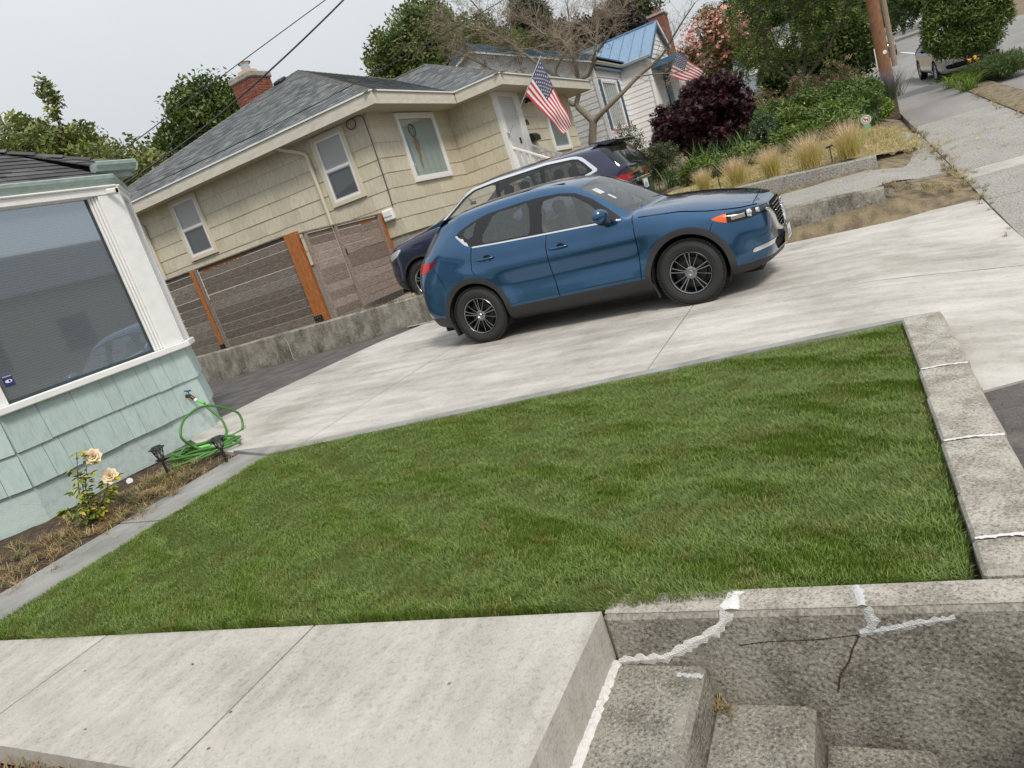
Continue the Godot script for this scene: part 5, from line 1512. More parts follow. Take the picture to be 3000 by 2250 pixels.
func wooden_fence() -> void:
	var F := thing("wooden_fence", Vector3(-11, 0.8, -10.8), "weathered grey board fence and gate with orange cedar posts beside the tan house", "fence")
	var knots := ntex(61, 0.02, [0.0, 0.55, 0.53, 0.52, 0.35, 0.9, 0.9, 0.9, 0.75, 1, 1, 1, 0.92, 1.0, 1.0, 1.0, 1.0, 1.0, 1.0, 1.0], 3)
	var base := [[0.165, 0.137, 0.118], [0.20, 0.17, 0.15], [0.14, 0.115, 0.098], [0.23, 0.20, 0.178]]
	var bm := []; var gm := []
	for b in base:
		bm.append(rough(ntex(62, 0.02, [0.0, b[0] * 0.6, b[1] * 0.58, b[2] * 0.55, 0.5, b[0], b[1], b[2], 1.0, b[0] * 1.7, b[1] * 1.7, b[2] * 1.7], 5), Vector3(0.5, 4.0, 4.0), knots, Vector3(1.2, 1.5, 1.5), M.bumps, 0.3, 0.9))
		gm.append(rough(ntex(63, 0.02, [0.0, b[0] * 0.9, b[1] * 0.8, b[2] * 0.75, 0.5, b[0] * 1.5, b[1] * 1.38, b[2] * 1.32, 1.0, b[0] * 2.1, b[1] * 1.95, b[2] * 1.9], 5), Vector3(4.0, 4.0, 0.5), knots, Vector3(1.5, 1.5, 1.2), M.bumps, 0.3, 0.9))
	var cedar := rough(ntex(64, 0.02, [0.0, 0.24, 0.075, 0.018, 0.5, 0.40, 0.14, 0.035, 1.0, 0.50, 0.20, 0.06], 4), Vector3(4, 0.6, 4), knots, Vector3(2, 0.8, 2), null, 0, 0.7)
	var rust := rough(ntex(65, 0.03, [0.0, 0.12, 0.04, 0.015, 0.5, 0.33, 0.12, 0.04, 1.0, 0.16, 0.10, 0.07], 5), Vector3(2, 5, 2), null, Vector3.ONE, null, 0, 0.9)
	for sec in [[-20.0, -16.1], [-16.0, -12.08], [-11.88, -9.44]]:
		var y := 0.775
		for r in 11:
			var h := 0.15 if r < 10 else 0.10
			if y + h > 2.46: h = 2.46 - y
			if h < 0.05: break
			var b := MB.new()
			var t := rng.randf_range(-0.003, 0.003)
			b.box(Vector3((sec[0] + sec[1]) / 2, y + h / 2, -10.75 + t), Vector3(sec[1] - sec[0], h, 0.022), Basis(Vector3(0, 0, 1), rng.randf_range(-0.0015, 0.0015)), 0.003)
			put(b, "board", bm[rng.randi() % 4], F)
			y += h + rng.randf_range(0.009, 0.016)
		var cap := MB.new()
		cap.box(Vector3((sec[0] + sec[1]) / 2, 2.475, -10.75), Vector3(sec[1] - sec[0] + 0.1, 0.03, 0.11), Basis(), 0.004)
		put(cap, "cap_rail", bm[0], F)
		var ru := MB.new()
		ribbon(ru, [Vector3(sec[0] + 0.1, 2.415, -10.738), Vector3(sec[0] + 1.3, 2.42, -10.738)], 0.055, Vector3.BACK, 0.6, 0.001)
		put(ru, "tannin_stain", rust, F)
	for x in [-16.05, -12.0]:
		var p := MB.new(); p.box(Vector3(x, 1.67, -10.70), Vector3(0.095, 1.6, 0.09), Basis(), 0.006); put(p, "post", cedar, F)
		var s := MB.new(); s.box(Vector3(x + 0.09, 1.63, -10.70), Vector3(0.045, 1.68, 0.05), Basis(), 0.004); put(s, "batten", bm[3], F)
		var k := MB.new(); k.box(Vector3(x, 0.82, -10.70), Vector3(0.11, 0.13, 0.10), Basis(), 0.004); put(k, "post_base", M.black, F)
	for x in [-9.33, -9.225, -9.125]:
		var p := MB.new(); p.box(Vector3(x, 1.62, -10.70 + 0.004 * (x + 9.2)), Vector3(0.098, 1.72, 0.10), Basis(), 0.006); put(p, "post", cedar, F)
	var k2 := MB.new(); k2.box(Vector3(-9.28, 0.82, -10.68), Vector3(0.20, 0.15, 0.10), Basis(), 0.004); put(k2, "post_base", M.black, F)
	for q in [[-9.33, 0.86], [-9.28, 0.86], [-9.22, 0.86], [-9.33, 0.79], [-9.25, 0.80]]:
		var b := MB.new(); b.lathe([Vector2(0.010, 0), Vector2(0.008, 0.008), Vector2(0, 0.01)], 8, Vector3(q[0], q[1], -10.63), Basis(Vector3(1, 0, 0), Vector3(0, 0, 1), Vector3(0, -1, 0))); put(b, "bolt", M.rimlight, F)
	# gate towards the street
	var gate := Node3D.new(); gate.name = "gate"; F.add_child(gate, true); gate.global_position = Vector3(-8.95, 0.8, -12)
	for sec in [[-10.72, -11.58], [-11.70, -13.14]]:
		var y := 0.76
		for r in 11:
			var h := 0.145
			if y + h > 2.38: h = 2.38 - y
			if h < 0.05: break
			var b := MB.new()
			b.box(Vector3(-8.955 + rng.randf_range(-0.003, 0.003), y + h / 2, (sec[0] + sec[1]) / 2), Vector3(0.022, h, sec[0] - sec[1]), Basis(), 0.003)
			put(b, "board", gm[rng.randi() % 4], gate)
			y += h + rng.randf_range(0.006, 0.013)
	for z in [-10.72, -11.64, -13.16]:
		var b := MB.new(); b.box(Vector3(-8.93, 1.57, z), Vector3(0.05, 1.66, 0.085), Basis(), 0.004); put(b, "batten", gm[1], gate)
	var ct := MB.new(); ct.box(Vector3(-8.95, 2.415, -11.98), Vector3(0.11, 0.03, 2.72), Basis(), 0.004); put(ct, "cap_rail", gm[0], gate)
	var rp := MB.new(); rp.box(Vector3(-8.93, 1.5, -13.235), Vector3(0.10, 1.85, 0.095), Basis(), 0.006); put(rp, "post", cedar, F)
	var la := MB.new(); la.box(Vector3(-8.90, 1.86, -11.68), Vector3(0.02, 0.13, 0.03), Basis(), 0.005); put(la, "latch", M.black, gate)
	var ru2 := MB.new()
	ribbon(ru2, [Vector3(-8.943, 2.30, -12.5), Vector3(-8.943, 2.33, -12.9)], 0.07, Vector3.RIGHT, 0.7, 0.001)
	put(ru2, "tannin_stain", rust, gate)

func roof_tabs(parent: Node3D, pts: Array, expo: float, tabs: Vector2, mats: Array, base := []) -> void:
	var called := "shingle"
	var t := roof_frame(pts[0], pts[1], pts[2]) if base.is_empty() else roof_frame(base[0], base[1], base[2])
	var poly := flatten(t, pts)
	var hi := 0.0; var xa := 1e9; var xb := -1e9
	for p in poly: hi = maxf(hi, p.y); xa = minf(xa, p.x); xb = maxf(xb, p.x)
	var v := 0.0
	while v < hi - 0.02:
		var x := xa - rng.randf() * tabs.x
		while x < xb:
			var w := rng.randf_range(tabs.x, tabs.y)
			for q in Geometry2D.intersect_polygons(P([x + 0.002, v, x + w - 0.002, v, x + w - 0.002, v + expo * 1.02, x + 0.002, v + expo * 1.02]), poly):
				var mb := MB.new()
				var idx := Geometry2D.triangulate_polygon(q)
				var th := rng.randf_range(0.010, 0.016)
				for i in range(0, idx.size(), 3):
					var e := []
					for m in 3:
						var pt: Vector2 = q[idx[i + m]]
						e.append(t * Vector3(pt.x, pt.y, th * (1.0 - 0.8 * (pt.y - v) / expo)))
					if (e[2] - e[0]).cross(e[1] - e[0]).dot(t.basis.z) < 0: mb.tri(e[0], e[2], e[1])
					else: mb.tri(e[0], e[1], e[2])
				for i in q.size():
					var a: Vector2 = q[i]; var b: Vector2 = q[(i + 1) % q.size()]
					mb.face(t * Vector3(a.x, a.y, th * (1.0 - 0.8 * (a.y - v) / expo)), t * Vector3(b.x, b.y, th * (1.0 - 0.8 * (b.y - v) / expo)), t * Vector3(b.x, b.y, -0.004), t * Vector3(a.x, a.y, -0.004), t.basis * Vector3(b.y - a.y, a.x - b.x, 0))
				put(mb, called, mats[rng.randi() % mats.size()], parent)
			x += w
		v += expo

func gutter(parent: Node3D, pts: Array, m: Material, called := "gutter") -> void:
	# ogee trough swept along pts; outwards is to the right of travel
	var prof := [Vector2(0.0, 0.0), Vector2(0.075, 0.0), Vector2(0.085, 0.03), Vector2(0.115, 0.06), Vector2(0.12, 0.095), Vector2(0.11, 0.105), Vector2(0.10, 0.095), Vector2(0.0, 0.09)]
	var mb := MB.new()
	var ring := []
	for i in pts.size():
		var d0: Vector3 = (pts[i] - pts[i - 1]).normalized() if i > 0 else (pts[1] - pts[0]).normalized()
		var d1: Vector3 = (pts[i + 1] - pts[i]).normalized() if i < pts.size() - 1 else d0
		var n0 := Vector3(-d0.z, 0, d0.x); var n1 := Vector3(-d1.z, 0, d1.x)
		var n := (n0 + n1).normalized()
		n /= maxf(n.dot(n0), 0.3)
		var r := []
		for p in prof: r.append(pts[i] + n * p.x + Vector3.UP * p.y)
		ring.append(r)
	for i in pts.size() - 1:
		for k in prof.size() - 1:
			var d: Vector2 = prof[k + 1] - prof[k]
			var dd: Vector3 = (pts[i + 1] - pts[i]).normalized()
			mb.face(ring[i][k], ring[i][k + 1], ring[i + 1][k + 1], ring[i + 1][k], Vector3(-dd.z, 0, dd.x) * d.y + Vector3.DOWN * d.x)
	for e in [0, pts.size() - 1]:
		for k in range(1, prof.size() - 1): mb.tri(ring[e][0], ring[e][k], ring[e][k + 1])
	put(mb, called, m, parent)

func blue_house() -> void:
	var H := thing("blue_house", Vector3(-8.5, 0.1, -5), "pale blue shingled house with white framed picture window and dark roof beside the walkway", "house")
	var streak := ntex(71, 0.03, [0.0, 0.74, 0.78, 0.80, 0.45, 0.95, 0.96, 0.97, 1.0, 1, 1, 1], 4)
	var bl := []
	for k in [0.96, 1.0, 1.03]:
		bl.append(rough(ntex(72, 0.015, [0.0, 0.38 * k, 0.475 * k, 0.455 * k, 0.5, 0.445 * k, 0.55 * k, 0.525 * k, 1.0, 0.48 * k, 0.59 * k, 0.56 * k], 5), Vector3(1.0, 0.5, 1.0), streak, Vector3(3, 0.35, 3), M.bumps, 0.12, 0.75))
	M.bluepaint = bl[1]
	var chips := rough(ntex(73, 0.02, [0.0, 0.22, 0.28, 0.28, 0.2, 0.41, 0.495, 0.48, 0.6, 0.47, 0.56, 0.54, 1.0, 0.51, 0.60, 0.575], 5), Vector3(0.8, 0.8, 0.8), null, Vector3.ONE, M.bumps, 0.3, 0.85)
	var gut := rough(ntex(74, 0.02, [0.0, 0.24, 0.315, 0.29, 0.6, 0.33, 0.42, 0.39, 1.0, 0.40, 0.49, 0.46], 4), Vector3(0.6, 1.5, 0.6), null, Vector3.ONE, null, 0, 0.45)
	var foot := P([-7.4, -3.78, -7.4, -6.02, -8.0, -6.62, -16, -6.62, -16, 4, -8.0, 4, -8.0, -3.18])
	var inn := func(k: float) -> PackedVector2Array: return Geometry2D.offset_polygon(foot, -k)[0]
	var up := func(p: PackedVector2Array, y0: float, y1: float, m: Material, called: String):
		var mb := MB.new()
		mb.prism(p, y1 - y0, Transform3D(Basis(Vector3(1, 0, 0), Vector3(0, 0, 1), Vector3(0, 1, 0)), Vector3(0, y0, 0)))
		put(mb, called, m, H)
	up.call(inn.call(0.012), -0.2, 0.56, chips, "foundation")
	up.call(inn.call(0.012), 0.56, 1.3, M.bluepaint, "wall")
	up.call(inn.call(0.45), 1.3, 3.2, M.interior, "inner_wall")
	up.call(inn.call(0.02), 3.17, 3.42, M.whitewood, "frieze")
	var A := Vector3(-7.4, 0, -3.78); var B := Vector3(-7.4, 0, -6.02); var C := Vector3(-8.0, 0, -6.62); var D := Vector3(-8.0, 0, -3.18)
	var ys := [0.55, 0.91, 1.285]
	for seg in [[A, B], [B, C], [D, A]]:
		var d: Vector3 = (seg[1] - seg[0]).normalized()
		shakes(H, seg[0] + Vector3(0, 0.55, 0), d, Vector3(-d.z, 0, d.x), seg[0].distance_to(seg[1]), ys, [], bl, 0.16, 0.42, "shake", 0.024, 0.005)
	var cw := MB.new()
	cw.box(Vector3(-12.05, 2.2, -6.6), Vector3(7.9, 1.95, 0.08))
	cw.box(Vector3(-8.07, 2.2, 0.4), Vector3(0.1, 1.95, 7.1))
	put(cw, "wall", M.bluepaint, H)
	# the three bay windows
	var win := 0
	for seg in [[A, B], [B, C], [D, A]]:
		var d: Vector3 = (seg[1] - seg[0]).normalized(); var n := Vector3(-d.z, 0, d.x); var L: float = seg[0].distance_to(seg[1])
		var bs := Basis(d, Vector3.UP, d.cross(Vector3.UP))
		var q := func(u, y, k): return seg[0] + d * u + Vector3.UP * y + n * k
		var w := Node3D.new(); w.name = "window"; H.add_child(w, true); w.global_position = seg[0] + Vector3(0, 1.3, 0)
		var e0 := 0.13 if win == 0 else 0.16; var e1 := 0.36 if win == 0 else 0.16
		var sl := MB.new(); sl.box(q.call(L / 2, 1.322, 0.02), Vector3(L + (0.05 if win == 0 else 0.0), 0.075, 0.12), bs, 0.01); put(sl, "sill", M.whitewood, w)
		var tr := MB.new()
		tr.box(q.call(e0 / 2, 2.27, -0.005), Vector3(e0, 1.82, 0.08), bs, 0.006)
		tr.box(q.call(L - 0.135 if win == 0 else L - e1 / 2, 2.27, -0.006), Vector3(0.27 if win == 0 else e1, 1.82, 0.08), bs, 0.006)
		tr.box(q.call(L / 2, 3.225, 0.0), Vector3(L, 0.09, 0.085), bs, 0.006)
		for k in 2:
			tr.box(q.call(L / 2, 3.245 + k * 0.025, 0.01 + k * 0.012), Vector3(L, 0.024, 0.075 + k * 0.02), bs, 0.008)
		put(tr, "casing", M.whitewood, w)
		if win == 0:
			for u in [L - 0.285, L - 0.318, L - 0.352]:
				var mo := MB.new(); mo.box(q.call(u, 2.27, -0.01 - (L - 0.28 - u) * 0.35), Vector3(0.026, 1.82, 0.05), bs, 0.009); put(mo, "moulding", M.whitewood, w)
		var fr := MB.new()
		fr.box(q.call(L - e1 - 0.015, 2.27, -0.05), Vector3(0.03, 1.82, 0.03), bs); fr.box(q.call(e0 + 0.015, 2.27, -0.05), Vector3(0.03, 1.82, 0.03), bs)
		fr.box(q.call((e0 + L - e1) / 2, 1.375, -0.05), Vector3(L - e0 - e1, 0.03, 0.031), bs)
		put(fr, "frame", M.darkframe, w)
		var g := MB.new()
		g.face(q.call(e0, 1.36, -0.045), q.call(L - e1, 1.36, -0.045), q.call(L - e1, 3.18, -0.045), q.call(e0, 3.18, -0.045), n)
		put(g, "pane", M.film, w)
		if win == 0:
			var bld := Node3D.new(); bld.name = "blind"; w.add_child(bld, true)
			var sm := MB.new()
			sm.box(Vector3.ZERO, Vector3(L - e0 - e1 - 0.06, 0.003, 0.027), bs * Basis(Vector3.RIGHT, 0.9))
			var mesh_ := sm.mesh()
			for k in 62: putm(mesh_, "slat", M.slat, bld, true, Transform3D(Basis(), q.call((e0 + L - e1) / 2, 1.40 + k * 0.0285, -0.115)))
			var ts := MB.new()
			for u in [e0 + 0.35, L - e1 - 0.35]: ts.box(q.call(u, 2.27, -0.098), Vector3(0.004, 1.78, 0.002), bs)
			put(ts, "ladder_cord", M.slat, bld)
			var stk := MB.new(); stk.box(q.call(e0 + 0.13, 1.575, -0.0415), Vector3(0.095, 0.11, 0.002), bs)
			var so := put(stk, "warning_sticker", M.sticker, w)
			var ey := MB.new()
			var pl := PackedVector2Array()
			for k in 12: pl.append(Vector2(cos(PI * k / 12.0) * 0.034, sin(PI * k / 12.0) * 0.016))
			for k in 12: pl.append(Vector2(-cos(PI * k / 12.0) * 0.034, -sin(PI * k / 12.0) * 0.016))
			ey.prism(pl, 0.0006, Transform3D(bs, q.call(e0 + 0.13, 1.57, -0.0398)))
			put(ey, "eye_print", M.white, so)
			var pu := MB.new()
			pu.lathe([Vector2(0.011, 0.0), Vector2(0.0, 0.0003)], 12, q.call(e0 + 0.138, 1.57, -0.039), Basis(bs.x, bs.z, -bs.y))
			put(pu, "pupil_print", M.black, so)
			var tx := TextMesh.new()
			tx.text = "WARNING"; tx.font_size = 16; tx.pixel_size = 0.0011; tx.depth = 0.0004
			putm(tx, "print", M.white, so, true, Transform3D(bs, q.call(e0 + 0.13, 1.619, -0.0400)))
		win += 1
	# roof
	var t0 := []
	for k in [[0.085, 0.085, 0.092], [0.11, 0.11, 0.116], [0.135, 0.133, 0.138], [0.07, 0.07, 0.076]]:
		t0.append(rough(ntex(75, 0.05, [0.0, k[0] * 0.8, k[1] * 0.8, k[2] * 0.8, 1.0, k[0] * 1.2, k[1] * 1.2, k[2] * 1.2], 4), Vector3(1.5, 1.5, 1.5), M.speck, Vector3(3, 3, 3), M.bumps, 0.3, 0.95))
	var ga := Vector3(-7.45, 3.295, -3.75); var gb := Vector3(-7.45, 3.295, -5.99); var gc := Vector3(-8.05, 3.295, -6.59)
	gutter(H, [Vector3(-8.05, 3.295, -3.15), ga, gb, gc], gut)
	var sof := MB.new()
	sof.prism(P([-7.45, -3.75, -7.45, -5.99, -8.05, -6.59, -8.3, -6.59, -8.3, -3.15, -8.05, -3.15]), 0.02, Transform3D(Basis(Vector3(1, 0, 0), Vector3(0, 0, 1), Vector3(0, 1, 0)), Vector3(0, 3.30, 0)))
	put(sof, "soffit", M.whitewood, H)
	var rf := Node3D.new(); rf.name = "roof"; H.add_child(rf, true); rf.global_position = Vector3(-8.5, 3.5, -5)
	var pk := 0.40
	var R1 := Vector3(-8.6, 3.41 + 1.5 * 0.30, -5.2)
	roof_tabs(rf, [ga + Vector3(0.05, 0.095, 0), gb + Vector3(0.05, 0.095, 0), Vector3(-8.38, 4.0, -5.6), Vector3(-8.38, 4.0, -4.0)], 0.13, Vector2(0.25, 0.36), t0)
	roof_tabs(rf, [gb + Vector3(0.05, 0.095, 0.0), gc + Vector3(0.04, 0.095, -0.02), Vector3(-8.38, 4.0, -5.6)], 0.13, Vector2(0.25, 0.36), t0)
	# main roof: eave along the street side, hip running back from its corner
	var K := Vector3(-7.62, 3.58, -6.52)
	var TP := Vector3(-12.0, 6.09, -1.35)
	roof_tabs(rf, [Vector3(-8.34, 3.993, -3.6), Vector3(-8.34, 3.993, -5.6), Vector3(-7.62, 3.58, -6.02), K, TP, Vector3(-12.0, 6.09, 0.5)], 0.14, Vector2(0.28, 0.4), t0, [Vector3(-7.62, 3.58, -3.6), K, TP])
	var mr := MB.new()
	mr.tri(K + Vector3(0, -0.02, 0), TP + Vector3(0, -0.02, 0), Vector3(-16.0, 3.56, -6.52))
	mr.quad(Vector3(-8.3, 3.97, 5), Vector3(-8.3, 3.97, -3.6), Vector3(-12.0, 6.09, 0.5), Vector3(-12, 6.09, 5))
	mr.quad(Vector3(-7.5, 3.44, -3.7), Vector3(-7.5, 3.44, -2.9), Vector3(-8.4, 3.99, -2.9), Vector3(-8.4, 3.99, -4.0))
	put(mr, "roof_deck", t0[0], rf)
	for i in 26:
		var o := K.lerp(TP, (i + 0.4) / 26.0)
		var cpm := MB.new(); caps(cpm, o, o + (TP - K).normalized() * 0.235, Vector3.UP, 0.14, [Color(1, 1, 1)], 0.23)
		put(cpm, "hip_cap", t0[rng.randi() % 4], rf)
	gutter(H, [Vector3(-7.62, 3.49, -6.02), Vector3(-7.62, 3.49, -6.56)], gut)
	gutter(H, [Vector3(-7.62, 3.49, -6.56), Vector3(-15.0, 3.49, -6.56)], gut)
	var fs := MB.new()
	fs.box(Vector3(-7.64, 3.52, -6.28), Vector3(0.03, 0.15, 0.5)); fs.box(Vector3(-7.83, 3.44, -6.3), Vector3(0.4, 0.02, 0.5))
	put(fs, "fascia", gut, H)
	# security camera under the eave
	var sc := thing("security_camera", Vector3(-7.35, 3.2, -5.9), "small white box security camera under the pale blue eave", "camera")
	var cb := MB.new()
	var cbs := Basis(Vector3.UP, 0.35) * Basis(Vector3(0, 0, 1), -0.15)
	cb.box(Vector3(-7.30, 3.20, -5.90), Vector3(0.12, 0.06, 0.06), cbs, 0.012)
	put(cb, "housing", M.white, sc)
	var ln := MB.new(); ln.box(Vector3(-7.30, 3.20, -5.90) + cbs * Vector3(0.061, 0, 0), Vector3(0.006, 0.046, 0.046), cbs, 0.002); put(ln, "lens", M.gloss, sc)
	var br := MB.new(); br.tube([Vector3(-7.38, 3.235, -5.92), Vector3(-7.33, 3.22, -5.91)], 0.012, 6); put(br, "bracket", M.white, sc)

func garden_hose() -> void:
	var T := thing("garden_hose", Vector3(-6.6, 0.2, -5.0), "bright green garden hose coiled on the concrete and fed from the tap", "hose")
	var g := rough(ntex(81, 0.03, [0.0, 0.035, 0.12, 0.02, 0.5, 0.06, 0.2, 0.03, 1.0, 0.09, 0.27, 0.05], 3), Vector3(6, 6, 6), null, Vector3.ONE, null, 0, 0.45)
	var pts := [Vector3(-7.26, 0.66, -5.78), Vector3(-7.2, 0.62, -5.8), Vector3(-7.05, 0.53, -5.72), Vector3(-6.95, 0.38, -5.74), Vector3(-6.78, 0.26, -5.6), Vector3(-6.6, 0.235, -5.4)]
	# tall loop, then turns of the coil
	pts.append_array([Vector3(-6.55, 0.24, -5.62), Vector3(-6.58, 0.42, -5.68), Vector3(-6.62, 0.60, -5.46), Vector3(-6.64, 0.66, -5.26), Vector3(-6.66, 0.6, -5.04), Vector3(-6.64, 0.45, -4.92), Vector3(-6.6, 0.28, -5.02)])
	var turns := 4
	for k in turns * 9:
		var a := TAU * k / 9.0 + 0.6
		var r := 0.40 + 0.06 * sin(k * 1.7) - 0.03 * (k / 9)
		pts.append(Vector3(-6.52 + cos(a) * r * 1.12, 0.235 + 0.018 * (k / 9) + 0.02 * sin(k * 2.3 + 1.0), -5.02 + sin(a) * r * 0.74))
	pts.append_array([Vector3(-6.3, 0.25, -4.75), Vector3(-6.55, 0.24, -4.55), Vector3(-6.62, 0.22, -4.42)])
	var mb := MB.new()
	mb.tube(smoothed(pts, 5), 0.0135, 8)
	put(mb, "hose", g, T)
	var c := MB.new(); c.tube([Vector3(-7.26, 0.66, -5.78), Vector3(-7.17, 0.605, -5.79)], 0.017, 10); put(c, "sleeve", flat(0.16, 0.55, 0.10, 0.4), T)
	var c2 := MB.new(); c2.tube([Vector3(-6.60, 0.275, -5.02), Vector3(-6.50, 0.262, -5.10)], 0.018, 10); put(c2, "sleeve", flat(0.16, 0.55, 0.10, 0.4), T)
	var fi := MB.new(); fi.tube([Vector3(-7.285, 0.675, -5.775), Vector3(-7.255, 0.657, -5.78)], 0.021, 10); put(fi, "coupling", M.white, T)
	var S := thing("wall_tap", Vector3(-7.35, 0.72, -5.77), "brass wall tap with blue wheel handle on the blue house corner", "tap")
	var b := MB.new(); b.tube([Vector3(-7.41, 0.74, -5.77), Vector3(-7.33, 0.735, -5.77), Vector3(-7.30, 0.71, -5.77), Vector3(-7.285, 0.675, -5.775)], [0.02, 0.022, 0.022, 0.02], 8); put(b, "spout", flat(0.12, 0.07, 0.04, 0.4, 0.7), S)
	var hd := MB.new()
	var ring := []
	for k in 11: ring.append(Vector3(-7.33 + cos(TAU * k / 10) * 0.033, 0.80 + sin(TAU * k / 10) * 0.012, -5.77 + sin(TAU * k / 10) * 0.033))
	hd.tube(ring, 0.008, 6, false)
	for k in 5: hd.tube([Vector3(-7.33, 0.80, -5.77), ring[k * 2]], 0.006, 5)
	hd.tube([Vector3(-7.33, 0.74, -5.77), Vector3(-7.33, 0.80, -5.77)], 0.007, 6)
	put(hd, "handle", flat(0.03, 0.16, 0.42, 0.4), S)

func stake_lamp(at: Vector3, h: float, label: String) -> void:
	var T := thing("path_light", at, label, "light", "solar stake lights by the walkway")
	var st := MB.new(); st.tube([at - Vector3(0, 0.03, 0), at + Vector3(0, h * 0.52, 0)], [0.012, 0.014], 8); st.lathe([Vector2(0.014, h * 0.52), Vector2(0.024, h * 0.55), Vector2(0.02, h * 0.58)], 10, at); put(st, "stake", M.black, T)
	var cg := MB.new()
	for k in 8:
		for sg in [-1.0, 1.0]:
			var a := TAU * k / 8
			cg.tube([at + Vector3(cos(a) * 0.026, h * 0.58, sin(a) * 0.026), at + Vector3(cos(a + sg * 0.4) * 0.042, h * 0.74, sin(a + sg * 0.4) * 0.042), at + Vector3(cos(a + sg * 0.1) * 0.055, h * 0.90, sin(a + sg * 0.1) * 0.055)], 0.0035, 4, false)
	put(cg, "cage", M.black, T)
	var gl := MB.new(); gl.lathe([Vector2(0.018, h * 0.6), Vector2(0.034, h * 0.88)], 12, at); put(gl, "diffuser", flat(0.5, 0.5, 0.48, 0.4), T)
	var tp := MB.new(); tp.lathe([Vector2(0.058, h * 0.89), Vector2(0.078, h * 0.905), Vector2(0.076, h * 0.925), Vector2(0.048, h * 0.955), Vector2(0.044, h * 0.985), Vector2(0.0, h)], 18, at); put(tp, "cap", M.black, T)

func rose_bush() -> void:
	var base := Vector3(-6.24, bed_y(-6.24, -3.48), -3.48)
	var T := thing("rose_bush", base, "small yellowing rose bush with two cream blooms in the flower bed", "plant")
	var stem := MB.new()
	var tips := []
	var sk := [[Vector3(0, 0.3, -0.08), Vector3(0.0, 0.52, -0.20)], [Vector3(0.03, 0.2, -0.2), Vector3(0.02, 0.29, -0.31)], [Vector3(-0.02, 0.14, 0.07), Vector3(0.0, 0.23, 0.13)], [Vector3(0, 0.25, 0.0), Vector3(-0.02, 0.62, -0.16)], [Vector3(0.02, 0.1, -0.1), Vector3(0.05, 0.2, -0.18)], [Vector3(0.0, 0.2, -0.03), Vector3(0.02, 0.42, -0.08)]]
	for s in sk:
		var pts := smoothed([base - Vector3(0, 0.03, 0), base + s[0], base + s[1]], 5)
		var rr := []
		for i in pts.size(): rr.append(lerpf(0.007, 0.003, float(i) / pts.size()))
		stem.tube(pts, rr, 5)
		tips.append(pts)
	put(stem, "stems", flat(0.10, 0.09, 0.025, 0.7), T)
	var greens := [flat(0.16, 0.22, 0.025, 0.5), flat(0.30, 0.31, 0.03, 0.5), flat(0.42, 0.36, 0.03, 0.5), flat(0.09, 0.16, 0.02, 0.5)]
	var lf := MB.new()
	var P0 := [Vector3(0, 0, 0), Vector3(0.010, 0.002, 0.012), Vector3(0.012, 0.003, 0.026), Vector3(0, -0.002, 0.044)]
	for sg in [-1.0, 1.0]:
		lf.quad(P0[0], P0[1] * Vector3(sg, 1, 1) + Vector3(0, 0.004, 0), P0[2] * Vector3(sg, 1, 1) + Vector3(0, 0.004, 0), P0[3])
	var lm := lf.mesh()
	for s in 2:
		for m in greens: m.cull_mode = BaseMaterial3D.CULL_DISABLED
	for pts in tips:
		for i in range(3, pts.size(), 1):
			var dir := Basis(Vector3.UP, rng.randf() * TAU)
			var o: Vector3 = pts[i]
			for k in 5:
				var rot := dir * Basis(Vector3.UP, (k - 2) * 0.9 * 0.8) * Basis(Vector3.RIGHT, rng.randf_range(-0.2, 0.6))
				putm(lm, "leaf", greens[rng.randi() % 4], T, true, Transform3D(rot.scaled(Vector3.ONE * rng.randf_range(1.2, 1.9)), o + dir * Vector3(0, 0, 0.03) + rot * Vector3(0, 0, 0.012)))
	var pet := flat(0.82, 0.68, 0.48, 0.6)
	for c in [base + Vector3(0.02, 0.53, -0.25), base + Vector3(0.02, 0.31, -0.31)]:
		var fl := MB.new()
		for ring in 4:
			var n := 5 + ring
			for k in n:
				var a := TAU * k / n + ring * 0.5
				var d := Basis(Vector3(-0.6, 0, 0.7).normalized().cross(Vector3.UP).normalized(), 0.0) * Basis(Quaternion(Vector3.UP, Vector3(0.72, 0.35, 0.6).normalized())) * Basis(Vector3.UP, a) * Basis(Vector3.RIGHT, -1.25 + ring * 0.36)
				var r := 0.026 + ring * 0.010
				var o: Vector3 = c + d * Vector3(0, 0, 0.004 * ring)
				fl.quad(o, o + d * Vector3(r * 0.8, 0.004, r * 0.6), o + d * Vector3(0, 0.008, r * 1.25), o + d * Vector3(-r * 0.8, 0.004, r * 0.6))
		put(fl, "bloom", pet, T)
	var wp := thing("white_pipe", Vector3(-7.2, 0.2, -4.42), "short white plastic pipe elbow poking from the flower bed", "pipe")
	var w := MB.new(); w.tube([Vector3(-7.1, 0.14, -4.5), Vector3(-7.08, 0.22, -4.47), Vector3(-7.0, 0.235, -4.43)], [0.028, 0.03, 0.032], 10); put(w, "pipe", M.white, wp)

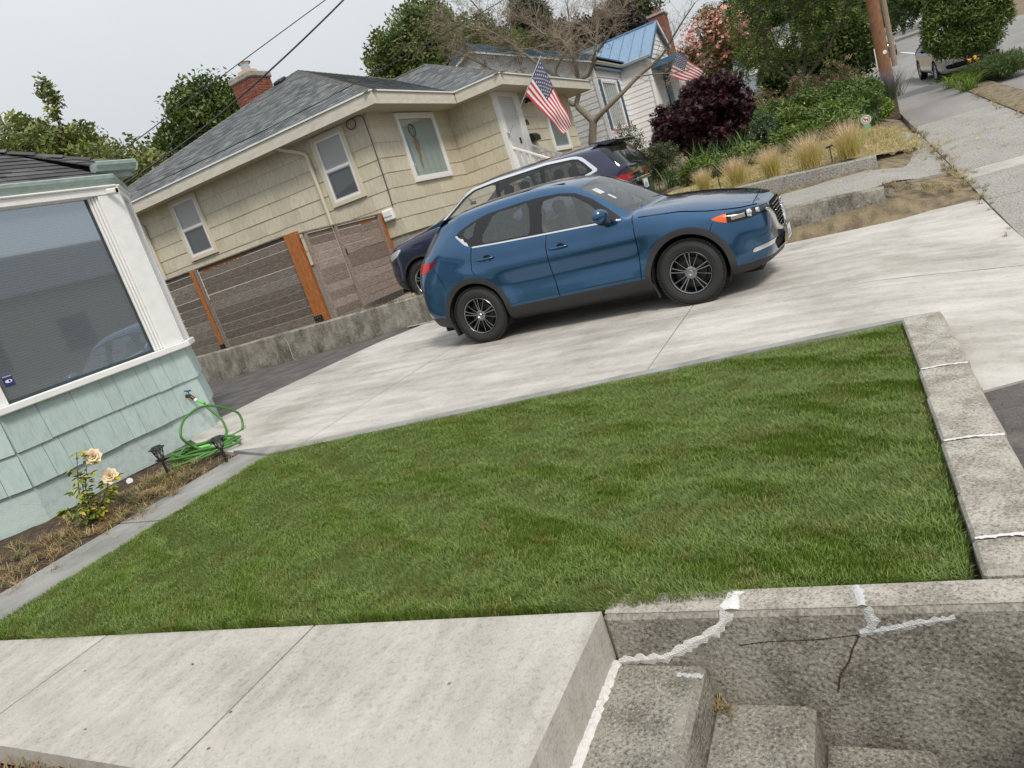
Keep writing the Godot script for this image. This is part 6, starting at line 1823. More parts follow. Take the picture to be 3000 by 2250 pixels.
# ---------- plants ----------
# a sprig: n leaves about a short twig; shape 0 oval, 1 lance, 2 fingered (maple), 3 needles
func sprig(n: int, leaf: float, shape: int, spread := 0.5) -> ArrayMesh:
	var mb := MB.new()
	for k in n:
		var a := TAU * k * 0.382 + rng.randf() * 0.5
		var t := float(k) / n
		var o := Vector3(0, (t - 0.5) * leaf * 2.2 * spread * 2, 0)
		var b := Basis(Vector3.UP, a) * Basis(Vector3.RIGHT, rng.randf_range(-0.7, 0.5))
		var L := leaf * rng.randf_range(0.75, 1.2)
		o += b * Vector3(0, 0, leaf * 0.25)
		if shape == 2:
			for f in 5:
				var c := b * Basis(Vector3.UP, (f - 2) * 0.62)
				var l := L * (1.0 - 0.16 * absf(f - 2))
				mb.quad(o, o + c * Vector3(L * 0.12, 0.0, l * 0.5), o + c * Vector3(0, -L * 0.08, l), o + c * Vector3(-L * 0.12, 0.0, l * 0.5))
		else:
			var w: float = L * ([0.30, 0.16, 0.2, 0.05][shape])
			var m1 := o + b * Vector3(w, L * 0.06, L * 0.45); var m2 := o + b * Vector3(-w, L * 0.06, L * 0.45)
			var tip := o + b * Vector3(0, -L * 0.08, L)
			mb.tri(o, m1, tip); mb.tri(o, tip, m2)
	return mb.mesh()

# leaves scattered through ellipsoids; thing > trunk, limbs, crown
func leafy(called: String, label: String, category: String, group: String, base: Vector3, trunk: Array, blobs: Array, count: int, mesh_: Mesh, tones: Array, mat: Material, bark: Material, size := Vector2(0.8, 1.25), hollow := 0.45) -> Node3D:
	var T := thing(called, base, label, category, group)
	if trunk.size():
		var tb := MB.new()
		var pts := []; var rr := []
		for i in range(0, trunk.size(), 4):
			pts.append(base + Vector3(trunk[i], trunk[i + 1], trunk[i + 2])); rr.append(trunk[i + 3])
		tb.tube(pts, rr, 8)
		put(tb, "trunk", bark, T)
		for b in blobs:
			var lb := MB.new()
			var top: Vector3 = pts[-1] if b[0].y > pts[-1].y - base.y + 0.2 or pts.size() < 3 else pts[pts.size() - 2]
			var c: Vector3 = base + b[0]
			var mid := top.lerp(c, 0.55) + Vector3(0, -0.12 * top.distance_to(c), 0)
			var lp := smoothed([top - Vector3(0, 0.1, 0), mid, c, c + (c - mid).normalized() * minf(b[1].x, b[1].y) * 0.6], 4)
			var lr := []
			for i in lp.size(): lr.append(lerpf(rr[-1] * 0.62, rr[-1] * 0.08, float(i) / lp.size()))
			lb.tube(lp, lr, 5)
			for s in 5:
				var st: Vector3 = lp[4 + rng.randi() % 6]
				var e: Vector3 = c + Vector3(rng.randf_range(-1, 1), rng.randf_range(-0.6, 1), rng.randf_range(-1, 1)) * b[1] * 0.85
				lb.tube([st, st.lerp(e, 0.5) + Vector3(0, -0.05, 0), e], [rr[-1] * 0.22, rr[-1] * 0.13, rr[-1] * 0.04], 4)
			put(lb, "limb", bark, T)
	var where := []; var cols := []
	var vol := 0.0
	for b in blobs: vol += pow(b[1].x * b[1].y * b[1].z, 0.75)
	var nz := FastNoiseLite.new(); nz.seed = rng.randi() % 1000; nz.frequency = 0.9
	for b in blobs:
		var n := int(count * pow(b[1].x * b[1].y * b[1].z, 0.75) / vol)
		var made := 0; var tries := 0
		while made < n and tries < n * 4:
			tries += 1
			var d := Vector3(rng.randfn(), rng.randfn(), rng.randfn()).normalized()
			var r := pow(rng.randf(), 1.0 / 2.2)
			if r < hollow and rng.randf() < 0.6: continue
			r *= 1.0 + 0.28 * nz.get_noise_3dv(d * 2.2 + b[0])
			var p: Vector3 = b[0] + d * r * b[1]
			if nz.get_noise_3dv((base + p) * 1.3) < -0.22: continue # gaps between clumps
			var sc := rng.randf_range(size.x, size.y)
			where.append(Transform3D(Basis(Vector3(rng.randfn(), rng.randfn(), rng.randfn()).normalized(), rng.randf() * TAU).scaled(Vector3.ONE * sc), base + p))
			var t: Color = tones[rng.randi() % tones.size()]
			var k := rng.randf_range(0.8, 1.2)
			cols.append(Color(t.r * k, t.g * k, t.b * k))
			made += 1
	copies(mesh_, "crown", mat, where, cols, T).set_meta("kind", "stuff")
	return T

# arching blades from one foot; cols: base, middle, tip
func blades(n: int, length: Vector2, width: float, lean: Vector2, droop: float, cols: Array, foot := 0.05, segs := 4) -> ArrayMesh:
	var mb := MB.new()
	for k in n:
		var a := rng.randf() * TAU
		var dir := Vector3(cos(a), 0, sin(a)); var side := Vector3(-sin(a), 0, cos(a)).rotated(Vector3.UP, rng.randf_range(-0.6, 0.6))
		var L := rng.randf_range(length.x, length.y); var le := rng.randf_range(lean.x, lean.y)
		var o := Vector3(rng.randfn(), 0, rng.randfn()) * foot * 0.6
		var w := width * rng.randf_range(0.7, 1.2)
		var tone := rng.randf_range(0.8, 1.2)
		var pl := o - side * w; var pr := o + side * w
		var c0 := Color(1, 1, 1)
		for s in segs:
			var t := float(s + 1) / segs
			var p := o + dir * (le * L * t + droop * L * t * t * 0.6) + Vector3.UP * L * (t * cos(le * 0.9) - droop * t * t * 0.55)
			var ww := w * (1.0 - pow(t, 2.2))
			var cc: Color = (cols[0] as Color).lerp(cols[1], t * 2) if t < 0.5 else (cols[1] as Color).lerp(cols[2], t * 2 - 1)
			mb.col = Color(cc.r * tone, cc.g * tone, cc.b * tone)
			if s == segs - 1: mb.tri(pl, pr, p)
			else: mb.quad(pl, pr, p + side * ww, p - side * ww)
			pl = p - side * ww; pr = p + side * ww
	mb.col = Color(1, 1, 1)
	return mb.mesh()

func lawn() -> void:
	var tuft := MB.new()
	for k in 8:
		var a := TAU * k / 8.0 + rng.randf()
		var d := Vector3(cos(a), 0, sin(a)); var s := Vector3(-sin(a), 0, cos(a)) * 0.0014
		var o := d * rng.randf_range(0.002, 0.014)
		var L := rng.randf_range(0.032, 0.056); var le := rng.randf_range(0.15, 0.7)
		var m := o + d * le * L * 0.35 + Vector3.UP * L * 0.62; var t := o + d * le * L + Vector3.UP * L * (1.0 - le * 0.3)
		tuft.quad(o - s, o + s, m + s * 0.85, m - s * 0.85)
		tuft.tri(m - s * 0.85, m + s * 0.85, t)
	var ms := tuft.mesh()
	var nz := FastNoiseLite.new(); nz.seed = 3; nz.frequency = 0.9; nz.fractal_octaves = 3
	var ny := FastNoiseLite.new(); ny.seed = 9; ny.frequency = 2.6; ny.fractal_octaves = 3
	var where := []; var cols := []
	var tris := Geometry2D.triangulate_polygon(LAWN)
	var areas := []; var tot := 0.0
	for i in range(0, tris.size(), 3):
		var ar := absf((LAWN[tris[i + 1]] - LAWN[tris[i]]).cross(LAWN[tris[i + 2]] - LAWN[tris[i]])) / 2
		areas.append(ar); tot += ar
	var N := 105000
	for j in areas.size():
		for q in int(N * areas[j] / tot):
			var u := rng.randf(); var v := rng.randf()
			if u + v > 1: u = 1 - u; v = 1 - v
			var p: Vector2 = LAWN[tris[j * 3]] + (LAWN[tris[j * 3 + 1]] - LAWN[tris[j * 3]]) * u + (LAWN[tris[j * 3 + 2]] - LAWN[tris[j * 3]]) * v
			# blades lie in bands where the sod was combed; stretched noise along the strips of turf
			var s1 := nz.get_noise_2d(p.x * 0.7 + p.y * 0.8, (p.y - p.x * 0.55) * 2.2)
			var s2 := ny.get_noise_2d(p.x, p.y)
			var lay := clampf(s1 * 1.3, -0.8, 0.8)
			var ax := Basis(Vector3(0.5, 0, 0.86).normalized(), lay * 0.75) * Basis(Vector3.UP, rng.randf() * TAU)
			var sc := rng.randf_range(0.75, 1.25) * (1.0 + 0.18 * s2)
			where.append(Transform3D(ax.scaled(Vector3.ONE * sc), Vector3(p.x, drive_y(p.x) - 0.016, p.y)))
			var k := rng.randf_range(0.75, 1.25) * (1.0 + 0.12 * s2)
			var c := Color(0.128, 0.205, 0.022).lerp(Color(0.19, 0.26, 0.07), clampf(0.5 + s1 * 1.4, 0, 1))  # paler, bluer bands: sky sheen on leaning blades put into the colour
			if rng.randf() < 0.03 + 0.05 * clampf(-s2 * 3, 0, 1): c = Color(0.32, 0.30, 0.10)
			elif s2 < -0.3: c = c.lerp(Color(0.17, 0.19, 0.03), 0.5)
			cols.append(Color(c.r * k, c.g * k, c.b * k))
	tag(copies(ms, "lawn_grass", M.blade, where, cols), "freshly laid dense green turf between the walkway and the driveway", "grass", "", "stuff")

func straw_tufts(called: String, label: String, spots: Array, tones: Array, sz: Vector2) -> void:
	var ms := blades(14, Vector2(0.05, 0.10), 0.0022, Vector2(0.2, 1.1), 0.6, [Color(1, 1, 1), Color(1, 1, 1), Color(1, 1, 1)], 0.03, 3)
	var where := []; var cols := []
	for s in spots:
		for k in int(s[3]):
			var p := Vector3(s[0].x + rng.randfn() * s[1], 0, s[0].z + rng.randfn() * s[2])
			p.y = s[4].call(p.x, p.z)
			where.append(Transform3D(Basis(Vector3.UP, rng.randf() * TAU).scaled(Vector3.ONE * rng.randf_range(sz.x, sz.y)), p))
			var t: Color = tones[rng.randi() % tones.size()]
			var q := rng.randf_range(0.75, 1.25)
			cols.append(Color(t.r * q, t.g * q, t.b * q))
	tag(copies(ms, called, M.blade, where, cols), label, "grass", "", "stuff")

func feather_grass() -> void:
	var m1 := blades(620, Vector2(0.42, 0.66), 0.0026, Vector2(0.02, 0.50), 0.22, [Color(0.46, 0.36, 0.12), Color(0.56, 0.50, 0.15), Color(0.72, 0.54, 0.40)], 0.09, 5)
	var m2 := blades(620, Vector2(0.40, 0.68), 0.0026, Vector2(0.02, 0.54), 0.24, [Color(0.48, 0.37, 0.13), Color(0.58, 0.50, 0.16), Color(0.74, 0.55, 0.42)], 0.10, 5)
	var labs := ["straw feather grass clump nearest the bare end of the garden wall", "second feather grass clump, beside the stake light", "middle feather grass clump along the garden wall", "fourth feather grass clump, close to the parked blue car's bonnet", "small yellowish feather grass clump furthest along the garden wall"]
	var at := [Vector3(0.06, 0.70, -13.72), Vector3(-0.55, 0.72, -13.72), Vector3(-1.17, 0.76, -13.72), Vector3(-1.76, 0.80, -13.75), Vector3(-2.36, 0.86, -13.8)]
	var sc := [1.22, 1.14, 1.04, 0.98, 0.8]
	for i in 5:
		var o := putm(m1 if i % 2 == 0 else m2, "feather_grass", M.blade, null, false, Transform3D(Basis(Vector3.UP, i * 1.3).scaled(Vector3.ONE * sc[i]), at[i]))
		tag(o, labs[i], "ornamental grass", "feather grass clumps on the garden wall")

func garden() -> void:
	M.blade = tinted(0.5, 0.35)
	M.leaf = tinted(0.45, 0.4)
	M.bark = rough(ntex(91, 0.03, [0.0, 0.05, 0.04, 0.03, 0.5, 0.12, 0.095, 0.07, 1.0, 0.2, 0.165, 0.125], 5), Vector3(2, 0.7, 2), null, Vector3.ONE, M.bumps, 0.8, 0.95)
	M.palebark = rough(ntex(92, 0.04, [0.0, 0.10, 0.085, 0.062, 0.4, 0.22, 0.19, 0.145, 0.7, 0.30, 0.27, 0.215, 1.0, 0.40, 0.37, 0.31], 5), Vector3(1.6, 1.2, 1.6), null, Vector3.ONE, M.bumps, 0.6, 0.95)
	lawn()
	straw_tufts("dry_bed_grass", "straw coloured dry grass clippings strewn over the flower bed soil", [[Vector3(-6.2, 0, -4.2), 0.22, 0.25, 260, bed_y], [Vector3(-6.15, 0, -3.55), 0.25, 0.25, 260, bed_y], [Vector3(-6.3, 0, -2.6), 0.3, 0.5, 320, bed_y], [Vector3(-6.5, 0, -4.5), 0.15, 0.15, 90, bed_y]], [Color(0.36, 0.25, 0.12), Color(0.45, 0.34, 0.17), Color(0.30, 0.20, 0.09), Color(0.14, 0.16, 0.05)], Vector2(0.6, 1.4))
	straw_tufts("verge_weeds", "small reddish and green weeds along the front walk's lower edge", [[Vector3(-3.3, 0, -1.17), 0.7, 0.05, 60, func(x, z): return drive_y(x) - 0.1], [Vector3(-2.6, 0, -1.2), 0.35, 0.03, 14, func(x, z): return drive_y(x) - 0.1]], [Color(0.16, 0.2, 0.05), Color(0.3, 0.14, 0.07), Color(0.26, 0.22, 0.09)], Vector2(0.9, 1.9))
	straw_tufts("step_grass", "tuft of dry grass growing in the corner of a concrete step", [[Vector3(-0.765, 0, -2.215), 0.012, 0.012, 3, func(x, z): return -0.385]], [Color(0.25, 0.2, 0.06), Color(0.3, 0.22, 0.1)], Vector2(0.7, 1.0))
	var kerb := func(x, z): return maxf(street_y(z), ground_y(x, z))
	straw_tufts("kerb_weeds", "dry weeds and grass in the pavement joints by the driveways", [[Vector3(1.36, 0, -12.5), 0.07, 1.2, 70, kerb], [Vector3(1.38, 0, -16), 0.05, 1.8, 40, kerb], [Vector3(0.9, 0, -11.3), 0.3, 0.2, 40, kerb], [Vector3(0.45, 0, -11.05), 0.05, 0.06, 16, kerb], [Vector3(2.9, 0, -19), 0.05, 2.5, 60, kerb], [Vector3(-7.9, 0, -10.62), 0.5, 0.05, 36, func(x, z): return 0.72]], [Color(0.36, 0.28, 0.12), Color(0.46, 0.37, 0.18), Color(0.14, 0.17, 0.05), Color(0.22, 0.11, 0.07)], Vector2(0.8, 1.7))
	var gy := func(x, z): return nb_y(x, z)
	straw_tufts("dry_lawn_strip", "bleached dry grass strip behind the garden wall", [[Vector3(-0.6, 0, -15.4), 1.0, 0.8, 1500, gy], [Vector3(0.6, 0, -16.5), 0.3, 0.9, 700, gy], [Vector3(-2.2, 0, -14.8), 0.7, 0.5, 700, gy]], [Color(0.5, 0.4, 0.19), Color(0.58, 0.47, 0.24), Color(0.38, 0.35, 0.14)], Vector2(0.7, 1.3))
	feather_grass()
	# border plants, near to far
	var gr := func(a, b, d): return [Color(a, b, d), Color(a * 1.25, b * 1.2, d), Color(a * 1.5, b * 1.3, d)]
	var iris := blades(46, Vector2(0.45, 0.75), 0.014, Vector2(0.05, 0.6), 0.35, gr.call(0.035, 0.085, 0.02), 0.16, 4)
	var lily := blades(80, Vector2(0.5, 0.8), 0.009, Vector2(0.2, 0.8), 0.75, gr.call(0.11, 0.19, 0.025), 0.16, 5)
	var spots := [[-2.5, -17.3, 1.25, 0], [-2.05, -17.8, 1.3, 0], [-3.0, -18.0, 1.35, 0], [-3.5, -16.8, 1.0, 0], [-2.8, -16.4, 0.85, 0], [-3.9, -16.0, 0.9, 0], [-0.2, -17.6, 0.95, 0], [0.25, -18.0, 0.95, 0], [0.6, -17.9, 0.7, 0], [-0.9, -17.2, 0.8, 0], [0.0, -18.6, 1.1, 0], [-1.5, -19.4, 1.1, 0]]
	var names := ["tall iris clump below the dark red maple", "tall iris clump beside the white flowering plant", "dense iris clump under the maple's left skirt", "iris clump behind the dark SUV's tail", "low iris clump at the dry lawn's edge", "low broad leaved iris clump by the SUV's number plate", "green iris clump below the small street tree", "sword leaved clump next to the yellow flowers", "short iris clump near the round green sign", "small iris clump at the dry grass edge", "iris clump behind the yellow flowers", "iris clump at the foot of the forked garden tree"]
	for i in spots.size():
		var s = spots[i]
		tag(putm(iris, "iris_clump", M.blade, null, false, Transform3D(Basis(Vector3.UP, s[0] * 5).scaled(Vector3.ONE * s[2]), Vector3(s[0], nb_y(s[0], s[1]) - 0.01, s[1]))), names[i], "plant", "iris clumps in the neighbour's border")
	var oval := sprig(8, 0.07, 0); var small := sprig(9, 0.045, 0); var fing := sprig(6, 0.085, 2); var lance := sprig(9, 0.11, 1); var need := sprig(16, 0.11, 3)
	M.sp_oval = sprig(10, 0.16, 0); M.sp_far = sprig(10, 0.24, 0); M.sp_lance = lance
	var G1 := [Color(0.06, 0.11, 0.022), Color(0.09, 0.15, 0.03), Color(0.12, 0.18, 0.035)]
	var G2 := [Color(0.11, 0.18, 0.03), Color(0.16, 0.23, 0.035), Color(0.085, 0.14, 0.025)]
	var at := func(x, z): return Vector3(x, nb_y(x, z) - 0.02, z)
	leafy("red_maple", "dark burgundy weeping Japanese maple mounded beside the white house", "tree", "", at.call(-3.15, -20.2), [0, 0, 0, 0.06, 0.02, 0.4, 0, 0.05, 0.05, 0.8, 0.05, 0.045], [[Vector3(0.0, 1.05, 0), Vector3(1.1, 0.72, 0.95)], [Vector3(0.66, 1.42, 0.1), Vector3(0.62, 0.52, 0.6)], [Vector3(-0.6, 1.05, 0.1), Vector3(0.66, 0.66, 0.65)], [Vector3(0.2, 0.55, 0.2), Vector3(0.9, 0.5, 0.75)], [Vector3(1.05, 1.1, 0.2), Vector3(0.35, 0.4, 0.4)], [Vector3(-1.1, 0.7, 0.2), Vector3(0.3, 0.4, 0.4)], [Vector3(0.1, 1.75, 0.1), Vector3(0.4, 0.25, 0.4)]], 4600, fing, [Color(0.028, 0.006, 0.010), Color(0.046, 0.009, 0.015), Color(0.07, 0.014, 0.02), Color(0.018, 0.005, 0.008)], M.leaf, M.bark, Vector2(0.8, 1.3), 0.3)
	leafy("white_flower_bush", "green bushy plant dotted with small white flowers", "plant", "", at.call(-1.5, -17.6), [], [[Vector3(0, 0.3, 0), Vector3(0.38, 0.36, 0.34)], [Vector3(0.05, 0.62, 0), Vector3(0.28, 0.3, 0.26)]], 700, small, [Color(0.09, 0.14, 0.06), Color(0.12, 0.17, 0.08), Color(0.06, 0.1, 0.035)], M.leaf, M.bark)
	flowers("white_flower_bush", at.call(-1.5, -17.6) + Vector3(0.02, 0.5, 0.12), Vector3(0.34, 0.34, 0.25), 44, Color(0.78, 0.8, 0.74), 0.022, "loose white blossoms over the green bushy plant")
	leafy("yellow_flower_patch", "loose green perennials with scattered yellow flowers", "plant", "", at.call(-0.3, -18.4), [], [[Vector3(0, 0.3, 0), Vector3(0.8, 0.3, 0.5)], [Vector3(-0.7, 0.35, 0.1), Vector3(0.4, 0.4, 0.4)]], 900, lance, G2, M.leaf, M.bark)
	flowers("yellow_flower_patch", at.call(-0.3, -18.4) + Vector3(-0.2, 0.55, 0.2), Vector3(0.9, 0.22, 0.3), 40, Color(0.78, 0.5, 0.03), 0.02, "small yellow blossoms above the loose perennials")
	leafy("dark_green_shrub", "low dark green shrub beside the yellow flowers", "shrub", "", at.call(0.35, -18.9), [], [[Vector3(0, 0.3, 0), Vector3(0.55, 0.42, 0.4)], [Vector3(-1.2, 0.3, 0.3), Vector3(0.5, 0.4, 0.4)]], 1100, oval, G1, M.leaf, M.bark)
	leafy("bright_shrub", "small bright green shrub at the planter's foot", "shrub", "", at.call(0.95, -20.6), [], [[Vector3(0, 0.2, 0), Vector3(0.22, 0.2, 0.2)]], 200, oval, [Color(0.16, 0.26, 0.03), Color(0.2, 0.3, 0.04)], M.leaf, M.bark)
	leafy("red_salvia", "wispy shrub with thin red flower spikes in front of the white house", "shrub", "", at.call(-4.3, -17.4), [], [[Vector3(0, 0.5, 0), Vector3(0.75, 0.5, 0.6)], [Vector3(-0.2, 1.1, 0), Vector3(0.5, 0.55, 0.4)], [Vector3(0.5, 0.6, 0), Vector3(0.5, 0.45, 0.4)]], 1500, small, [Color(0.06, 0.08, 0.03), Color(0.10, 0.12, 0.04), Color(0.045, 0.05, 0.022)], M.leaf, M.bark)
	flowers("red_salvia", at.call(-4.4, -17.4) + Vector3(0, 1.1, 0.1), Vector3(0.55, 0.6, 0.4), 60, Color(0.6, 0.06, 0.07), 0.028, "red flower spikes over the wispy shrub")
	leafy("plume_perennials", "hazy pinkish brown flower plumes behind the border", "plant", "", at.call(-0.9, -22.6), [], [[Vector3(-0.9, 0.7, 0), Vector3(0.5, 0.5, 0.3)], [Vector3(0.2, 0.75, 0), Vector3(0.5, 0.5, 0.3)], [Vector3(1.1, 0.75, 0), Vector3(0.6, 0.55, 0.3)]], 1000, small, [Color(0.26, 0.17, 0.10), Color(0.33, 0.22, 0.14), Color(0.14, 0.15, 0.06), Color(0.09, 0.12, 0.04)], M.leaf, M.bark)
	leafy("tall_green_border", "mixed tall green border plants under the forked tree", "plant", "", at.call(-0.6, -20.4), [], [[Vector3(-1.0, 0.4, 0), Vector3(0.7, 0.45, 0.5)], [Vector3(0.2, 0.45, 0), Vector3(0.8, 0.5, 0.5)], [Vector3(1.1, 0.35, 0.2), Vector3(0.5, 0.4, 0.5)]], 1700, lance, G1 + G2, M.leaf, M.bark)
	leafy("mounded_border", "mounded mid green perennials edging the dry lawn", "plant", "", at.call(-1.9, -16.5), [], [[Vector3(-0.9, 0.22, 0), Vector3(0.5, 0.26, 0.4)], [Vector3(0.0, 0.2, -0.3), Vector3(0.45, 0.24, 0.4)], [Vector3(1.0, 0.22, -0.5), Vector3(0.5, 0.26, 0.4)], [Vector3(1.9, 0.22, -0.9), Vector3(0.5, 0.26, 0.4)]], 1500, lance, G2 + [Color(0.16, 0.22, 0.04)], M.leaf, M.bark)
	leafy("garden_tree", "forked small leaved green tree spreading over the neighbour's border", "tree", "", at.call(-0.72, -24.4), [0, 0, 0, 0.13, 0.02, 0.55, 0, 0.11, -0.05, 0.95, 0, 0.09], [[Vector3(-1.0, 2.0, 0), Vector3(0.95, 0.7, 0.9)], [Vector3(0.4, 2.1, 0), Vector3(1.0, 0.75, 0.9)], [Vector3(-0.9, 3.1, 0), Vector3(1.0, 0.8, 0.9)], [Vector3(0.6, 3.2, 0), Vector3(1.1, 0.9, 1.0)], [Vector3(1.5, 2.5, 0), Vector3(0.8, 0.8, 0.8)], [Vector3(0.0, 4.2, 0), Vector3(1.6, 0.9, 1.2)]], 3000, oval, G2 + [Color(0.12, 0.15, 0.03), Color(0.06, 0.1, 0.02)], M.leaf, M.bark, Vector2(0.8, 1.3), 0.4)
	var dw := []
	for b in [[Vector3(-0.3, 2.0, 0), Vector3(0.95, 0.7, 0.8)], [Vector3(0.5, 2.4, 0), Vector3(0.9, 0.75, 0.8)], [Vector3(0.1, 3.1, 0), Vector3(0.55, 0.5, 0.5)], [Vector3(1.2, 1.8, 0), Vector3(0.8, 0.6, 0.7)], [Vector3(-0.8, 2.3, 0), Vector3(0.5, 0.45, 0.5)]]: dw.append([b[0] * 1.27, b[1] * 1.27])
	leafy("pink_dogwood", "broad dogwood tree covered in pale pink bracts", "tree", "", at.call(-4.0, -33.2), [0, 0, 0, 0.11, 0.05, 1.0, 0, 0.09, 0.05, 1.6, 0, 0.07], dw, 2600, oval, [Color(0.15, 0.17, 0.03), Color(0.22, 0.15, 0.04), Color(0.10, 0.15, 0.03), Color(0.30, 0.13, 0.06)], M.leaf, M.bark, Vector2(1.0, 1.6))
	flowers("pink_dogwood", at.call(-4.0, -33.2) + Vector3(0.2, 3.2, 0.45), Vector3(1.6, 1.15, 0.8), 720, Color(0.76, 0.40, 0.34), 0.075, "pale pink bracts over the dogwood's crown")
	leafy("tall_hedge", "tall dark green hedge trees behind the utility pole", "tree", "", at.call(0.2, -30.5), [0, 0, 0, 0.14, 0, 1.0, 0, 0.12, 0, 1.6, 0, 0.1], [[Vector3(0.2, 1.2, 0), Vector3(1.3, 1.2, 1.0)], [Vector3(0.3, 2.6, 0), Vector3(1.3, 1.2, 1.0)], [Vector3(0.2, 4.0, 0), Vector3(1.4, 1.2, 1.0)], [Vector3(-1.6, 1.0, 0), Vector3(1.0, 0.9, 0.8)]], 4000, M.sp_oval, [Color(0.045, 0.08, 0.018), Color(0.07, 0.115, 0.025), Color(0.10, 0.15, 0.035)], M.leaf, M.bark)
	# lavender in its dark planter beside the pole
	var lv := blades(620, Vector2(0.5, 0.95), 0.0065, Vector2(0.05, 0.8), 0.15, [Color(0.06, 0.08, 0.04), Color(0.12, 0.15, 0.08), Color(0.23, 0.19, 0.27)], 0.22, 4)
	tag(putm(lv, "lavender_bush", M.blade, null, false, Transform3D(Basis(), Vector3(1.12, 1.30, -21.5))), "grey green lavender bush with purple spikes in the dark planter", "shrub")
	var pb := MB.new(); pb.box(Vector3(1.03, 1.05, -21.85), Vector3(0.66, 0.6, 0.9), Basis(), 0.02)
	tag(put(pb, "planter_box", M.bark), "dark wooden planter box holding the lavender by the pole", "planter")
	# planting strip at the kerb
	var ds := [[2.95, -22.2, 1.0, "arching daylily clump at the planting strip's near end"], [3.25, -23.2, 1.1, "daylily clump with orange yellow flowers below the kerb shrub"], [2.85, -24.0, 1.0, "daylily clump against the sidewalk beside the silver car"], [3.3, -24.6, 1.0, "daylily clump in the middle of the planting strip"]]
	for s in ds:
		tag(putm(lily, "daylily_clump", M.blade, null, false, Transform3D(Basis(Vector3.UP, s[1]).scaled(Vector3.ONE * s[2]), Vector3(s[0], street_y(s[1]) + 0.01, s[1]))), s[3], "plant", "daylilies in the planting strip")
	flowers("daylily_clump", Vector3(3.3, street_y(-23.2) + 0.62, -23.1), Vector3(0.2, 0.12, 0.2), 8, Color(0.8, 0.42, 0.03), 0.04, "orange yellow daylily blooms above the strip")
	leafy("feathery_ground_cover", "feathery green ground cover spilling towards the road", "shrub", "", Vector3(3.7, street_y(-23.6), -23.6), [], [[Vector3(0, 0.22, 0), Vector3(0.6, 0.25, 0.9)], [Vector3(0.3, 0.2, 0.8), Vector3(0.5, 0.22, 0.6)]], 900, need, [Color(0.09, 0.14, 0.04), Color(0.12, 0.18, 0.05)], M.leaf, M.bark)
	leafy("kerb_shrub", "large leafy light green shrub on thin stems in front of the silver car", "shrub", "", Vector3(3.35, street_y(-25.0), -25.0), [0, 0, 0, 0.035, 0.05, 0.35, 0, 0.03, 0.08, 0.55, 0, 0.028], [[Vector3(-0.25, 1.1, 0), Vector3(0.5, 0.4, 0.5)], [Vector3(0.45, 0.95, 0), Vector3(0.5, 0.42, 0.5)], [Vector3(0.1, 1.7, 0), Vector3(0.7, 0.5, 0.6)], [Vector3(0.85, 1.35, 0), Vector3(0.35, 0.35, 0.4)], [Vector3(-0.6, 1.75, 0), Vector3(0.28, 0.4, 0.35)], [Vector3(0.2, 2.3, 0), Vector3(0.55, 0.5, 0.5)], [Vector3(0.75, 1.95, 0), Vector3(0.3, 0.5, 0.35)], [Vector3(-0.5, 2.3, 0), Vector3(0.22, 0.45, 0.3)], [Vector3(1.05, 1.75, 0.1), Vector3(0.18, 0.25, 0.25)], [Vector3(-0.75, 1.35, 0.2), Vector3(0.2, 0.3, 0.25)]], 3300, sprig(10, 0.105, 1), [Color(0.10, 0.16, 0.035), Color(0.14, 0.21, 0.045), Color(0.19, 0.26, 0.06), Color(0.07, 0.115, 0.025)], M.leaf, M.bark, Vector2(0.9, 1.35), 0.4)
	# background trees
	leafy("maple_behind_blue_house", "light green broadleaf tree rising behind the blue house roof", "tree", "trees behind the houses", Vector3(-22.6, 0.3, -16.5), [0, 0, 0, 0.25, 0, 2.5, 0, 0.2, 0.2, 4.0, 0, 0.15], [[Vector3(-1.2, 7.4, 0), Vector3(2.4, 1.7, 2.0)], [Vector3(0.9, 7.0, 0), Vector3(1.4, 1.3, 1.6)], [Vector3(2.6, 5.6, 0), Vector3(2.0, 1.5, 1.8)], [Vector3(-1.5, 5.0, 0), Vector3(2.6, 1.8, 2.0)], [Vector3(4.0, 4.2, -0.5), Vector3(1.6, 1.4, 1.6)], [Vector3(1.5, 3.8, 0), Vector3(2.4, 1.6, 1.8)], [Vector3(1.35, 8.9, 0), Vector3(0.22, 0.9, 0.3)]], 6500, M.sp_oval, [Color(0.14, 0.18, 0.04), Color(0.19, 0.23, 0.055), Color(0.09, 0.13, 0.03), Color(0.25, 0.26, 0.08)], M.leaf, M.bark)
	leafy("dark_tree_behind_tan_house", "darker green tree between the blue house and the brick chimney", "tree", "trees behind the houses", Vector3(-25.0, 0.8, -26.5), [0, 0, 0, 0.3, 0, 3.0, 0, 0.25, 0.2, 5.5, 0, 0.2], [[Vector3(0.2, 8.8, 0), Vector3(2.2, 1.8, 2.0)], [Vector3(-2.2, 7.6, 0), Vector3(2.0, 1.7, 1.8)], [Vector3(2.0, 7.0, 0), Vector3(2.0, 1.8, 1.8)], [Vector3(-0.5, 5.6, 0), Vector3(3.2, 2.4, 2.2)], [Vector3(-3.5, 5.2, 0), Vector3(1.8, 2.0, 1.8)]], 5200, M.sp_far, [Color(0.07, 0.12, 0.022), Color(0.10, 0.155, 0.03), Color(0.14, 0.19, 0.04), Color(0.05, 0.085, 0.018)], M.leaf, M.bark)
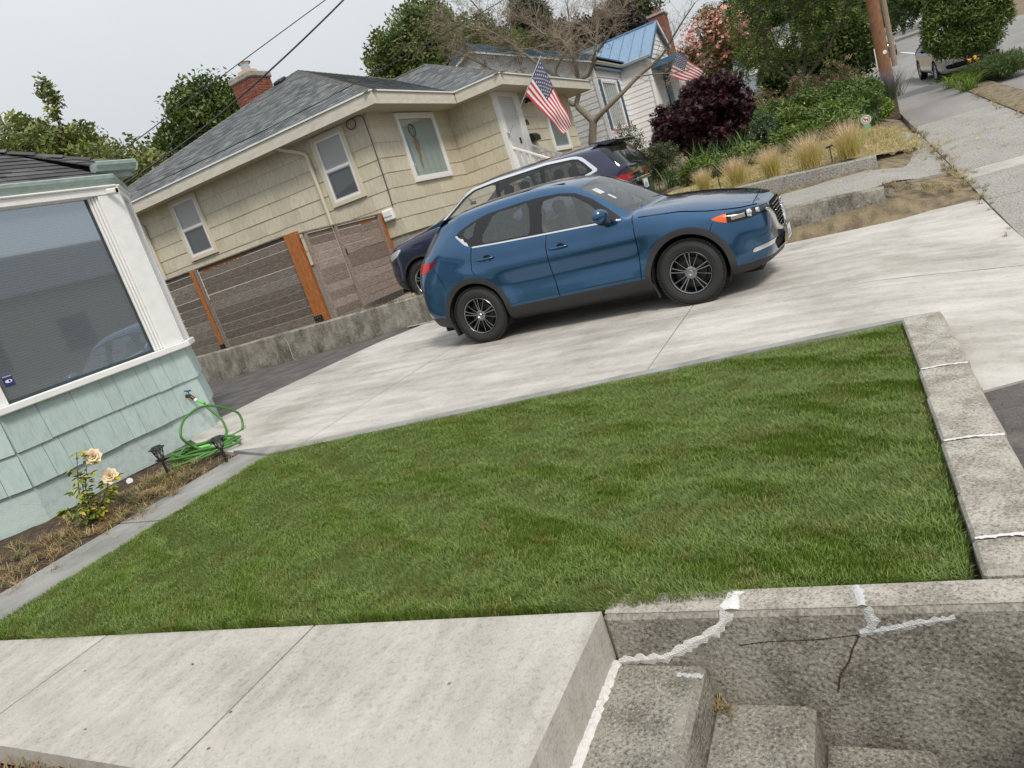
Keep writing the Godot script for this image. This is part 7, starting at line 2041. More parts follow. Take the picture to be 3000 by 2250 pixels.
	leafy("round_tree_behind_roof", "rounded green tree above the tan house's second roof peak", "tree", "trees behind the houses", Vector3(-18.0, 1.2, -35), [0, 0, 0, 0.3, 0, 3.0, 0, 0.25, 0, 6.0, 0, 0.2], [[Vector3(-1.6, 9.4, 0), Vector3(1.5, 1.7, 1.5)], [Vector3(0.6, 9.7, 0), Vector3(2.0, 1.9, 1.8)], [Vector3(2.6, 8.2, 0), Vector3(2.0, 1.8, 1.8)], [Vector3(0.0, 7.4, 0), Vector3(2.8, 1.8, 2.0)], [Vector3(4.4, 7.2, 0), Vector3(1.4, 1.4, 1.5)]], 3600, M.sp_far, [Color(0.12, 0.17, 0.04), Color(0.17, 0.22, 0.055), Color(0.08, 0.13, 0.03), Color(0.21, 0.23, 0.07)], M.leaf, M.bark)
	leafy("dark_conifer", "dark blue green conifer standing behind the bare tree", "tree", "trees behind the houses", Vector3(-14.6, 2.0, -43), [0, 0, 0, 0.3, 0, 5.0, 0, 0.2, 0, 10.0, 0, 0.1], [[Vector3(0, 11.2, 0), Vector3(0.6, 1.6, 0.6)], [Vector3(0, 9.4, 0), Vector3(1.2, 1.3, 1.2)], [Vector3(0.2, 7.6, 0), Vector3(1.8, 1.4, 1.7)]], 2200, sprig(16, 0.3, 3), [Color(0.02, 0.038, 0.025), Color(0.035, 0.055, 0.035)], M.leaf, M.bark)
	leafy("purple_plum_tree", "dark purple leaved tree behind the white house roof", "tree", "trees behind the houses", Vector3(-12.4, 2.2, -42), [0, 0, 0, 0.25, 0, 3.0, 0, 0.2, 0, 5.0, 0, 0.15], [[Vector3(0, 6.8, 0), Vector3(1.9, 1.5, 1.6)], [Vector3(2.4, 6.6, 0), Vector3(1.9, 1.4, 1.6)], [Vector3(1.2, 5.4, 0), Vector3(2.6, 1.4, 1.8)]], 2600, M.sp_far, [Color(0.025, 0.012, 0.014), Color(0.04, 0.018, 0.02), Color(0.018, 0.012, 0.012)], M.leaf, M.bark)
	leafy("olive_tree_behind_gable", "olive green tree behind the blue metal gable roof", "tree", "trees behind the houses", Vector3(-9.4, 2.4, -44), [0, 0, 0, 0.25, 0, 3.0, 0, 0.2, 0, 5.0, 0, 0.15], [[Vector3(0, 7.2, 0), Vector3(2.0, 1.5, 1.6)], [Vector3(-2.0, 6.4, 0), Vector3(1.6, 1.4, 1.6)]], 1500, M.sp_far, [Color(0.06, 0.08, 0.025), Color(0.09, 0.115, 0.035)], M.leaf, M.bark)
	var k := 0
	for q in [[-0.5, -52, 1.1, "dark green roadside tree behind the second utility pole"], [1.2, -62, 1.0, "roadside tree at the bend beyond the dark parked car"], [4.5, -86, 1.3, "far deep green tree at the top of the street"], [7.5, -92, 1.3, "far tree beyond the road's crest behind the kerb shrub"], [11.5, -80, 1.2, "far tree on the road's opposite verge"], [2.0, -98, 1.6, "tall far tree closing the view at the road's crest"], [-3.0, -75, 1.5, "large dark roadside tree uphill of the dark grey car"], [7.4, -70, 1.1, "broad far tree closing the gap left of the kerb shrub"], [6.0, -108, 1.8, "hazy far tree above the road's crest"], [-3.5, -48, 1.0, "green tree behind the pink dogwood and the hedge"]]:
		leafy("street_tree", q[3], "tree", "trees up the street", Vector3(q[0], street_y(q[1]) - 0.3, q[1]), [0, 0, 0, 0.2, 0, 2.0, 0, 0.17, 0, 3.0, 0, 0.13], [[Vector3(0, 4.2, 0), Vector3(2.4, 2.0, 2.2) * q[2]], [Vector3(-1.2, 2.6, 0), Vector3(1.8, 1.6, 1.8) * q[2]], [Vector3(1.3, 3.0, 0), Vector3(1.6, 1.6, 1.6) * q[2]], [Vector3(0.3, 6.2, 0), Vector3(1.8, 1.5, 1.6) * q[2]]], 1700, M.sp_far, [Color(0.04, 0.075, 0.02), Color(0.065, 0.11, 0.026), Color(0.10, 0.155, 0.035)] if k != 1 else [Color(0.10, 0.14, 0.03), Color(0.15, 0.19, 0.04)], M.leaf, M.bark)
		k += 1
	bare_tree()
	var bit := MB.new(); bit.quad(Vector3(0, 0, -0.012), Vector3(0.007, 0.003, 0), Vector3(0, 0, 0.014), Vector3(-0.007, 0.002, 0))
	var lw := []; var lc := []
	for i in 102:
		var p := Vector3(rng.randf_range(-7.0, 1.2), 0, rng.randf_range(-10.3, -5.4)) if i < 90 else Vector3(rng.randf_range(-5.0, -1.3), 0, rng.randf_range(-2.0, -1.32))
		if i < 90 and p.z > -4.9 - (p.x + 5.2) * 0.205: continue
		p.y = (lot_y(p.x, p.z) if i < 90 else drive_y(p.x)) + 0.003
		lw.append(Transform3D(Basis(Vector3.UP, rng.randf() * TAU).scaled(Vector3.ONE * rng.randf_range(0.3, 0.9)), p))
		lc.append([Color(0.05, 0.04, 0.03), Color(0.16, 0.08, 0.05), Color(0.22, 0.17, 0.09)][rng.randi() % 3])
	tag(copies(bit.mesh(), "leaf_litter", M.leaf, lw, lc), "tiny dry leaf bits scattered on the driveway and walk", "litter", "", "stuff")

func flowers(owner_: String, o: Vector3, r: Vector3, n: int, c: Color, s: float, label: String) -> void:
	var mb := MB.new()
	for k in 4:
		var b := Basis(Vector3.UP, TAU * k / 4) * Basis(Vector3.RIGHT, -0.35)
		mb.quad(Vector3.ZERO, b * Vector3(s * 0.45, 0, s * 0.5), b * Vector3(0, 0, s), b * Vector3(-s * 0.45, 0, s * 0.5))
	var where := []; var cols := []
	for i in n:
		var d := Vector3(rng.randfn(), rng.randfn(), rng.randfn()).normalized() * pow(rng.randf(), 0.33)
		where.append(Transform3D(Basis(Vector3(rng.randfn(), rng.randfn(), rng.randfn()).normalized(), rng.randf() * TAU).scaled(Vector3.ONE * rng.randf_range(0.8, 1.4)), o + d * r))
		var k := rng.randf_range(0.8, 1.15)
		cols.append(Color(c.r * k, c.g * k, c.b * k))
	var parent: Node3D = null
	for ch in get_children():
		if String(ch.name).begins_with(owner_): parent = ch
	var f := copies(mb.mesh(), "blossoms", M.leaf, where, cols, parent)
	f.set_meta("kind", "stuff"); f.set_meta("label", label)

func bare_tree() -> void:
	var Z := -24.6
	var base := Vector3(-7.5, 1.55, Z)
	var T := thing("bare_tree", base, "nearly leafless lichened tree with twisting grey limbs in front of the white house", "tree")
	var limbs := {
		"L1": [-7.18, 3.53, -6.74, 3.74, -6.03, 4.06, -5.43, 4.39, -4.87, 4.60, -4.50, 4.77, -4.06, 5.09, -3.58, 5.42, -3.13, 5.70],
		"L2": [-7.18, 3.53, -7.47, 3.98, -7.67, 4.27, -7.49, 4.58, -7.29, 4.99, -7.20, 5.43, -7.19, 5.75, -7.36, 6.21, -7.66, 6.52, -8.04, 6.75, -8.37, 7.15, -8.72, 7.49],
		"L3": [-7.29, 4.99, -6.96, 4.99, -6.68, 5.24, -6.44, 5.54, -6.23, 5.93, -6.07, 6.33, -5.82, 6.68, -5.62, 7.05],
		"L4": [-6.44, 5.54, -5.89, 5.87, -5.46, 6.20, -5.13, 6.47, -4.66, 6.54],
		"L5": [-7.67, 4.27, -8.56, 5.21, -9.09, 5.89, -9.20, 6.26, -9.23, 6.60, -9.43, 7.13, -9.69, 7.75, -9.92, 8.33, -10.07, 8.71],
		"L6": [-7.49, 4.58, -8.07, 5.40, -8.45, 5.82, -8.90, 6.44, -9.28, 6.99, -9.78, 7.51, -10.52, 7.94, -11.12, 8.24, -11.64, 8.48],
		"L7": [-8.56, 5.21, -9.34, 5.74, -10.03, 6.28, -10.46, 6.74, -10.94, 7.09, -11.35, 7.37],
		"L8": [-7.49, 4.58, -7.94, 5.39, -7.70, 5.70, -7.47, 5.93, -7.28, 6.18, -7.20, 6.69, -7.07, 7.18],
		"L9": [-5.43, 4.39, -4.88, 4.26, -4.39, 4.12, -3.79, 4.01],
		"L10": [-7.19, 5.75, -6.58, 5.99, -6.36, 6.44, -5.82, 6.38]}
	var r0 := {"L1": 0.10, "L2": 0.12, "L3": 0.08, "L4": 0.05, "L5": 0.085, "L6": 0.08, "L7": 0.06, "L8": 0.06, "L9": 0.025, "L10": 0.035}
	var tk := MB.new()
	tk.tube([base, Vector3(-7.42, 2.9, Z), Vector3(-7.3, 3.25, Z), Vector3(-7.18, 3.58, Z)], [0.17, 0.14, 0.13, 0.125], 10)
	put(tk, "trunk", M.palebark, T)
	var tw := MB.new()
	var ends := []
	var ph := 0.0
	for key in limbs:
		var l: Array = limbs[key]
		var pts := []
		ph += 1.7
		for i in range(0, l.size(), 2): pts.append(Vector3(l[i], l[i + 1], Z + (0.35 * sin(i * 0.35 + ph) if i > 1 else 0.0) * minf(1.0, i / 6.0)))
		var sm := smoothed(pts, 3)
		var rr := []
		for i in sm.size(): rr.append(lerpf(r0[key], 0.014, pow(float(i) / (sm.size() - 1), 0.8)))
		var mb := MB.new(); mb.tube(sm, rr, 7)
		put(mb, "limb", M.palebark, T)
		for i in range(sm.size() / 3, sm.size()):
			for q in (1 if key in ["L1", "L9"] else 3):
				var d: Vector3 = (sm[i] - sm[i - 1]).normalized()
				d = (d + Vector3(rng.randfn(), rng.randfn() * 0.8 + 0.35, rng.randfn()) * 0.75).normalized()
				twig(tw, sm[i], d, rng.randf_range(0.4, 1.15), minf(rr[i] * 0.45, 0.011), 3, ends)
	var o := put(tw, "twigs", flat(0.36, 0.30, 0.225, 0.95), T)
	o.set_meta("kind", "stuff")
	var where := []; var cols := []
	for e in ends:
		if e.x < -7.6 and rng.randf() < 0.30 and e.y > 5.6:
			where.append(Transform3D(Basis(Vector3(rng.randfn(), rng.randfn(), rng.randfn()).normalized(), rng.randf() * TAU).scaled(Vector3.ONE * rng.randf_range(0.5, 1.0)), e))
			cols.append([Color(0.12, 0.11, 0.035), Color(0.17, 0.13, 0.05), Color(0.09, 0.1, 0.03)][rng.randi() % 3])
	copies(sprig(6, 0.09, 1), "sparse_leaves", M.leaf, where, cols, T).set_meta("kind", "stuff")

func twig(mb: MB, o: Vector3, d: Vector3, L: float, r: float, depth: int, ends: Array) -> void:
	var pts := [o]
	var p := o; var dd := d
	for k in 4:
		dd = (dd + Vector3(rng.randfn(), rng.randfn() + 0.12, rng.randfn()) * 0.22).normalized()
		p += dd * L / 4
		pts.append(p)
	mb.tube(pts, [r, r * 0.85, r * 0.7, r * 0.55, r * 0.35], 3, false)
	ends.append(p)
	if depth > 0:
		for k in (3 if depth > 1 else 2):
			var i := 1 + rng.randi() % 4
			twig(mb, pts[i], (dd + Vector3(rng.randfn(), rng.randfn() * 0.8 + 0.1, rng.randfn()) * 0.8).normalized(), L * rng.randf_range(0.45, 0.7), maxf(r * 0.6, 0.003), depth - 1, ends)

func white_house() -> void:
	var H := thing("white_house", Vector3(-9, 1.6, -30), "white clapboard house with blue metal gable roof and blue shutters", "house")
	var X := Vector3.RIGHT; var Zv := Vector3.BACK
	var k := 1.06
	var q := func(x, y, z): return Vector3(x * k, 1.6 + (y - 1.6) * k, z * k)
	var wm := []
	for s in [0.96, 1.0, 1.03]:
		wm.append(rough(ntex(101, 0.03, [0.0, 0.58 * s, 0.58 * s, 0.58 * s, 0.3, 0.74 * s, 0.74 * s, 0.745 * s, 1.0, 0.80 * s, 0.80 * s, 0.80 * s], 5), Vector3(0.5, 1.4, 0.5), null, Vector3.ONE, M.bumps, 0.1, 0.7))
	var blue := rough(ntex(102, 0.02, [0.0, 0.12, 0.215, 0.335, 1.0, 0.165, 0.27, 0.39], 4), Vector3(0.4, 0.4, 0.4), null, Vector3.ONE, null, 0, 0.4)
	var dblue := flat(0.055, 0.13, 0.21, 0.5)
	var xw := -6.84 * k; var zw := -26.5; var zi := -28.35 * k; var xg := -5.71 * k
	var ye := 1.6 + (5.30 - 1.6) * k # eaves
	var yb := 2.3
	var bod := MB.new()
	bod.box(Vector3((xw - 15) / 2, (yb + ye) / 2 - 0.1, (zw + zi) / 2 - 2), Vector3(xw + 15 - 0.04, ye - yb + 0.2, zw - zi + 4 - 0.04))
	bod.box(Vector3((xg - 12) / 2, (yb + ye) / 2 - 0.1, (zi - 36.2) / 2), Vector3(xg + 12 - 0.04, ye - yb + 0.2, zi + 36.2 - 0.04))
	put(bod, "wall", wm[1], H)
	var fo := MB.new()
	fo.box(Vector3((xw - 15) / 2, 1.8, (zw + zi) / 2 - 2), Vector3(xw + 15 - 0.1, 1.2, zw - zi + 3.9))
	fo.box(Vector3((xg - 12) / 2, 1.8, (zi - 36.2) / 2), Vector3(xg + 12 - 0.1, 1.2, zi + 36.2 - 0.1))
	put(fo, "foundation", wm[0], H)
	var ys := []
	var y := yb
	while y < ye + 0.02: ys.append(y); y += 0.2
	ys.append(ye)
	shakes(H, Vector3(-15, yb, zw), X, Zv, xw + 15, ys, [], wm, 3.0, 4.8, "clapboard", 0.02, 0.003)
	shakes(H, Vector3(xw, yb, zw), -Zv, X, zw - zi, ys, [[0.2, 3.05, 1.6 + (3.12 - 1.6) * k, 1.6 + (4.92 - 1.6) * k]], wm, 2.0, 4.0, "clapboard", 0.02, 0.003)
	shakes(H, Vector3(xw, yb, zi), X, Zv, xg - xw, ys, [], wm, 2.0, 3.0, "clapboard", 0.02, 0.003)
	# gable end of the main roof, facing us
	var apx := Vector3(-11.52, 7.66, zw); var er := Vector3(-7.05, 5.62, zw); var el := Vector3(-16, 5.62, zw)
	var yy := ye
	var row := 0
	while yy < 7.5:
		var f0: float = (7.66 - yy) / (7.66 - 5.55); var f1: float = maxf((7.66 - yy - 0.2) / (7.66 - 5.55), 0.0)
		var xa := -11.52 - 4.48 * minf(f0, 1.0); var xb := -11.52 + 4.5 * minf(f0, 1.0)
		var mb := MB.new()
		mb.face(Vector3(xa, yy, zw + 0.02), Vector3(xb, yy, zw + 0.02), Vector3(-11.52 + 4.5 * f1, yy + 0.2, zw + 0.003), Vector3(-11.52 - 4.48 * f1, yy + 0.2, zw + 0.003), Zv)
		mb.face(Vector3(xa, yy, zw + 0.02), Vector3(xb, yy, zw + 0.02), Vector3(xb, yy, zw - 0.01), Vector3(xa, yy, zw - 0.01), Vector3.DOWN)
		put(mb, "clapboard", wm[row % 3], H)
		yy += 0.2; row += 1
	var gb := MB.new()
	gb.tri(Vector3(-16, 5.5, zw - 0.02), Vector3(-7.02, 5.5, zw - 0.02), Vector3(-11.52, 7.6, zw - 0.02))
	put(gb, "gable_wall", wm[1], H)
	for e in [[apx, er], [apx, el]]:
		var d: Vector3 = (e[1] - e[0]).normalized()
		var bs := Basis(d, Zv.cross(d), Zv)
		var rk := MB.new(); rk.box((e[0] + e[1]) / 2 + Vector3(0, 0.08, 0.28), Vector3(e[0].distance_to(e[1]) + 0.2, 0.20, 0.04), bs, 0.005); put(rk, "rake_board", dblue, H)
		var w2 := MB.new(); w2.box((e[0] + e[1]) / 2 + Vector3(0, -0.06, 0.26), Vector3(e[0].distance_to(e[1]), 0.1, 0.035), bs, 0.005); put(w2, "rake_trim", M.whitewood, H)
		var rp := MB.new(); rp.box((e[0] + e[1]) / 2 + Vector3(0, 0.1, -4.6), Vector3(e[0].distance_to(e[1]) + 0.2, 0.04, 9.8), bs); put(rp, "roof", blue, H)
	# front cross gable with standing seams
	var ax := Vector3(xg, 1.6 + (6.71 - 1.6) * k, -30.91 * k); var hL := -28.3 * k; var hR := -33.5 * k
	var eY := ye + 0.03
	var gy := eY; row = 0
	var gw := MB.new(); gw.tri(Vector3(xg - 0.01, eY, hL), Vector3(xg - 0.01, eY, hR), ax - Vector3(0.01, 0.05, 0)); put(gw, "gable_wall", wm[1], H)
	while gy < ax.y - 0.1:
		var f0: float = (ax.y - gy) / (ax.y - eY); var f1 := maxf((ax.y - gy - 0.2) / (ax.y - eY), 0.0)
		var mb := MB.new()
		mb.face(Vector3(xg + 0.02, gy, lerpf(ax.z, hL, f0)), Vector3(xg + 0.02, gy, lerpf(ax.z, hR, f0)), Vector3(xg + 0.003, gy + 0.2, lerpf(ax.z, hR, f1)), Vector3(xg + 0.003, gy + 0.2, lerpf(ax.z, hL, f1)), X)
		mb.face(Vector3(xg + 0.02, gy, lerpf(ax.z, hL, f0)), Vector3(xg + 0.02, gy, lerpf(ax.z, hR, f0)), Vector3(xg - 0.01, gy, lerpf(ax.z, hR, f0)), Vector3(xg - 0.01, gy, lerpf(ax.z, hL, f0)), Vector3.DOWN)
		put(mb, "clapboard", wm[row % 3], H)
		gy += 0.2; row += 1
	for sg in [1.0, -1.0]:
		var ez: float = hL + 0.25 if sg > 0 else hR - 0.25
		var a := Vector3(xg + 0.2, ax.y + 0.06, ax.z); var b := Vector3(xg + 0.2, eY - 0.06, ez)
		var c := Vector3(-11.5, eY - 0.06, ez); var d := Vector3(-11.5, ax.y + 0.06, ax.z)
		var rp := MB.new()
		rp.quad(a, b, c, d)
		var sl := (b - a).normalized(); var nn := sl.cross(X).normalized()
		if nn.y < 0: nn = -nn
		var ro := put(rp, "roof", blue, H)
		for s in 12:
			var x := xg + 0.2 - s * 0.47
			var sm := MB.new(); sm.box((Vector3(x, a.y, a.z) + Vector3(x, b.y, b.z)) / 2 + nn * 0.018, Vector3(0.02, a.distance_to(b), 0.036), Basis(X, sl, X.cross(sl))); put(sm, "seam", blue, ro)
		var bb := MB.new(); bb.box((a + b) / 2 - Vector3(0.0, 0.05, 0), Vector3(0.03, a.distance_to(b), 0.14), Basis(X, sl, X.cross(sl)), 0.004); put(bb, "rake_board", M.whitewood if sg < 0 else dblue, H)
	var rc := MB.new(); rc.box(Vector3((xg - 11.5) / 2, ax.y + 0.07, ax.z), Vector3(xg + 11.7, 0.05, 0.16)); put(rc, "ridge_cap", blue, H)
	gutter(H, [Vector3(xw + 0.12, ye - 0.03, zw + 0.05), Vector3(xw + 0.12, ye - 0.03, zi + 0.12), Vector3(xg + 0.15, ye - 0.03, zi + 0.12)], tint_of(M.whitewood, 0.62, 0.60, 0.52))
	var st := MB.new(); st.box(Vector3(xw - 0.8, ye + 0.10, (zw + zi) / 2), Vector3(2.0, 0.06, zw - zi), Basis(Vector3(0, 0, 1), -0.25)); put(st, "roof", blue, H)
	# corner boards, window with shutters
	for p in [Vector3(xw - 0.02, 0, zw + 0.01), Vector3(xg - 0.02, 0, zi + 0.01)]:
		var cbm := MB.new(); cbm.box(p + Vector3(0, (yb + ye) / 2, 0), Vector3(0.12, ye - yb, 0.10), Basis(), 0.005); put(cbm, "corner_board", M.whitewood, H)
	var y0 := 1.6 + (3.20 - 1.6) * k; var hh := 1.57 * k
	var w := window(H, Vector3(xw, y0, -25.50 * k), -Zv, X, 1.86 * k, hh, 0.08, M.whitewood, M.white, "fixed")
	var cu := MB.new()
	for i in 30:
		var a := -25.55 * k - i * 0.062; var o := 0.012 * sin(i * 1.3)
		cu.face(Vector3(xw + 0.012 + o, y0 + 0.05, a), Vector3(xw + 0.012 - o, y0 + 0.05, a - 0.062), Vector3(xw + 0.012 - o, y0 + hh - 0.05, a - 0.062), Vector3(xw + 0.012 + o, y0 + hh - 0.05, a), X)
	put(cu, "curtain", flat(0.5, 0.56, 0.55, 0.9), w)
	for zc in [-25.33 * k, -27.66 * k]:
		var s := Node3D.new(); s.name = "shutter"; H.add_child(s, true); s.global_position = Vector3(xw, y0, zc)
		var fr := MB.new()
		for o in [-0.15, 0.15]: fr.box(Vector3(xw + 0.03, y0 + hh / 2, zc + o), Vector3(0.04, hh + 0.1, 0.045), Basis(), 0.004)
		for o in [-0.03, hh / 2, hh + 0.03]: fr.box(Vector3(xw + 0.03, y0 + o, zc), Vector3(0.038, 0.05, 0.26))
		put(fr, "shutter_frame", dblue, s)
		var sm := MB.new(); sm.box(Vector3.ZERO, Vector3(0.012, 0.075, 0.26), Basis(Vector3(0, 0, 1), -0.5)); var me := sm.mesh()
		for i in 26: putm(me, "slat", dblue, s, true, Transform3D(Basis(), Vector3(xw + 0.03, y0 + 0.03 + i * hh / 26.0, zc)))
	# porch: beam, post, door wall, lattice
	var bm := MB.new(); bm.box(Vector3(xg + 0.5, 1.6 + (4.98 - 1.6) * k, -31.4 * k), Vector3(1.2, 0.22, 5.8 * k), Basis(), 0.01); put(bm, "porch_beam", dblue, H)
	var pp := MB.new(); pp.box(Vector3(xg + 0.95, 3.6, -28.75 * k), Vector3(0.12, 3.0, 0.12), Basis(), 0.006); put(pp, "porch_post", M.whitewood, H)
	var pf := MB.new(); pf.box(Vector3(xg + 0.6, 2.2, -31.2 * k), Vector3(1.3, 0.5, 5.6 * k)); put(pf, "porch_floor", M.aggregate, H)
	var dd := MB.new(); dd.box(Vector3(xg + 0.02, 4.2, -31.0 * k), Vector3(0.06, 2.05, 0.95), Basis(), 0.005); put(dd, "door", dblue, H)
	# brick chimney
	var ch := Node3D.new(); ch.name = "chimney"; H.add_child(ch, true); var cc := Vector3(-6.15, 0, -34.9); ch.global_position = cc + Vector3(0, 6, 0)
	var co := MB.new(); co.box(cc + Vector3(0, 6.2, 0), Vector3(0.66, 2.6, 0.86)); put(co, "mortar_core", M.mortar, ch)
	var b1 := MB.new(); b1.box(Vector3.ZERO, Vector3(0.21, 0.065, 0.09), Basis(), 0.004); var bme := b1.mesh()
	for r in 26:
		for sidei in 4:
			var bs := Basis(Vector3.UP, sidei * PI / 2)
			var half := 0.33 if sidei % 2 == 0 else 0.43; var out := 0.43 if sidei % 2 == 0 else 0.33
			var n := 3 if sidei % 2 == 0 else 4
			for c in n:
				putm(bme, "brick", M.brick, ch, true, Transform3D(bs, cc + Vector3(0, 5.6 + r * 0.076, 0) + bs * Vector3(-half + (c + 0.5) * 2 * half / n, 0, out - 0.03)))
	var cp := MB.new(); cp.box(cc + Vector3(0, 7.60, 0), Vector3(0.8, 0.1, 1.0), Basis(), 0.02); put(cp, "crown", M.oldcap, ch)
	var hl := MB.new(); hl.box(cc + Vector3(0, 7.72, 0), Vector3(0.34, 0.2, 0.4), Basis(), 0.02); put(hl, "flue_tile", M.brick, ch)

func stars(mb: MB, o: Vector3, u: Vector3, v: Vector3, n: Vector3, r: float) -> void:
	for k in 5:
		var a := PI / 2 + TAU * k / 5
		var tip := o + (u * cos(a) + v * sin(a)) * r
		var l := o + (u * cos(a + 0.628) + v * sin(a + 0.628)) * r * 0.4; var m := o + (u * cos(a - 0.628) + v * sin(a - 0.628)) * r * 0.4
		mb.tri(o + n, tip + n, l + n); mb.tri(o + n, tip + n, m + n)

# a flag: hoist along the pole from a (top) to b (bottom), fly hanging down towards f; cloth pos(s along fly, t down hoist)
func flag(label: String, pole: Array, pos: Callable, label_pole: String) -> void:
	var F := thing("flag", pole[0], label, "flag", "")
	var red := flat(0.50, 0.018, 0.045, 0.85); var wh := flat(0.74, 0.73, 0.72, 0.85); var bl := flat(0.022, 0.032, 0.115, 0.85)
	for m in [red, wh, bl]:
		m.backlight_enabled = true; m.backlight = Color(0.5, 0.5, 0.5)
	var NS := 26
	for st in 13:
		var mb := MB.new()
		for i in NS:
			var s0 := float(i) / NS; var s1 := float(i + 1) / NS
			if st < 7 and s1 < 0.41: continue
			mb.quad(pos.call(s0, st / 13.0), pos.call(s1, st / 13.0), pos.call(s1, (st + 1) / 13.0), pos.call(s0, (st + 1) / 13.0))
		put(mb, "stripe", red if st % 2 == 0 else wh, F)
	var ca := MB.new()
	for i in 11:
		for j in 7: ca.quad(pos.call(i / 26.0, j / 13.0), pos.call((i + 1) / 26.0, j / 13.0), pos.call((i + 1) / 26.0, (j + 1) / 13.0), pos.call(i / 26.0, (j + 1) / 13.0))
	var can := put(ca, "canton", bl, F)
	var sm := MB.new()
	for row in 9:
		for c in (6 if row % 2 == 0 else 5):
			var s := 0.423 * (c * 2 + (1 if row % 2 == 0 else 2)) / 12.0; var t := 7.0 / 13.0 * (row + 1) / 10.0
			var o: Vector3 = pos.call(s, t); var u: Vector3 = (pos.call(s + 0.02, t) - o).normalized(); var v: Vector3 = (o - pos.call(s, t + 0.02)).normalized()
			var n := u.cross(v).normalized()
			stars(sm, o, u, v, n * 0.004, 0.026); stars(sm, o, u, v, n * -0.004, 0.026)
	var so := put(sm, "stars", wh, can); so.set_meta("kind", "stuff")
	var pm := MB.new(); pm.tube(pole, 0.013, 8); pm.lathe([Vector2(0, -0.03), Vector2(0.03, 0), Vector2(0, 0.03)], 10, pole[-1])
	put(pm, "pole", M.rimlight, F)
	var br := MB.new(); br.box(pole[0], Vector3(0.06, 0.14, 0.05), Basis(), 0.01); put(br, "bracket", M.rimlight, F)

func flags() -> void:
	var A := Vector3(-7.06, 3.35, -16.92); var Tp := Vector3(-6.0, 4.84, -17.72)
	var d := (Tp - A).normalized(); var L := A.distance_to(Tp)
	var top := A + d * (L - 0.06); var bot := A + d * (L - 0.95)
	# cloth hangs from the slanting pole, gathered towards its lower corner and swung aside by the wind
	var pos := func(s: float, t: float) -> Vector3:
		var h := top.lerp(bot, t)
		var drop := Vector3(0.16, -0.98, -0.12).normalized() * 1.72 * s
		var wave := 0.055 * sin(s * 9.0 + t * 3.5) * s + 0.03 * sin(s * 17.0 - t * 5.0) * s
		var gather := d * (t * 0.50 * s)
		return h + drop * (1.0 - 0.10 * t) + gather + Vector3(0.5, 0.1, 0.85).normalized() * wave
	flag("stars and stripes flag on a slanting pole at the tan house's door", [A, A.lerp(Tp, 0.5), Tp], pos, "")
	var A2 := Vector3(-5.75, 4.1, -30.1); var T2 := Vector3(-4.88, 5.35, -30.0)
	var d2 := (T2 - A2).normalized()
	var pos2 := func(s: float, t: float) -> Vector3:
		var h := (T2 - d2 * 0.05).lerp(T2 - d2 * 0.95, t)
		return h + Vector3(0.55, -0.72, 0.0).normalized() * 1.25 * s + d2 * t * 0.35 * s + Vector3(0.2, 0.2, 0.9) * 0.07 * sin(s * 8.0 + t * 3.0) * s
	flag("stars and stripes flag half hidden behind the burgundy maple", [A2, T2], pos2, "")

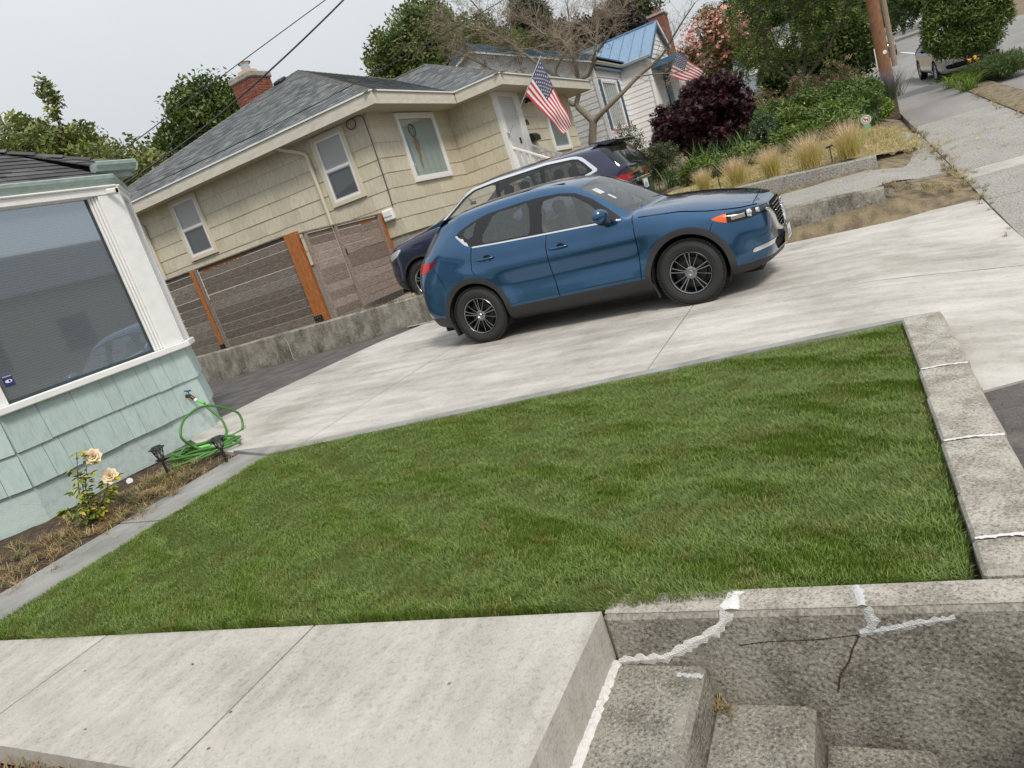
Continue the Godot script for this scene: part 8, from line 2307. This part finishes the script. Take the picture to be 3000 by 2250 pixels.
func suv() -> void:
	var car := thing("parked_car", Vector3.ZERO, "dark navy SUV parked beyond the low wall beside the wooden gate", "car")
	var sl := 0.024
	var fw := Vector3(-cos(sl), sin(sl), 0); var up := Vector3(sin(sl), cos(sl), 0)
	# net origin at the rear axle; front axle at x = 2.82
	car.transform = Transform3D(Basis(fw, up, fw.cross(up)), Vector3(-7.0 + 2.82, 0.53 - 2.82 * sl, -12.06))
	var LY := [0.22, 0.30, 0.45, 0.56, 0.70, 0.90, 1.02]
	var LZ := [0.76, 0.93, 0.985, 0.98, 0.965, 0.98, 0.955]
	var z12 := [0, 0, 0, 0, 0, 0, 0, 0, 0, 0, 0, 0]
	var net := [
		[[-1.05, -1.12, -1.16, -1.18, -1.18, -1.15, -1.13, -1.06, -0.86, -0.74, -0.70, -0.68], [0.30, 0.36, 0.48, 0.58, 0.72, 0.90, 1.02, 1.18, 1.52, 1.66, 1.71, 1.725], z12],
		[[-1.02, -1.10, -1.14, -1.16, -1.16, -1.13, -1.11, -1.04, -0.83, -0.70, -0.66, -0.64], [0.29, 0.36, 0.48, 0.58, 0.72, 0.90, 1.02, 1.18, 1.52, 1.66, 1.715, 1.73], [0.5, 0.6, 0.64, 0.66, 0.68, 0.70, 0.70, 0.68, 0.60, 0.54, 0.28, 0]],
		[[-0.86, -0.96, -1.0, -1.02, -1.02, -1.0, -0.97, -0.90, -0.68, -0.58, -0.55, -0.54], [0.26, 0.33, 0.47, 0.57, 0.71, 0.91, 1.03, 1.20, 1.53, 1.67, 1.73, 1.745], [0.66, 0.80, 0.88, 0.90, 0.90, 0.90, 0.88, 0.83, 0.73, 0.63, 0.32, 0]],
		[[-0.55, -0.60, -0.64, -0.64, -0.64, -0.63, -0.61, -0.55, -0.42, -0.38, -0.37, -0.36], [0.23, 0.31, 0.46, 0.56, 0.70, 0.91, 1.03, 1.21, 1.55, 1.69, 1.75, 1.765], [0.72, 0.90, 0.96, 0.96, 0.95, 0.96, 0.935, 0.89, 0.77, 0.67, 0.34, 0]],
		[0.0, LY + [1.19, 1.57, 1.705, 1.765, 1.78], LZ + [0.91, 0.775, 0.675, 0.34, 0]],
		[0.7, LY + [1.16, 1.58, 1.71, 1.77, 1.785], LZ + [0.915, 0.775, 0.675, 0.34, 0]],
		[1.3, LY + [1.14, 1.575, 1.695, 1.755, 1.77], LZ + [0.92, 0.77, 0.67, 0.34, 0]],
		[[1.72, 1.72, 1.72, 1.72, 1.72, 1.72, 1.72, 1.70, 1.60, 1.66, 1.72, 1.75], LY + [1.13, 1.545, 1.635, 1.68, 1.69], LZ + [0.92, 0.76, 0.66, 0.34, 0]],
		[[2.0, 2.0, 2.0, 2.0, 2.0, 2.0, 2.0, 2.0, 1.95, 2.02, 2.12, 2.16], LY + [1.12, 1.355, 1.42, 1.46, 1.47], LZ + [0.925, 0.80, 0.71, 0.38, 0]],
		[[2.34, 2.34, 2.34, 2.34, 2.34, 2.34, 2.34, 2.30, 2.32, 2.38, 2.52, 2.58], LY + [1.10, 1.15, 1.185, 1.215, 1.225], LZ + [0.93, 0.865, 0.78, 0.42, 0]],
		[2.82, [0.22, 0.30, 0.45, 0.56, 0.70, 0.90, 1.0, 1.06, 1.09, 1.115, 1.14, 1.15], [0.76, 0.93, 0.985, 0.98, 0.97, 0.975, 0.96, 0.92, 0.84, 0.72, 0.4, 0]],
		[3.3, [0.22, 0.30, 0.43, 0.55, 0.70, 0.86, 0.93, 0.98, 1.01, 1.03, 1.06, 1.07], [0.70, 0.86, 0.94, 0.945, 0.94, 0.93, 0.91, 0.87, 0.79, 0.68, 0.38, 0]],
		[[3.50, 3.56, 3.60, 3.62, 3.62, 3.61, 3.60, 3.57, 3.54, 3.52, 3.52, 3.52], [0.26, 0.32, 0.43, 0.55, 0.69, 0.83, 0.90, 0.94, 0.965, 0.98, 1.0, 1.01], [0.52, 0.62, 0.70, 0.72, 0.72, 0.70, 0.67, 0.62, 0.55, 0.46, 0.26, 0]],
		[[3.62, 3.70, 3.74, 3.76, 3.76, 3.74, 3.73, 3.71, 3.69, 3.67, 3.66, 3.65], [0.27, 0.33, 0.44, 0.55, 0.69, 0.83, 0.90, 0.935, 0.95, 0.96, 0.97, 0.975], z12]]
	for i in net.size(): # taller waist and bonnet, more upright tail
		var up_: Array = [0.05, 0.07, 0.10, 0.075, 0.005, 0.0, 0.0] if i < 9 else [0.05, 0.075, 0.09, 0.10, 0.10, 0.10, 0.10]
		net[i][1] = net[i][1].duplicate()
		for r in 7: net[i][1][5 + r] += up_[r]
		if i < 3:
			for r in range(7, 12): net[i][0][r] -= 0.14 if r < 9 else 0.20
	var flare := func(p: Vector3) -> Vector3:
		if p.z < 0.5 or p.y > 1.0: return p
		for cx in [0.0, 2.82]:
			var d := Vector2(p.x - cx, p.y - 0.38).length()
			if d < 0.75: p.z += 0.018 * exp(-pow((d - 0.48) / 0.11, 2.0))
		return p
	var s := car_surface(net, 5, 5, flare)
	var upper := func(p, w): return p.z > 0.5 and w.y > 6.6 and w.y < 9.2
	for cx in [0.0, 2.82]: cut(s, func(p, w): return 0.44 - Vector2(p.x - cx, p.y - 0.38).length() if p.z > 0.45 else -0.1)
	var clad := Soup.new()
	for cx in [0.0, 2.82]: clad.join(cut(s, func(p, w): return 0.485 - Vector2(p.x - cx, p.y - 0.38).length() if p.z > 0.45 else -0.1))
	clad.join(cut(s, func(p, w): return 0.42 - p.y))
	var g1 := cutpoly(s, P([1.05, 1.305, 1.06, 1.625, 1.45, 1.605, 1.66, 1.53, 2.10, 1.265]), upper)
	var g2 := cutpoly(s, P([0.22, 1.325, 0.22, 1.635, 0.98, 1.63, 0.97, 1.31]), upper)
	var g3 := cutpoly(s, P([-0.60, 1.36, -0.45, 1.555, -0.36, 1.585, 0.14, 1.63, 0.14, 1.335]), upper)
	var frame := cutpoly(s, P([2.24, 1.23, 1.70, 1.56, 1.47, 1.635, 1.0, 1.655, 0.1, 1.655, -0.38, 1.61, -0.48, 1.575, -0.67, 1.35, -0.42, 1.305]), upper)
	var trim := cutpoly(s, P([2.34, 1.205, 1.72, 1.595, 1.48, 1.672, 1.0, 1.692, 0.1, 1.69, -0.39, 1.645, -0.51, 1.605, -0.76, 1.335, -0.43, 1.265]), upper)
	var wind := cut(s, func(p, w): return minf(minf(w.x - 7.06, 8.96 - w.x), w.y - 8.8) * 0.2)
	var rear := cut(s, func(p, w): return minf(minf(2.0 - w.x, w.y - 7.1), 8.9 - w.y) * 0.2)
	var tail := cutpoly(s, P([-1.4, 1.18, -1.05, 1.165, -0.86, 1.145, -0.98, 1.07, -1.4, 1.03]), func(p, w): return p.z > 0.36)
	var head := cutpoly(s, P([3.13, 1.05, 3.30, 1.03, 3.60, 0.96, 3.5, 0.86, 3.3, 0.92]), func(p, w): return p.z > 0.4)
	var seams := cutline(s, P([1.0, 1.2, 1.0, 0.45]), 0.006, func(p, w): return p.z > 0.6)
	seams.join(cutline(s, P([2.28, 1.08, 2.3, 0.45]), 0.006, func(p, w): return p.z > 0.6))
	var pm := paint(0.022, 0.025, 0.062, 0.5)
	cput(soup_mb(s), "body", pm, car)
	cput(soup_mb(clad), "cladding", M.plastic, car)
	cput(soup_mb(seams, 0, -0.004), "panel_gap", M.seam, car)
	for sg in [1, -1]:
		cput(soup_mb(frame, sg), "window_frame", M.gloss, car)
		cput(soup_mb(trim, sg, 0.004), "window_trim", M.chrome, car)
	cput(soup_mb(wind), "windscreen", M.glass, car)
	cput(soup_mb(rear), "rear_window", M.dark_glass, car)
	for sg in [1, -1]:
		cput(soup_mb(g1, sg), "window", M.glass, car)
		cput(soup_mb(g2, sg), "window", M.dark_glass, car)
		cput(soup_mb(g3, sg), "window", M.dark_glass, car)
		cput(soup_mb(tail, sg, 0.006), "tail_light", M.redlens, car)
		var hl := cput(soup_mb(head, sg), "headlight", M.lens, car)
		var am := MB.new(); am.box(Vector3(3.24, 0.985, 0.915 * sg), Vector3(0.14, 0.05, 0.02), Basis(Vector3.UP, 0.25 * sg), 0.005); cput(am, "turn_signal", M.amber, hl)
		for cx in [0.0, 2.82]:
			make_wheel(car, Vector3(cx, 0.38, 0.845 * sg), sg, 0.38, 0.248, 0.235, "ten", M.tyre, M.rimlight, M.brake)
			var wl := MB.new()
			for k in 12:
				var a := PI * (-0.12 + 1.24 * k / 12.0); var b := PI * (-0.12 + 1.24 * (k + 1) / 12.0)
				var pa := Vector3(cx + cos(a) * 0.44, 0.38 + sin(a) * 0.44, 0); var pb := Vector3(cx + cos(b) * 0.44, 0.38 + sin(b) * 0.44, 0)
				wl.quad(pa + Vector3(0, 0, 0.96 * sg), pb + Vector3(0, 0, 0.96 * sg), pb + Vector3(0, 0, 0.6 * sg), pa + Vector3(0, 0, 0.6 * sg))
				wl.tri(pa + Vector3(0, 0, 0.6 * sg), pb + Vector3(0, 0, 0.6 * sg), Vector3(cx, 0.38, 0.6 * sg))
			cput(wl, "wheel_housing", M.well, car)
		var mi := MB.new(); mi.box(Vector3(2.07, 1.22, 1.06 * sg), Vector3(0.12, 0.16, 0.24), Basis(Vector3.UP, 0.2 * sg), 0.05); mi.box(Vector3(2.08, 1.16, 0.95 * sg), Vector3(0.07, 0.05, 0.14), Basis(), 0.02)
		cput(mi, "wing_mirror", M.gloss, car)
	var sp := MB.new()
	sp.prism(P([-0.62, 1.765, -1.06, 1.72, -1.10, 1.70, -0.90, 1.675]), 1.26, Transform3D(Basis(), Vector3(0, 0, -0.63)))
	cput(sp, "spoiler", pm, car)
	var gr := MB.new(); gr.box(Vector3(3.755, 0.76, 0), Vector3(0.03, 0.26, 1.0), Basis(), 0.01); cput(gr, "grille", M.gloss, car)
	var ga := MB.new(); ga.box(Vector3(-1.20, 1.03, 0), Vector3(0.04, 0.05, 0.9), Basis(), 0.01); cput(ga, "tailgate_garnish", M.chrome, car)
	var em := MB.new() # block letter emblem in a frame
	for q in [[0, 0.06, 0.012], [0, -0.06, 0.012]]: em.box(Vector3(-1.225, 1.17, q[1]), Vector3(0.02, 0.11, 0.018), Basis(Vector3(0, 0, 1), -0.2))
	em.box(Vector3(-1.225, 1.17, 0), Vector3(0.02, 0.018, 0.11), Basis(Vector3(0, 0, 1), -0.2))
	cput(em, "emblem", M.chrome, car)
	var wp := MB.new(); wp.tube([Vector3(-1.215, 1.27, 0.05), Vector3(-1.205, 1.30, -0.2), Vector3(-1.17, 1.33, -0.42)], [0.018, 0.014, 0.008], 6); cput(wp, "rear_wiper", M.black, car)
	licence_plate(car, Vector3(-1.21, 0.93, 0), Basis(Vector3(0, 0, 1), Vector3(0, 1, 0), Vector3(-1, 0, 0)), 2)
	cabin(car, [1.25, 0.3, -0.45], 2.1, 0.78, 0.45)
	var ub := MB.new(); ub.box(Vector3(1.35, 0.28, 0), Vector3(4.4, 0.08, 1.4)); cput(ub, "underbody", M.well, car)

# sedans and wagons further up the street
func street_car(label: String, at: Vector3, yaw: float, pm: Material, tall: float, called := "parked_car") -> void:
	var car := thing(called, Vector3.ZERO, label, "car")
	var pit := -0.082 if cos(yaw) > 0 else 0.082
	car.transform = Transform3D(Basis(Vector3.UP, -PI / 2 + yaw) * Basis(Vector3(0, 0, 1), -0.082 if absf(yaw) < 1.0 else 0.082), at)
	var t := tall
	var LY := [0.18, 0.24, 0.34, 0.46, 0.60, 0.78, 0.86]
	var LZ := [0.68, 0.82, 0.875, 0.88, 0.875, 0.88, 0.86]
	var z12 := [0, 0, 0, 0, 0, 0, 0, 0, 0, 0, 0, 0]
	var net := [
		[[-0.95, -1.0, -1.03, -1.04, -1.04, -1.02, -0.98, -0.92, -0.80, -0.6, -0.52, -0.5], [0.24, 0.28, 0.38, 0.48, 0.60, 0.78, 0.90, 1.0, 1.03, 1.05, 1.06, 1.06], z12],
		[[-0.78, -0.86, -0.90, -0.90, -0.90, -0.88, -0.84, -0.80, -0.66, -0.5, -0.45, -0.44], [0.22, 0.27, 0.37, 0.48, 0.60, 0.78, 0.90, 0.98, 1.02, 1.06, 1.08, 1.08], [0.55, 0.64, 0.70, 0.72, 0.72, 0.72, 0.70, 0.66, 0.62, 0.56, 0.3, 0]],
		[-0.3, LY + [0.96, 1.10, 1.2, 1.22, 1.22], LZ + [0.80, 0.68, 0.56, 0.3, 0]],
		[0.3, LY + [0.94, 1.36, 1.41, 1.43, 1.435], LZ + [0.81, 0.60, 0.52, 0.28, 0]],
		[1.0, LY + [0.93, 1.41, 1.45, 1.47, 1.475], LZ + [0.82, 0.58, 0.51, 0.28, 0]],
		[[1.55, 1.55, 1.55, 1.55, 1.55, 1.55, 1.55, 1.55, 1.45, 1.5, 1.54, 1.56], LY + [0.92, 1.35, 1.39, 1.41, 1.415], LZ + [0.82, 0.60, 0.52, 0.28, 0]],
		[[2.2, 2.2, 2.2, 2.2, 2.2, 2.2, 2.2, 2.18, 2.12, 2.15, 2.28, 2.34], LY + [0.90, 0.955, 0.98, 1.0, 1.005], LZ + [0.825, 0.74, 0.66, 0.36, 0]],
		[2.65, [0.18, 0.24, 0.34, 0.46, 0.60, 0.76, 0.83, 0.87, 0.89, 0.915, 0.93, 0.935], [0.68, 0.82, 0.875, 0.88, 0.875, 0.87, 0.85, 0.81, 0.74, 0.62, 0.34, 0]],
		[3.15, [0.18, 0.24, 0.34, 0.46, 0.58, 0.70, 0.755, 0.79, 0.81, 0.825, 0.845, 0.85], [0.60, 0.74, 0.80, 0.82, 0.82, 0.81, 0.79, 0.74, 0.66, 0.56, 0.32, 0]],
		[[3.3, 3.36, 3.42, 3.44, 3.44, 3.42, 3.40, 3.37, 3.35, 3.34, 3.34, 3.34], [0.2, 0.25, 0.34, 0.46, 0.57, 0.68, 0.73, 0.76, 0.77, 0.78, 0.79, 0.79], [0.45, 0.52, 0.58, 0.6, 0.6, 0.57, 0.54, 0.5, 0.44, 0.37, 0.22, 0]],
		[[3.38, 3.46, 3.52, 3.54, 3.54, 3.52, 3.50, 3.48, 3.46, 3.45, 3.44, 3.43], [0.21, 0.26, 0.35, 0.46, 0.57, 0.67, 0.72, 0.74, 0.75, 0.755, 0.76, 0.76], z12]]
	for st in net:
		for i in 12:
			st[1][i] = st[1][i] * (1.0 if i < 7 else t)
	var s := car_surface(net, 4, 4, func(p): return p)
	for cx in [0.0, 2.65]: cut(s, func(p, w): return 0.365 - Vector2(p.x - cx, p.y - 0.31).length() if p.z > 0.4 else -0.1)
	var glass := cut(s, func(p, w): return minf(minf(p.z - 0.5, minf(p.y - 0.985 * t, 1.36 * t - p.y)), minf(p.x + 0.1, 2.0 - p.x)) if w.y > 6.8 and w.y < 8.6 else -0.1)
	var wind := cut(s, func(p, w): return minf(minf(w.x - 5.06, 5.94 - w.x), w.y - 8.75) * 0.3)
	var rear := cut(s, func(p, w): return minf(minf(w.x - 1.3, 2.7 - w.x), w.y - 8.75) * 0.3)
	var head := cut(s, func(p, w): return minf(minf(p.x - 3.05, p.y - 0.61), minf(0.745 - p.y, p.z - 0.36)))
	var gp := P([0, 0.69, 0.33, 0.70, 0.36, 0.61, 0.3, 0.57, 0, 0.57])
	var gr := cut(s, func(p, w): return inpoly(gp, Vector2(p.z + 0.0001, p.y)) if p.x > 3.3 else -0.1)
	var ip := P([0, 0.44, 0.5, 0.46, 0.72, 0.44, 0.66, 0.34, 0.4, 0.29, 0, 0.29])
	var intake := cut(s, func(p, w): return inpoly(ip, Vector2(p.z + 0.0001, p.y)) if p.x > 3.2 else -0.1)
	cput(soup_mb(s), "body", pm, car)
	cput(soup_mb(glass), "side_windows", M.privacy, car)
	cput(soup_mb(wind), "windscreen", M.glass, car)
	cput(soup_mb(rear), "rear_window", M.privacy, car)
	cput(soup_mb(gr, 0, -0.01), "grille", M.gloss, car)
	cput(soup_mb(intake, 0, -0.01), "lower_intake", M.well, car)
	var cst := MB.new(); cst.tube([Vector3(3.49, 0.30, -0.62), Vector3(3.56, 0.285, 0), Vector3(3.49, 0.30, 0.62)], 0.012, 5); cput(cst, "bumper_trim", M.chrome, car)
	for sg in [1, -1]:
		var hl := cput(soup_mb(head, sg, 0.003), "headlight", M.lens, car)
		var am := MB.new(); am.box(Vector3(3.12, 0.68, 0.825 * sg), Vector3(0.06, 0.07, 0.02), Basis(Vector3.UP, 0.2 * sg)); cput(am, "turn_signal", M.amber, hl)
		var mi := MB.new(); mi.box(Vector3(1.95, 0.98 * t, 0.96 * sg), Vector3(0.1, 0.12, 0.2), Basis(), 0.04); mi.box(Vector3(1.95, 0.94 * t, 0.86 * sg), Vector3(0.05, 0.04, 0.12)); cput(mi, "wing_mirror", M.gloss, car)
		for cx in [0.0, 2.65]: make_wheel(car, Vector3(cx, 0.31, 0.77 * sg), sg, 0.315, 0.21, 0.2, "ten", M.tyre, M.rimlight, M.brake)
	var em := MB.new(); em.lathe([Vector2(0.055, 0), Vector2(0.05, 0.01), Vector2(0.045, 0)], 14, Vector3(3.545, 0.65, 0), Basis(Vector3(0, 0, 1), Vector3(1, 0, 0), Vector3(0, 1, 0))); cput(em, "emblem", M.chrome, car)
	cabin(car, [1.0, 0.15], 1.9, 0.66, 0.25)
	var ub := MB.new(); ub.box(Vector3(1.3, 0.22, 0), Vector3(4.0, 0.06, 1.2)); cput(ub, "underbody", M.well, car)

func street_things() -> void:
	street_car("silver sedan facing downhill half hidden behind the kerb shrub", Vector3(3.55, street_y(-30.05) - 0.06, -30.05), 0.06, paint(0.42, 0.45, 0.49, 0.35), 1.0)
	street_car("dark grey car parked further uphill behind the second utility pole", Vector3(2.75, street_y(-53.5) - 0.06, -53.5), 0.0, paint(0.05, 0.055, 0.06, 0.5), 1.15)
	street_car("pale van like car far up on the road's other side", Vector3(7.6, street_y(-58) - 0.06, -58), PI, paint(0.35, 0.4, 0.42, 0.3), 1.2)
	# utility poles
	var wood := rough(ntex(111, 0.03, [0.0, 0.12, 0.05, 0.025, 0.4, 0.25, 0.12, 0.06, 0.7, 0.34, 0.18, 0.10, 1.0, 0.42, 0.26, 0.16], 5), Vector3(5, 0.25, 5), null, Vector3.ONE, M.bumps, 1.0, 0.95)
	var wood2 := rough(ntex(112, 0.03, [0.0, 0.17, 0.12, 0.08, 0.5, 0.30, 0.23, 0.17, 1.0, 0.40, 0.33, 0.26], 5), Vector3(4, 0.25, 4), null, Vector3.ONE, M.bumps, 1.0, 0.95)
	var p1 := thing("utility_pole", Vector3(1.27, 1.0, -22.5), "thick brown wooden utility pole rising behind the lavender", "pole")
	var m1 := MB.new(); m1.tube([Vector3(1.27, 0.8, -22.5), Vector3(1.27, 3.0, -22.5), Vector3(1.30, 11.5, -22.5)], [0.165, 0.155, 0.115], 14); put(m1, "shaft", wood, p1)
	var gd := MB.new(); gd.tube([Vector3(1.11, 1.2, -22.42), Vector3(1.11, 2.62, -22.42)], 0.016, 6); put(gd, "wire_guard", M.white, p1)
	var tg := MB.new(); tg.lathe([Vector2(0.05, 0), Vector2(0.045, 0.006), Vector2(0, 0.008)], 14, Vector3(1.33, 2.45, -22.35), Basis(Vector3(1, 0, 0), Vector3(0.1, 0, 1).normalized(), Vector3(0, -1, 0))); put(tg, "tag", M.white, p1)
	var xa := MB.new(); xa.box(Vector3(1.3, 10.6, -22.5), Vector3(2.4, 0.12, 0.1), Basis(), 0.01); put(xa, "cross_arm", wood, p1)
	var p2 := thing("utility_pole", Vector3(2.82, 2.4, -42), "pale weathered wooden utility pole further up the street", "pole")
	var m2 := MB.new(); m2.tube([Vector3(2.82, 2.3, -42), Vector3(2.84, 12.5, -42)], [0.125, 0.09], 12); put(m2, "shaft", wood2, p2)
	var p3 := thing("utility_pole", Vector3(6.4, 5.3, -79), "thin grey post far up the street beneath the trees", "pole")
	var m3 := MB.new(); m3.tube([Vector3(6.4, 5.2, -79), Vector3(6.4, 11.5, -79)], [0.12, 0.1], 8); put(m3, "shaft", M.bark, p3)
	# wires
	var wires := [
		["upper thin overhead wire crossing above the brick chimney", [Vector3(-15.19, 5.56, -12.40), Vector3(-13.34, 6.93, -15.05), Vector3(-10.93, 8.20, -17.42), Vector3(-8.26, 9.53, -19.95), Vector3(1.0, 11.3, -22.5)], 0.012],
		["heavy twisted service cable passing in front of the brick chimney", [Vector3(-15.21, 4.99, -12.53), Vector3(-13.89, 5.78, -14.20), Vector3(-12.18, 6.80, -15.78), Vector3(-10.40, 7.87, -17.14), Vector3(-8.23, 9.37, -18.87), Vector3(1.2, 11.0, -22.5)], 0.022],
		["sagging dark wire running across the grey roof towards the street", [Vector3(-11.27, 4.02, -9.60), Vector3(-10.17, 4.44, -11.35), Vector3(-8.50, 5.10, -13.70), Vector3(-7.41, 5.77, -15.86), Vector3(-6.30, 6.26, -17.31), Vector3(-5.52, 6.77, -18.51), Vector3(1.3, 10.6, -22.5)], 0.009]]
	for w in wires:
		var mb := MB.new(); mb.tube(smoothed(w[1], 6), w[2], 5, false)
		tag(put(mb, "overhead_wire", M.black), w[0], "wire")
	# garden wall with the planting ledge
	var gw := thing("garden_wall", Vector3(-1, 0.4, -13.5), "low grey concrete garden wall under the feather grasses", "wall")
	var mb := MB.new()
	var pr := [[-9.0, 0.98], [-6.0, 0.92], [-3.0, 0.83], [-1.1, 0.745], [0.42, 0.625]]
	for i in pr.size() - 1:
		var a: Array = pr[i]; var b: Array = pr[i + 1]
		for f in [[0.0, 0.0, 0.0, -0.02, Vector3(0, 0, 1)], [0.0, -0.02, -0.02, 0.0, Vector3(0, 1, 1)], [-0.02, 0.0, -0.18, 0.0, Vector3.UP]]:
			var z0: float = -13.45 + f[0]; var z1: float = -13.45 + f[2]
			var y0a: float = 0.2 if f[4] == Vector3(0, 0, 1) else a[1] + f[1]; var y0b: float = 0.2 if f[4] == Vector3(0, 0, 1) else b[1] + f[1]
			mb.face(Vector3(a[0], y0a, z0), Vector3(b[0], y0b, z0), Vector3(b[0], b[1] + f[3], z1), Vector3(a[0], a[1] + f[3], z1), f[4])
	mb.quad(Vector3(0.42, 0.2, -13.45), Vector3(0.42, 0.605, -13.45), Vector3(0.42, 0.625, -13.63), Vector3(0.42, 0.2, -13.63))
	put(mb, "wall_body", M.aggregate, gw)
	var cv := MB.new() # rounded end of the kerb
	sheet(cv, P([0.46, -15.55, 0.72, -15.6, 0.98, -15.8, 1.14, -16.2, 1.18, -16.7, 1.1, -17.1, 0.82, -16.85, 0.48, -16.35]), 0.4, func(x, z): return street_y(z) + 0.17, 0.25)
	put(cv, "curved_kerb", M.aggregate, gw)
	for L in [[Vector3(-0.22, 0.80, -13.72), "small dark path light between the two larger feather grasses"], [Vector3(-2.08, 0.92, -13.74), "small dark path light between the smaller feather grasses"]]:
		var T := thing("path_light", L[0], L[1], "light", "path lights on the garden wall")
		var st := MB.new(); st.tube([L[0] - Vector3(0, 0.1, 0), L[0] + Vector3(0, 0.16, 0)], 0.009, 6); put(st, "stake", M.plastic, T)
		var hd := MB.new(); hd.box(L[0] + Vector3(0, 0.17, 0), Vector3(0.11, 0.03, 0.08), Basis(Vector3(0, 0, 1), 0.1), 0.008); put(hd, "head", M.plastic, T)
	# round no-dogs lawn sign
	var sg := thing("lawn_sign", Vector3(0.46, 0.92, -16.3), "small round green edged sign with crossed out dog on the dry lawn", "sign")
	var face := Basis(Vector3(1, 0, 0), Vector3(0, 0, 1), Vector3(0, -1, 0))
	var so := Vector3(0.46, 1.14, -16.3)
	var s1 := MB.new(); s1.lathe([Vector2(0.0, -0.004), Vector2(0.095, -0.004), Vector2(0.095, 0.004), Vector2(0.0, 0.004)], 24, so, face); s1.box(so + Vector3(0, -0.12, 0), Vector3(0.11, 0.06, 0.008)); s1.box(so + Vector3(0, -0.22, 0), Vector3(0.02, 0.2, 0.006)); put(s1, "sign_plate", flat(0.12, 0.42, 0.26, 0.5), sg)
	var s2 := MB.new(); s2.lathe([Vector2(0.078, 0.005), Vector2(0.0, 0.0055)], 24, so, face); put(s2, "white_disc", M.white, sg)
	var s3 := MB.new(); s3.lathe([Vector2(0.068, 0.006), Vector2(0.067, 0.0075), Vector2(0.056, 0.0075), Vector2(0.055, 0.006)], 24, so, face); s3.box(so + Vector3(0, 0, 0.007), Vector3(0.11, 0.011, 0.002), Basis(Vector3(0, 0, 1), -0.785)); put(s3, "ban_ring", flat(0.5, 0.03, 0.03, 0.5), sg)
	var s4 := MB.new(); s4.prism(P([-0.045, 0.012, -0.03, 0.03, -0.018, 0.012, 0.03, 0.012, 0.042, 0.03, 0.036, -0.0, 0.03, -0.035, 0.018, -0.035, 0.016, -0.008, -0.012, -0.008, -0.016, -0.035, -0.026, -0.035, -0.028, 0.0]), 0.001, Transform3D(Basis(), so + Vector3(0, 0, 0.006))); put(s4, "dog_mark", M.black, sg)
	# blue grey house glimpsed through the garden trees
	var fh := thing("grey_house", Vector3(-2, 3, -46), "blue grey house glimpsed through the garden tree", "house")
	var f1 := MB.new(); f1.box(Vector3(-2.6, 4.6, -47), Vector3(4.0, 3.6, 5)); put(f1, "wall", flat(0.30, 0.34, 0.40, 0.8), fh)
	var f2 := MB.new()
	for s in [-1.0, 1.0]: f2.box(Vector3(-2.6 + s * 1.15, 6.95, -47), Vector3(2.7, 0.12, 5.6), Basis(Vector3(0, 0, 1), -s * 0.45))
	put(f2, "roof", flat(0.10, 0.10, 0.11, 0.9), fh)
	for x in [-3.4, -1.9]:
		var wq := MB.new(); wq.box(Vector3(x, 5.1, -44.47), Vector3(0.9, 1.2, 0.06)); put(wq, "window", M.white, fh)
	# house across the street, mirrored in the picture window
	var oh := thing("house_across_street", Vector3(19, 0.5, -20), "gabled house across the street, mirrored in the blue house's picture window", "house")
	var ow := MB.new(); ow.box(Vector3(21, 2.4, -21), Vector3(8, 5.0, 14)); put(ow, "wall", flat(0.20, 0.17, 0.11, 0.9), oh)
	var orf := MB.new()
	orf.prism(P([16.6, 4.7, 25.4, 4.7, 21, 7.0]), 15, Transform3D(Basis(), Vector3(0, 0, -28.5)))
	put(orf, "roof", flat(0.07, 0.07, 0.075, 0.9), oh)
	for z in [-25.0, -21.0, -17.0]:
		var wq := MB.new(); wq.box(Vector3(16.98, 2.6, z), Vector3(0.08, 1.5, 1.4)); put(wq, "window", M.gloss, oh)

func _ready() -> void:
	rng.seed = 7
	setup()
	make_materials()
	grounds()
	car_materials()
	blue_car()
	tan_house()
	walls_and_steps()
	wooden_fence()
	blue_house()
	garden_hose()
	stake_lamp(Vector3(-6.4, 0.2, -4.44), 0.34, "black caged stake light in the flower bed in front of the hose")
	stake_lamp(Vector3(-5.74, 0.17, -4.60), 0.30, "black caged stake light at the corner of the walkway")
	rose_bush()
	white_house()
	flags()
	suv()
	garden()
	street_things()
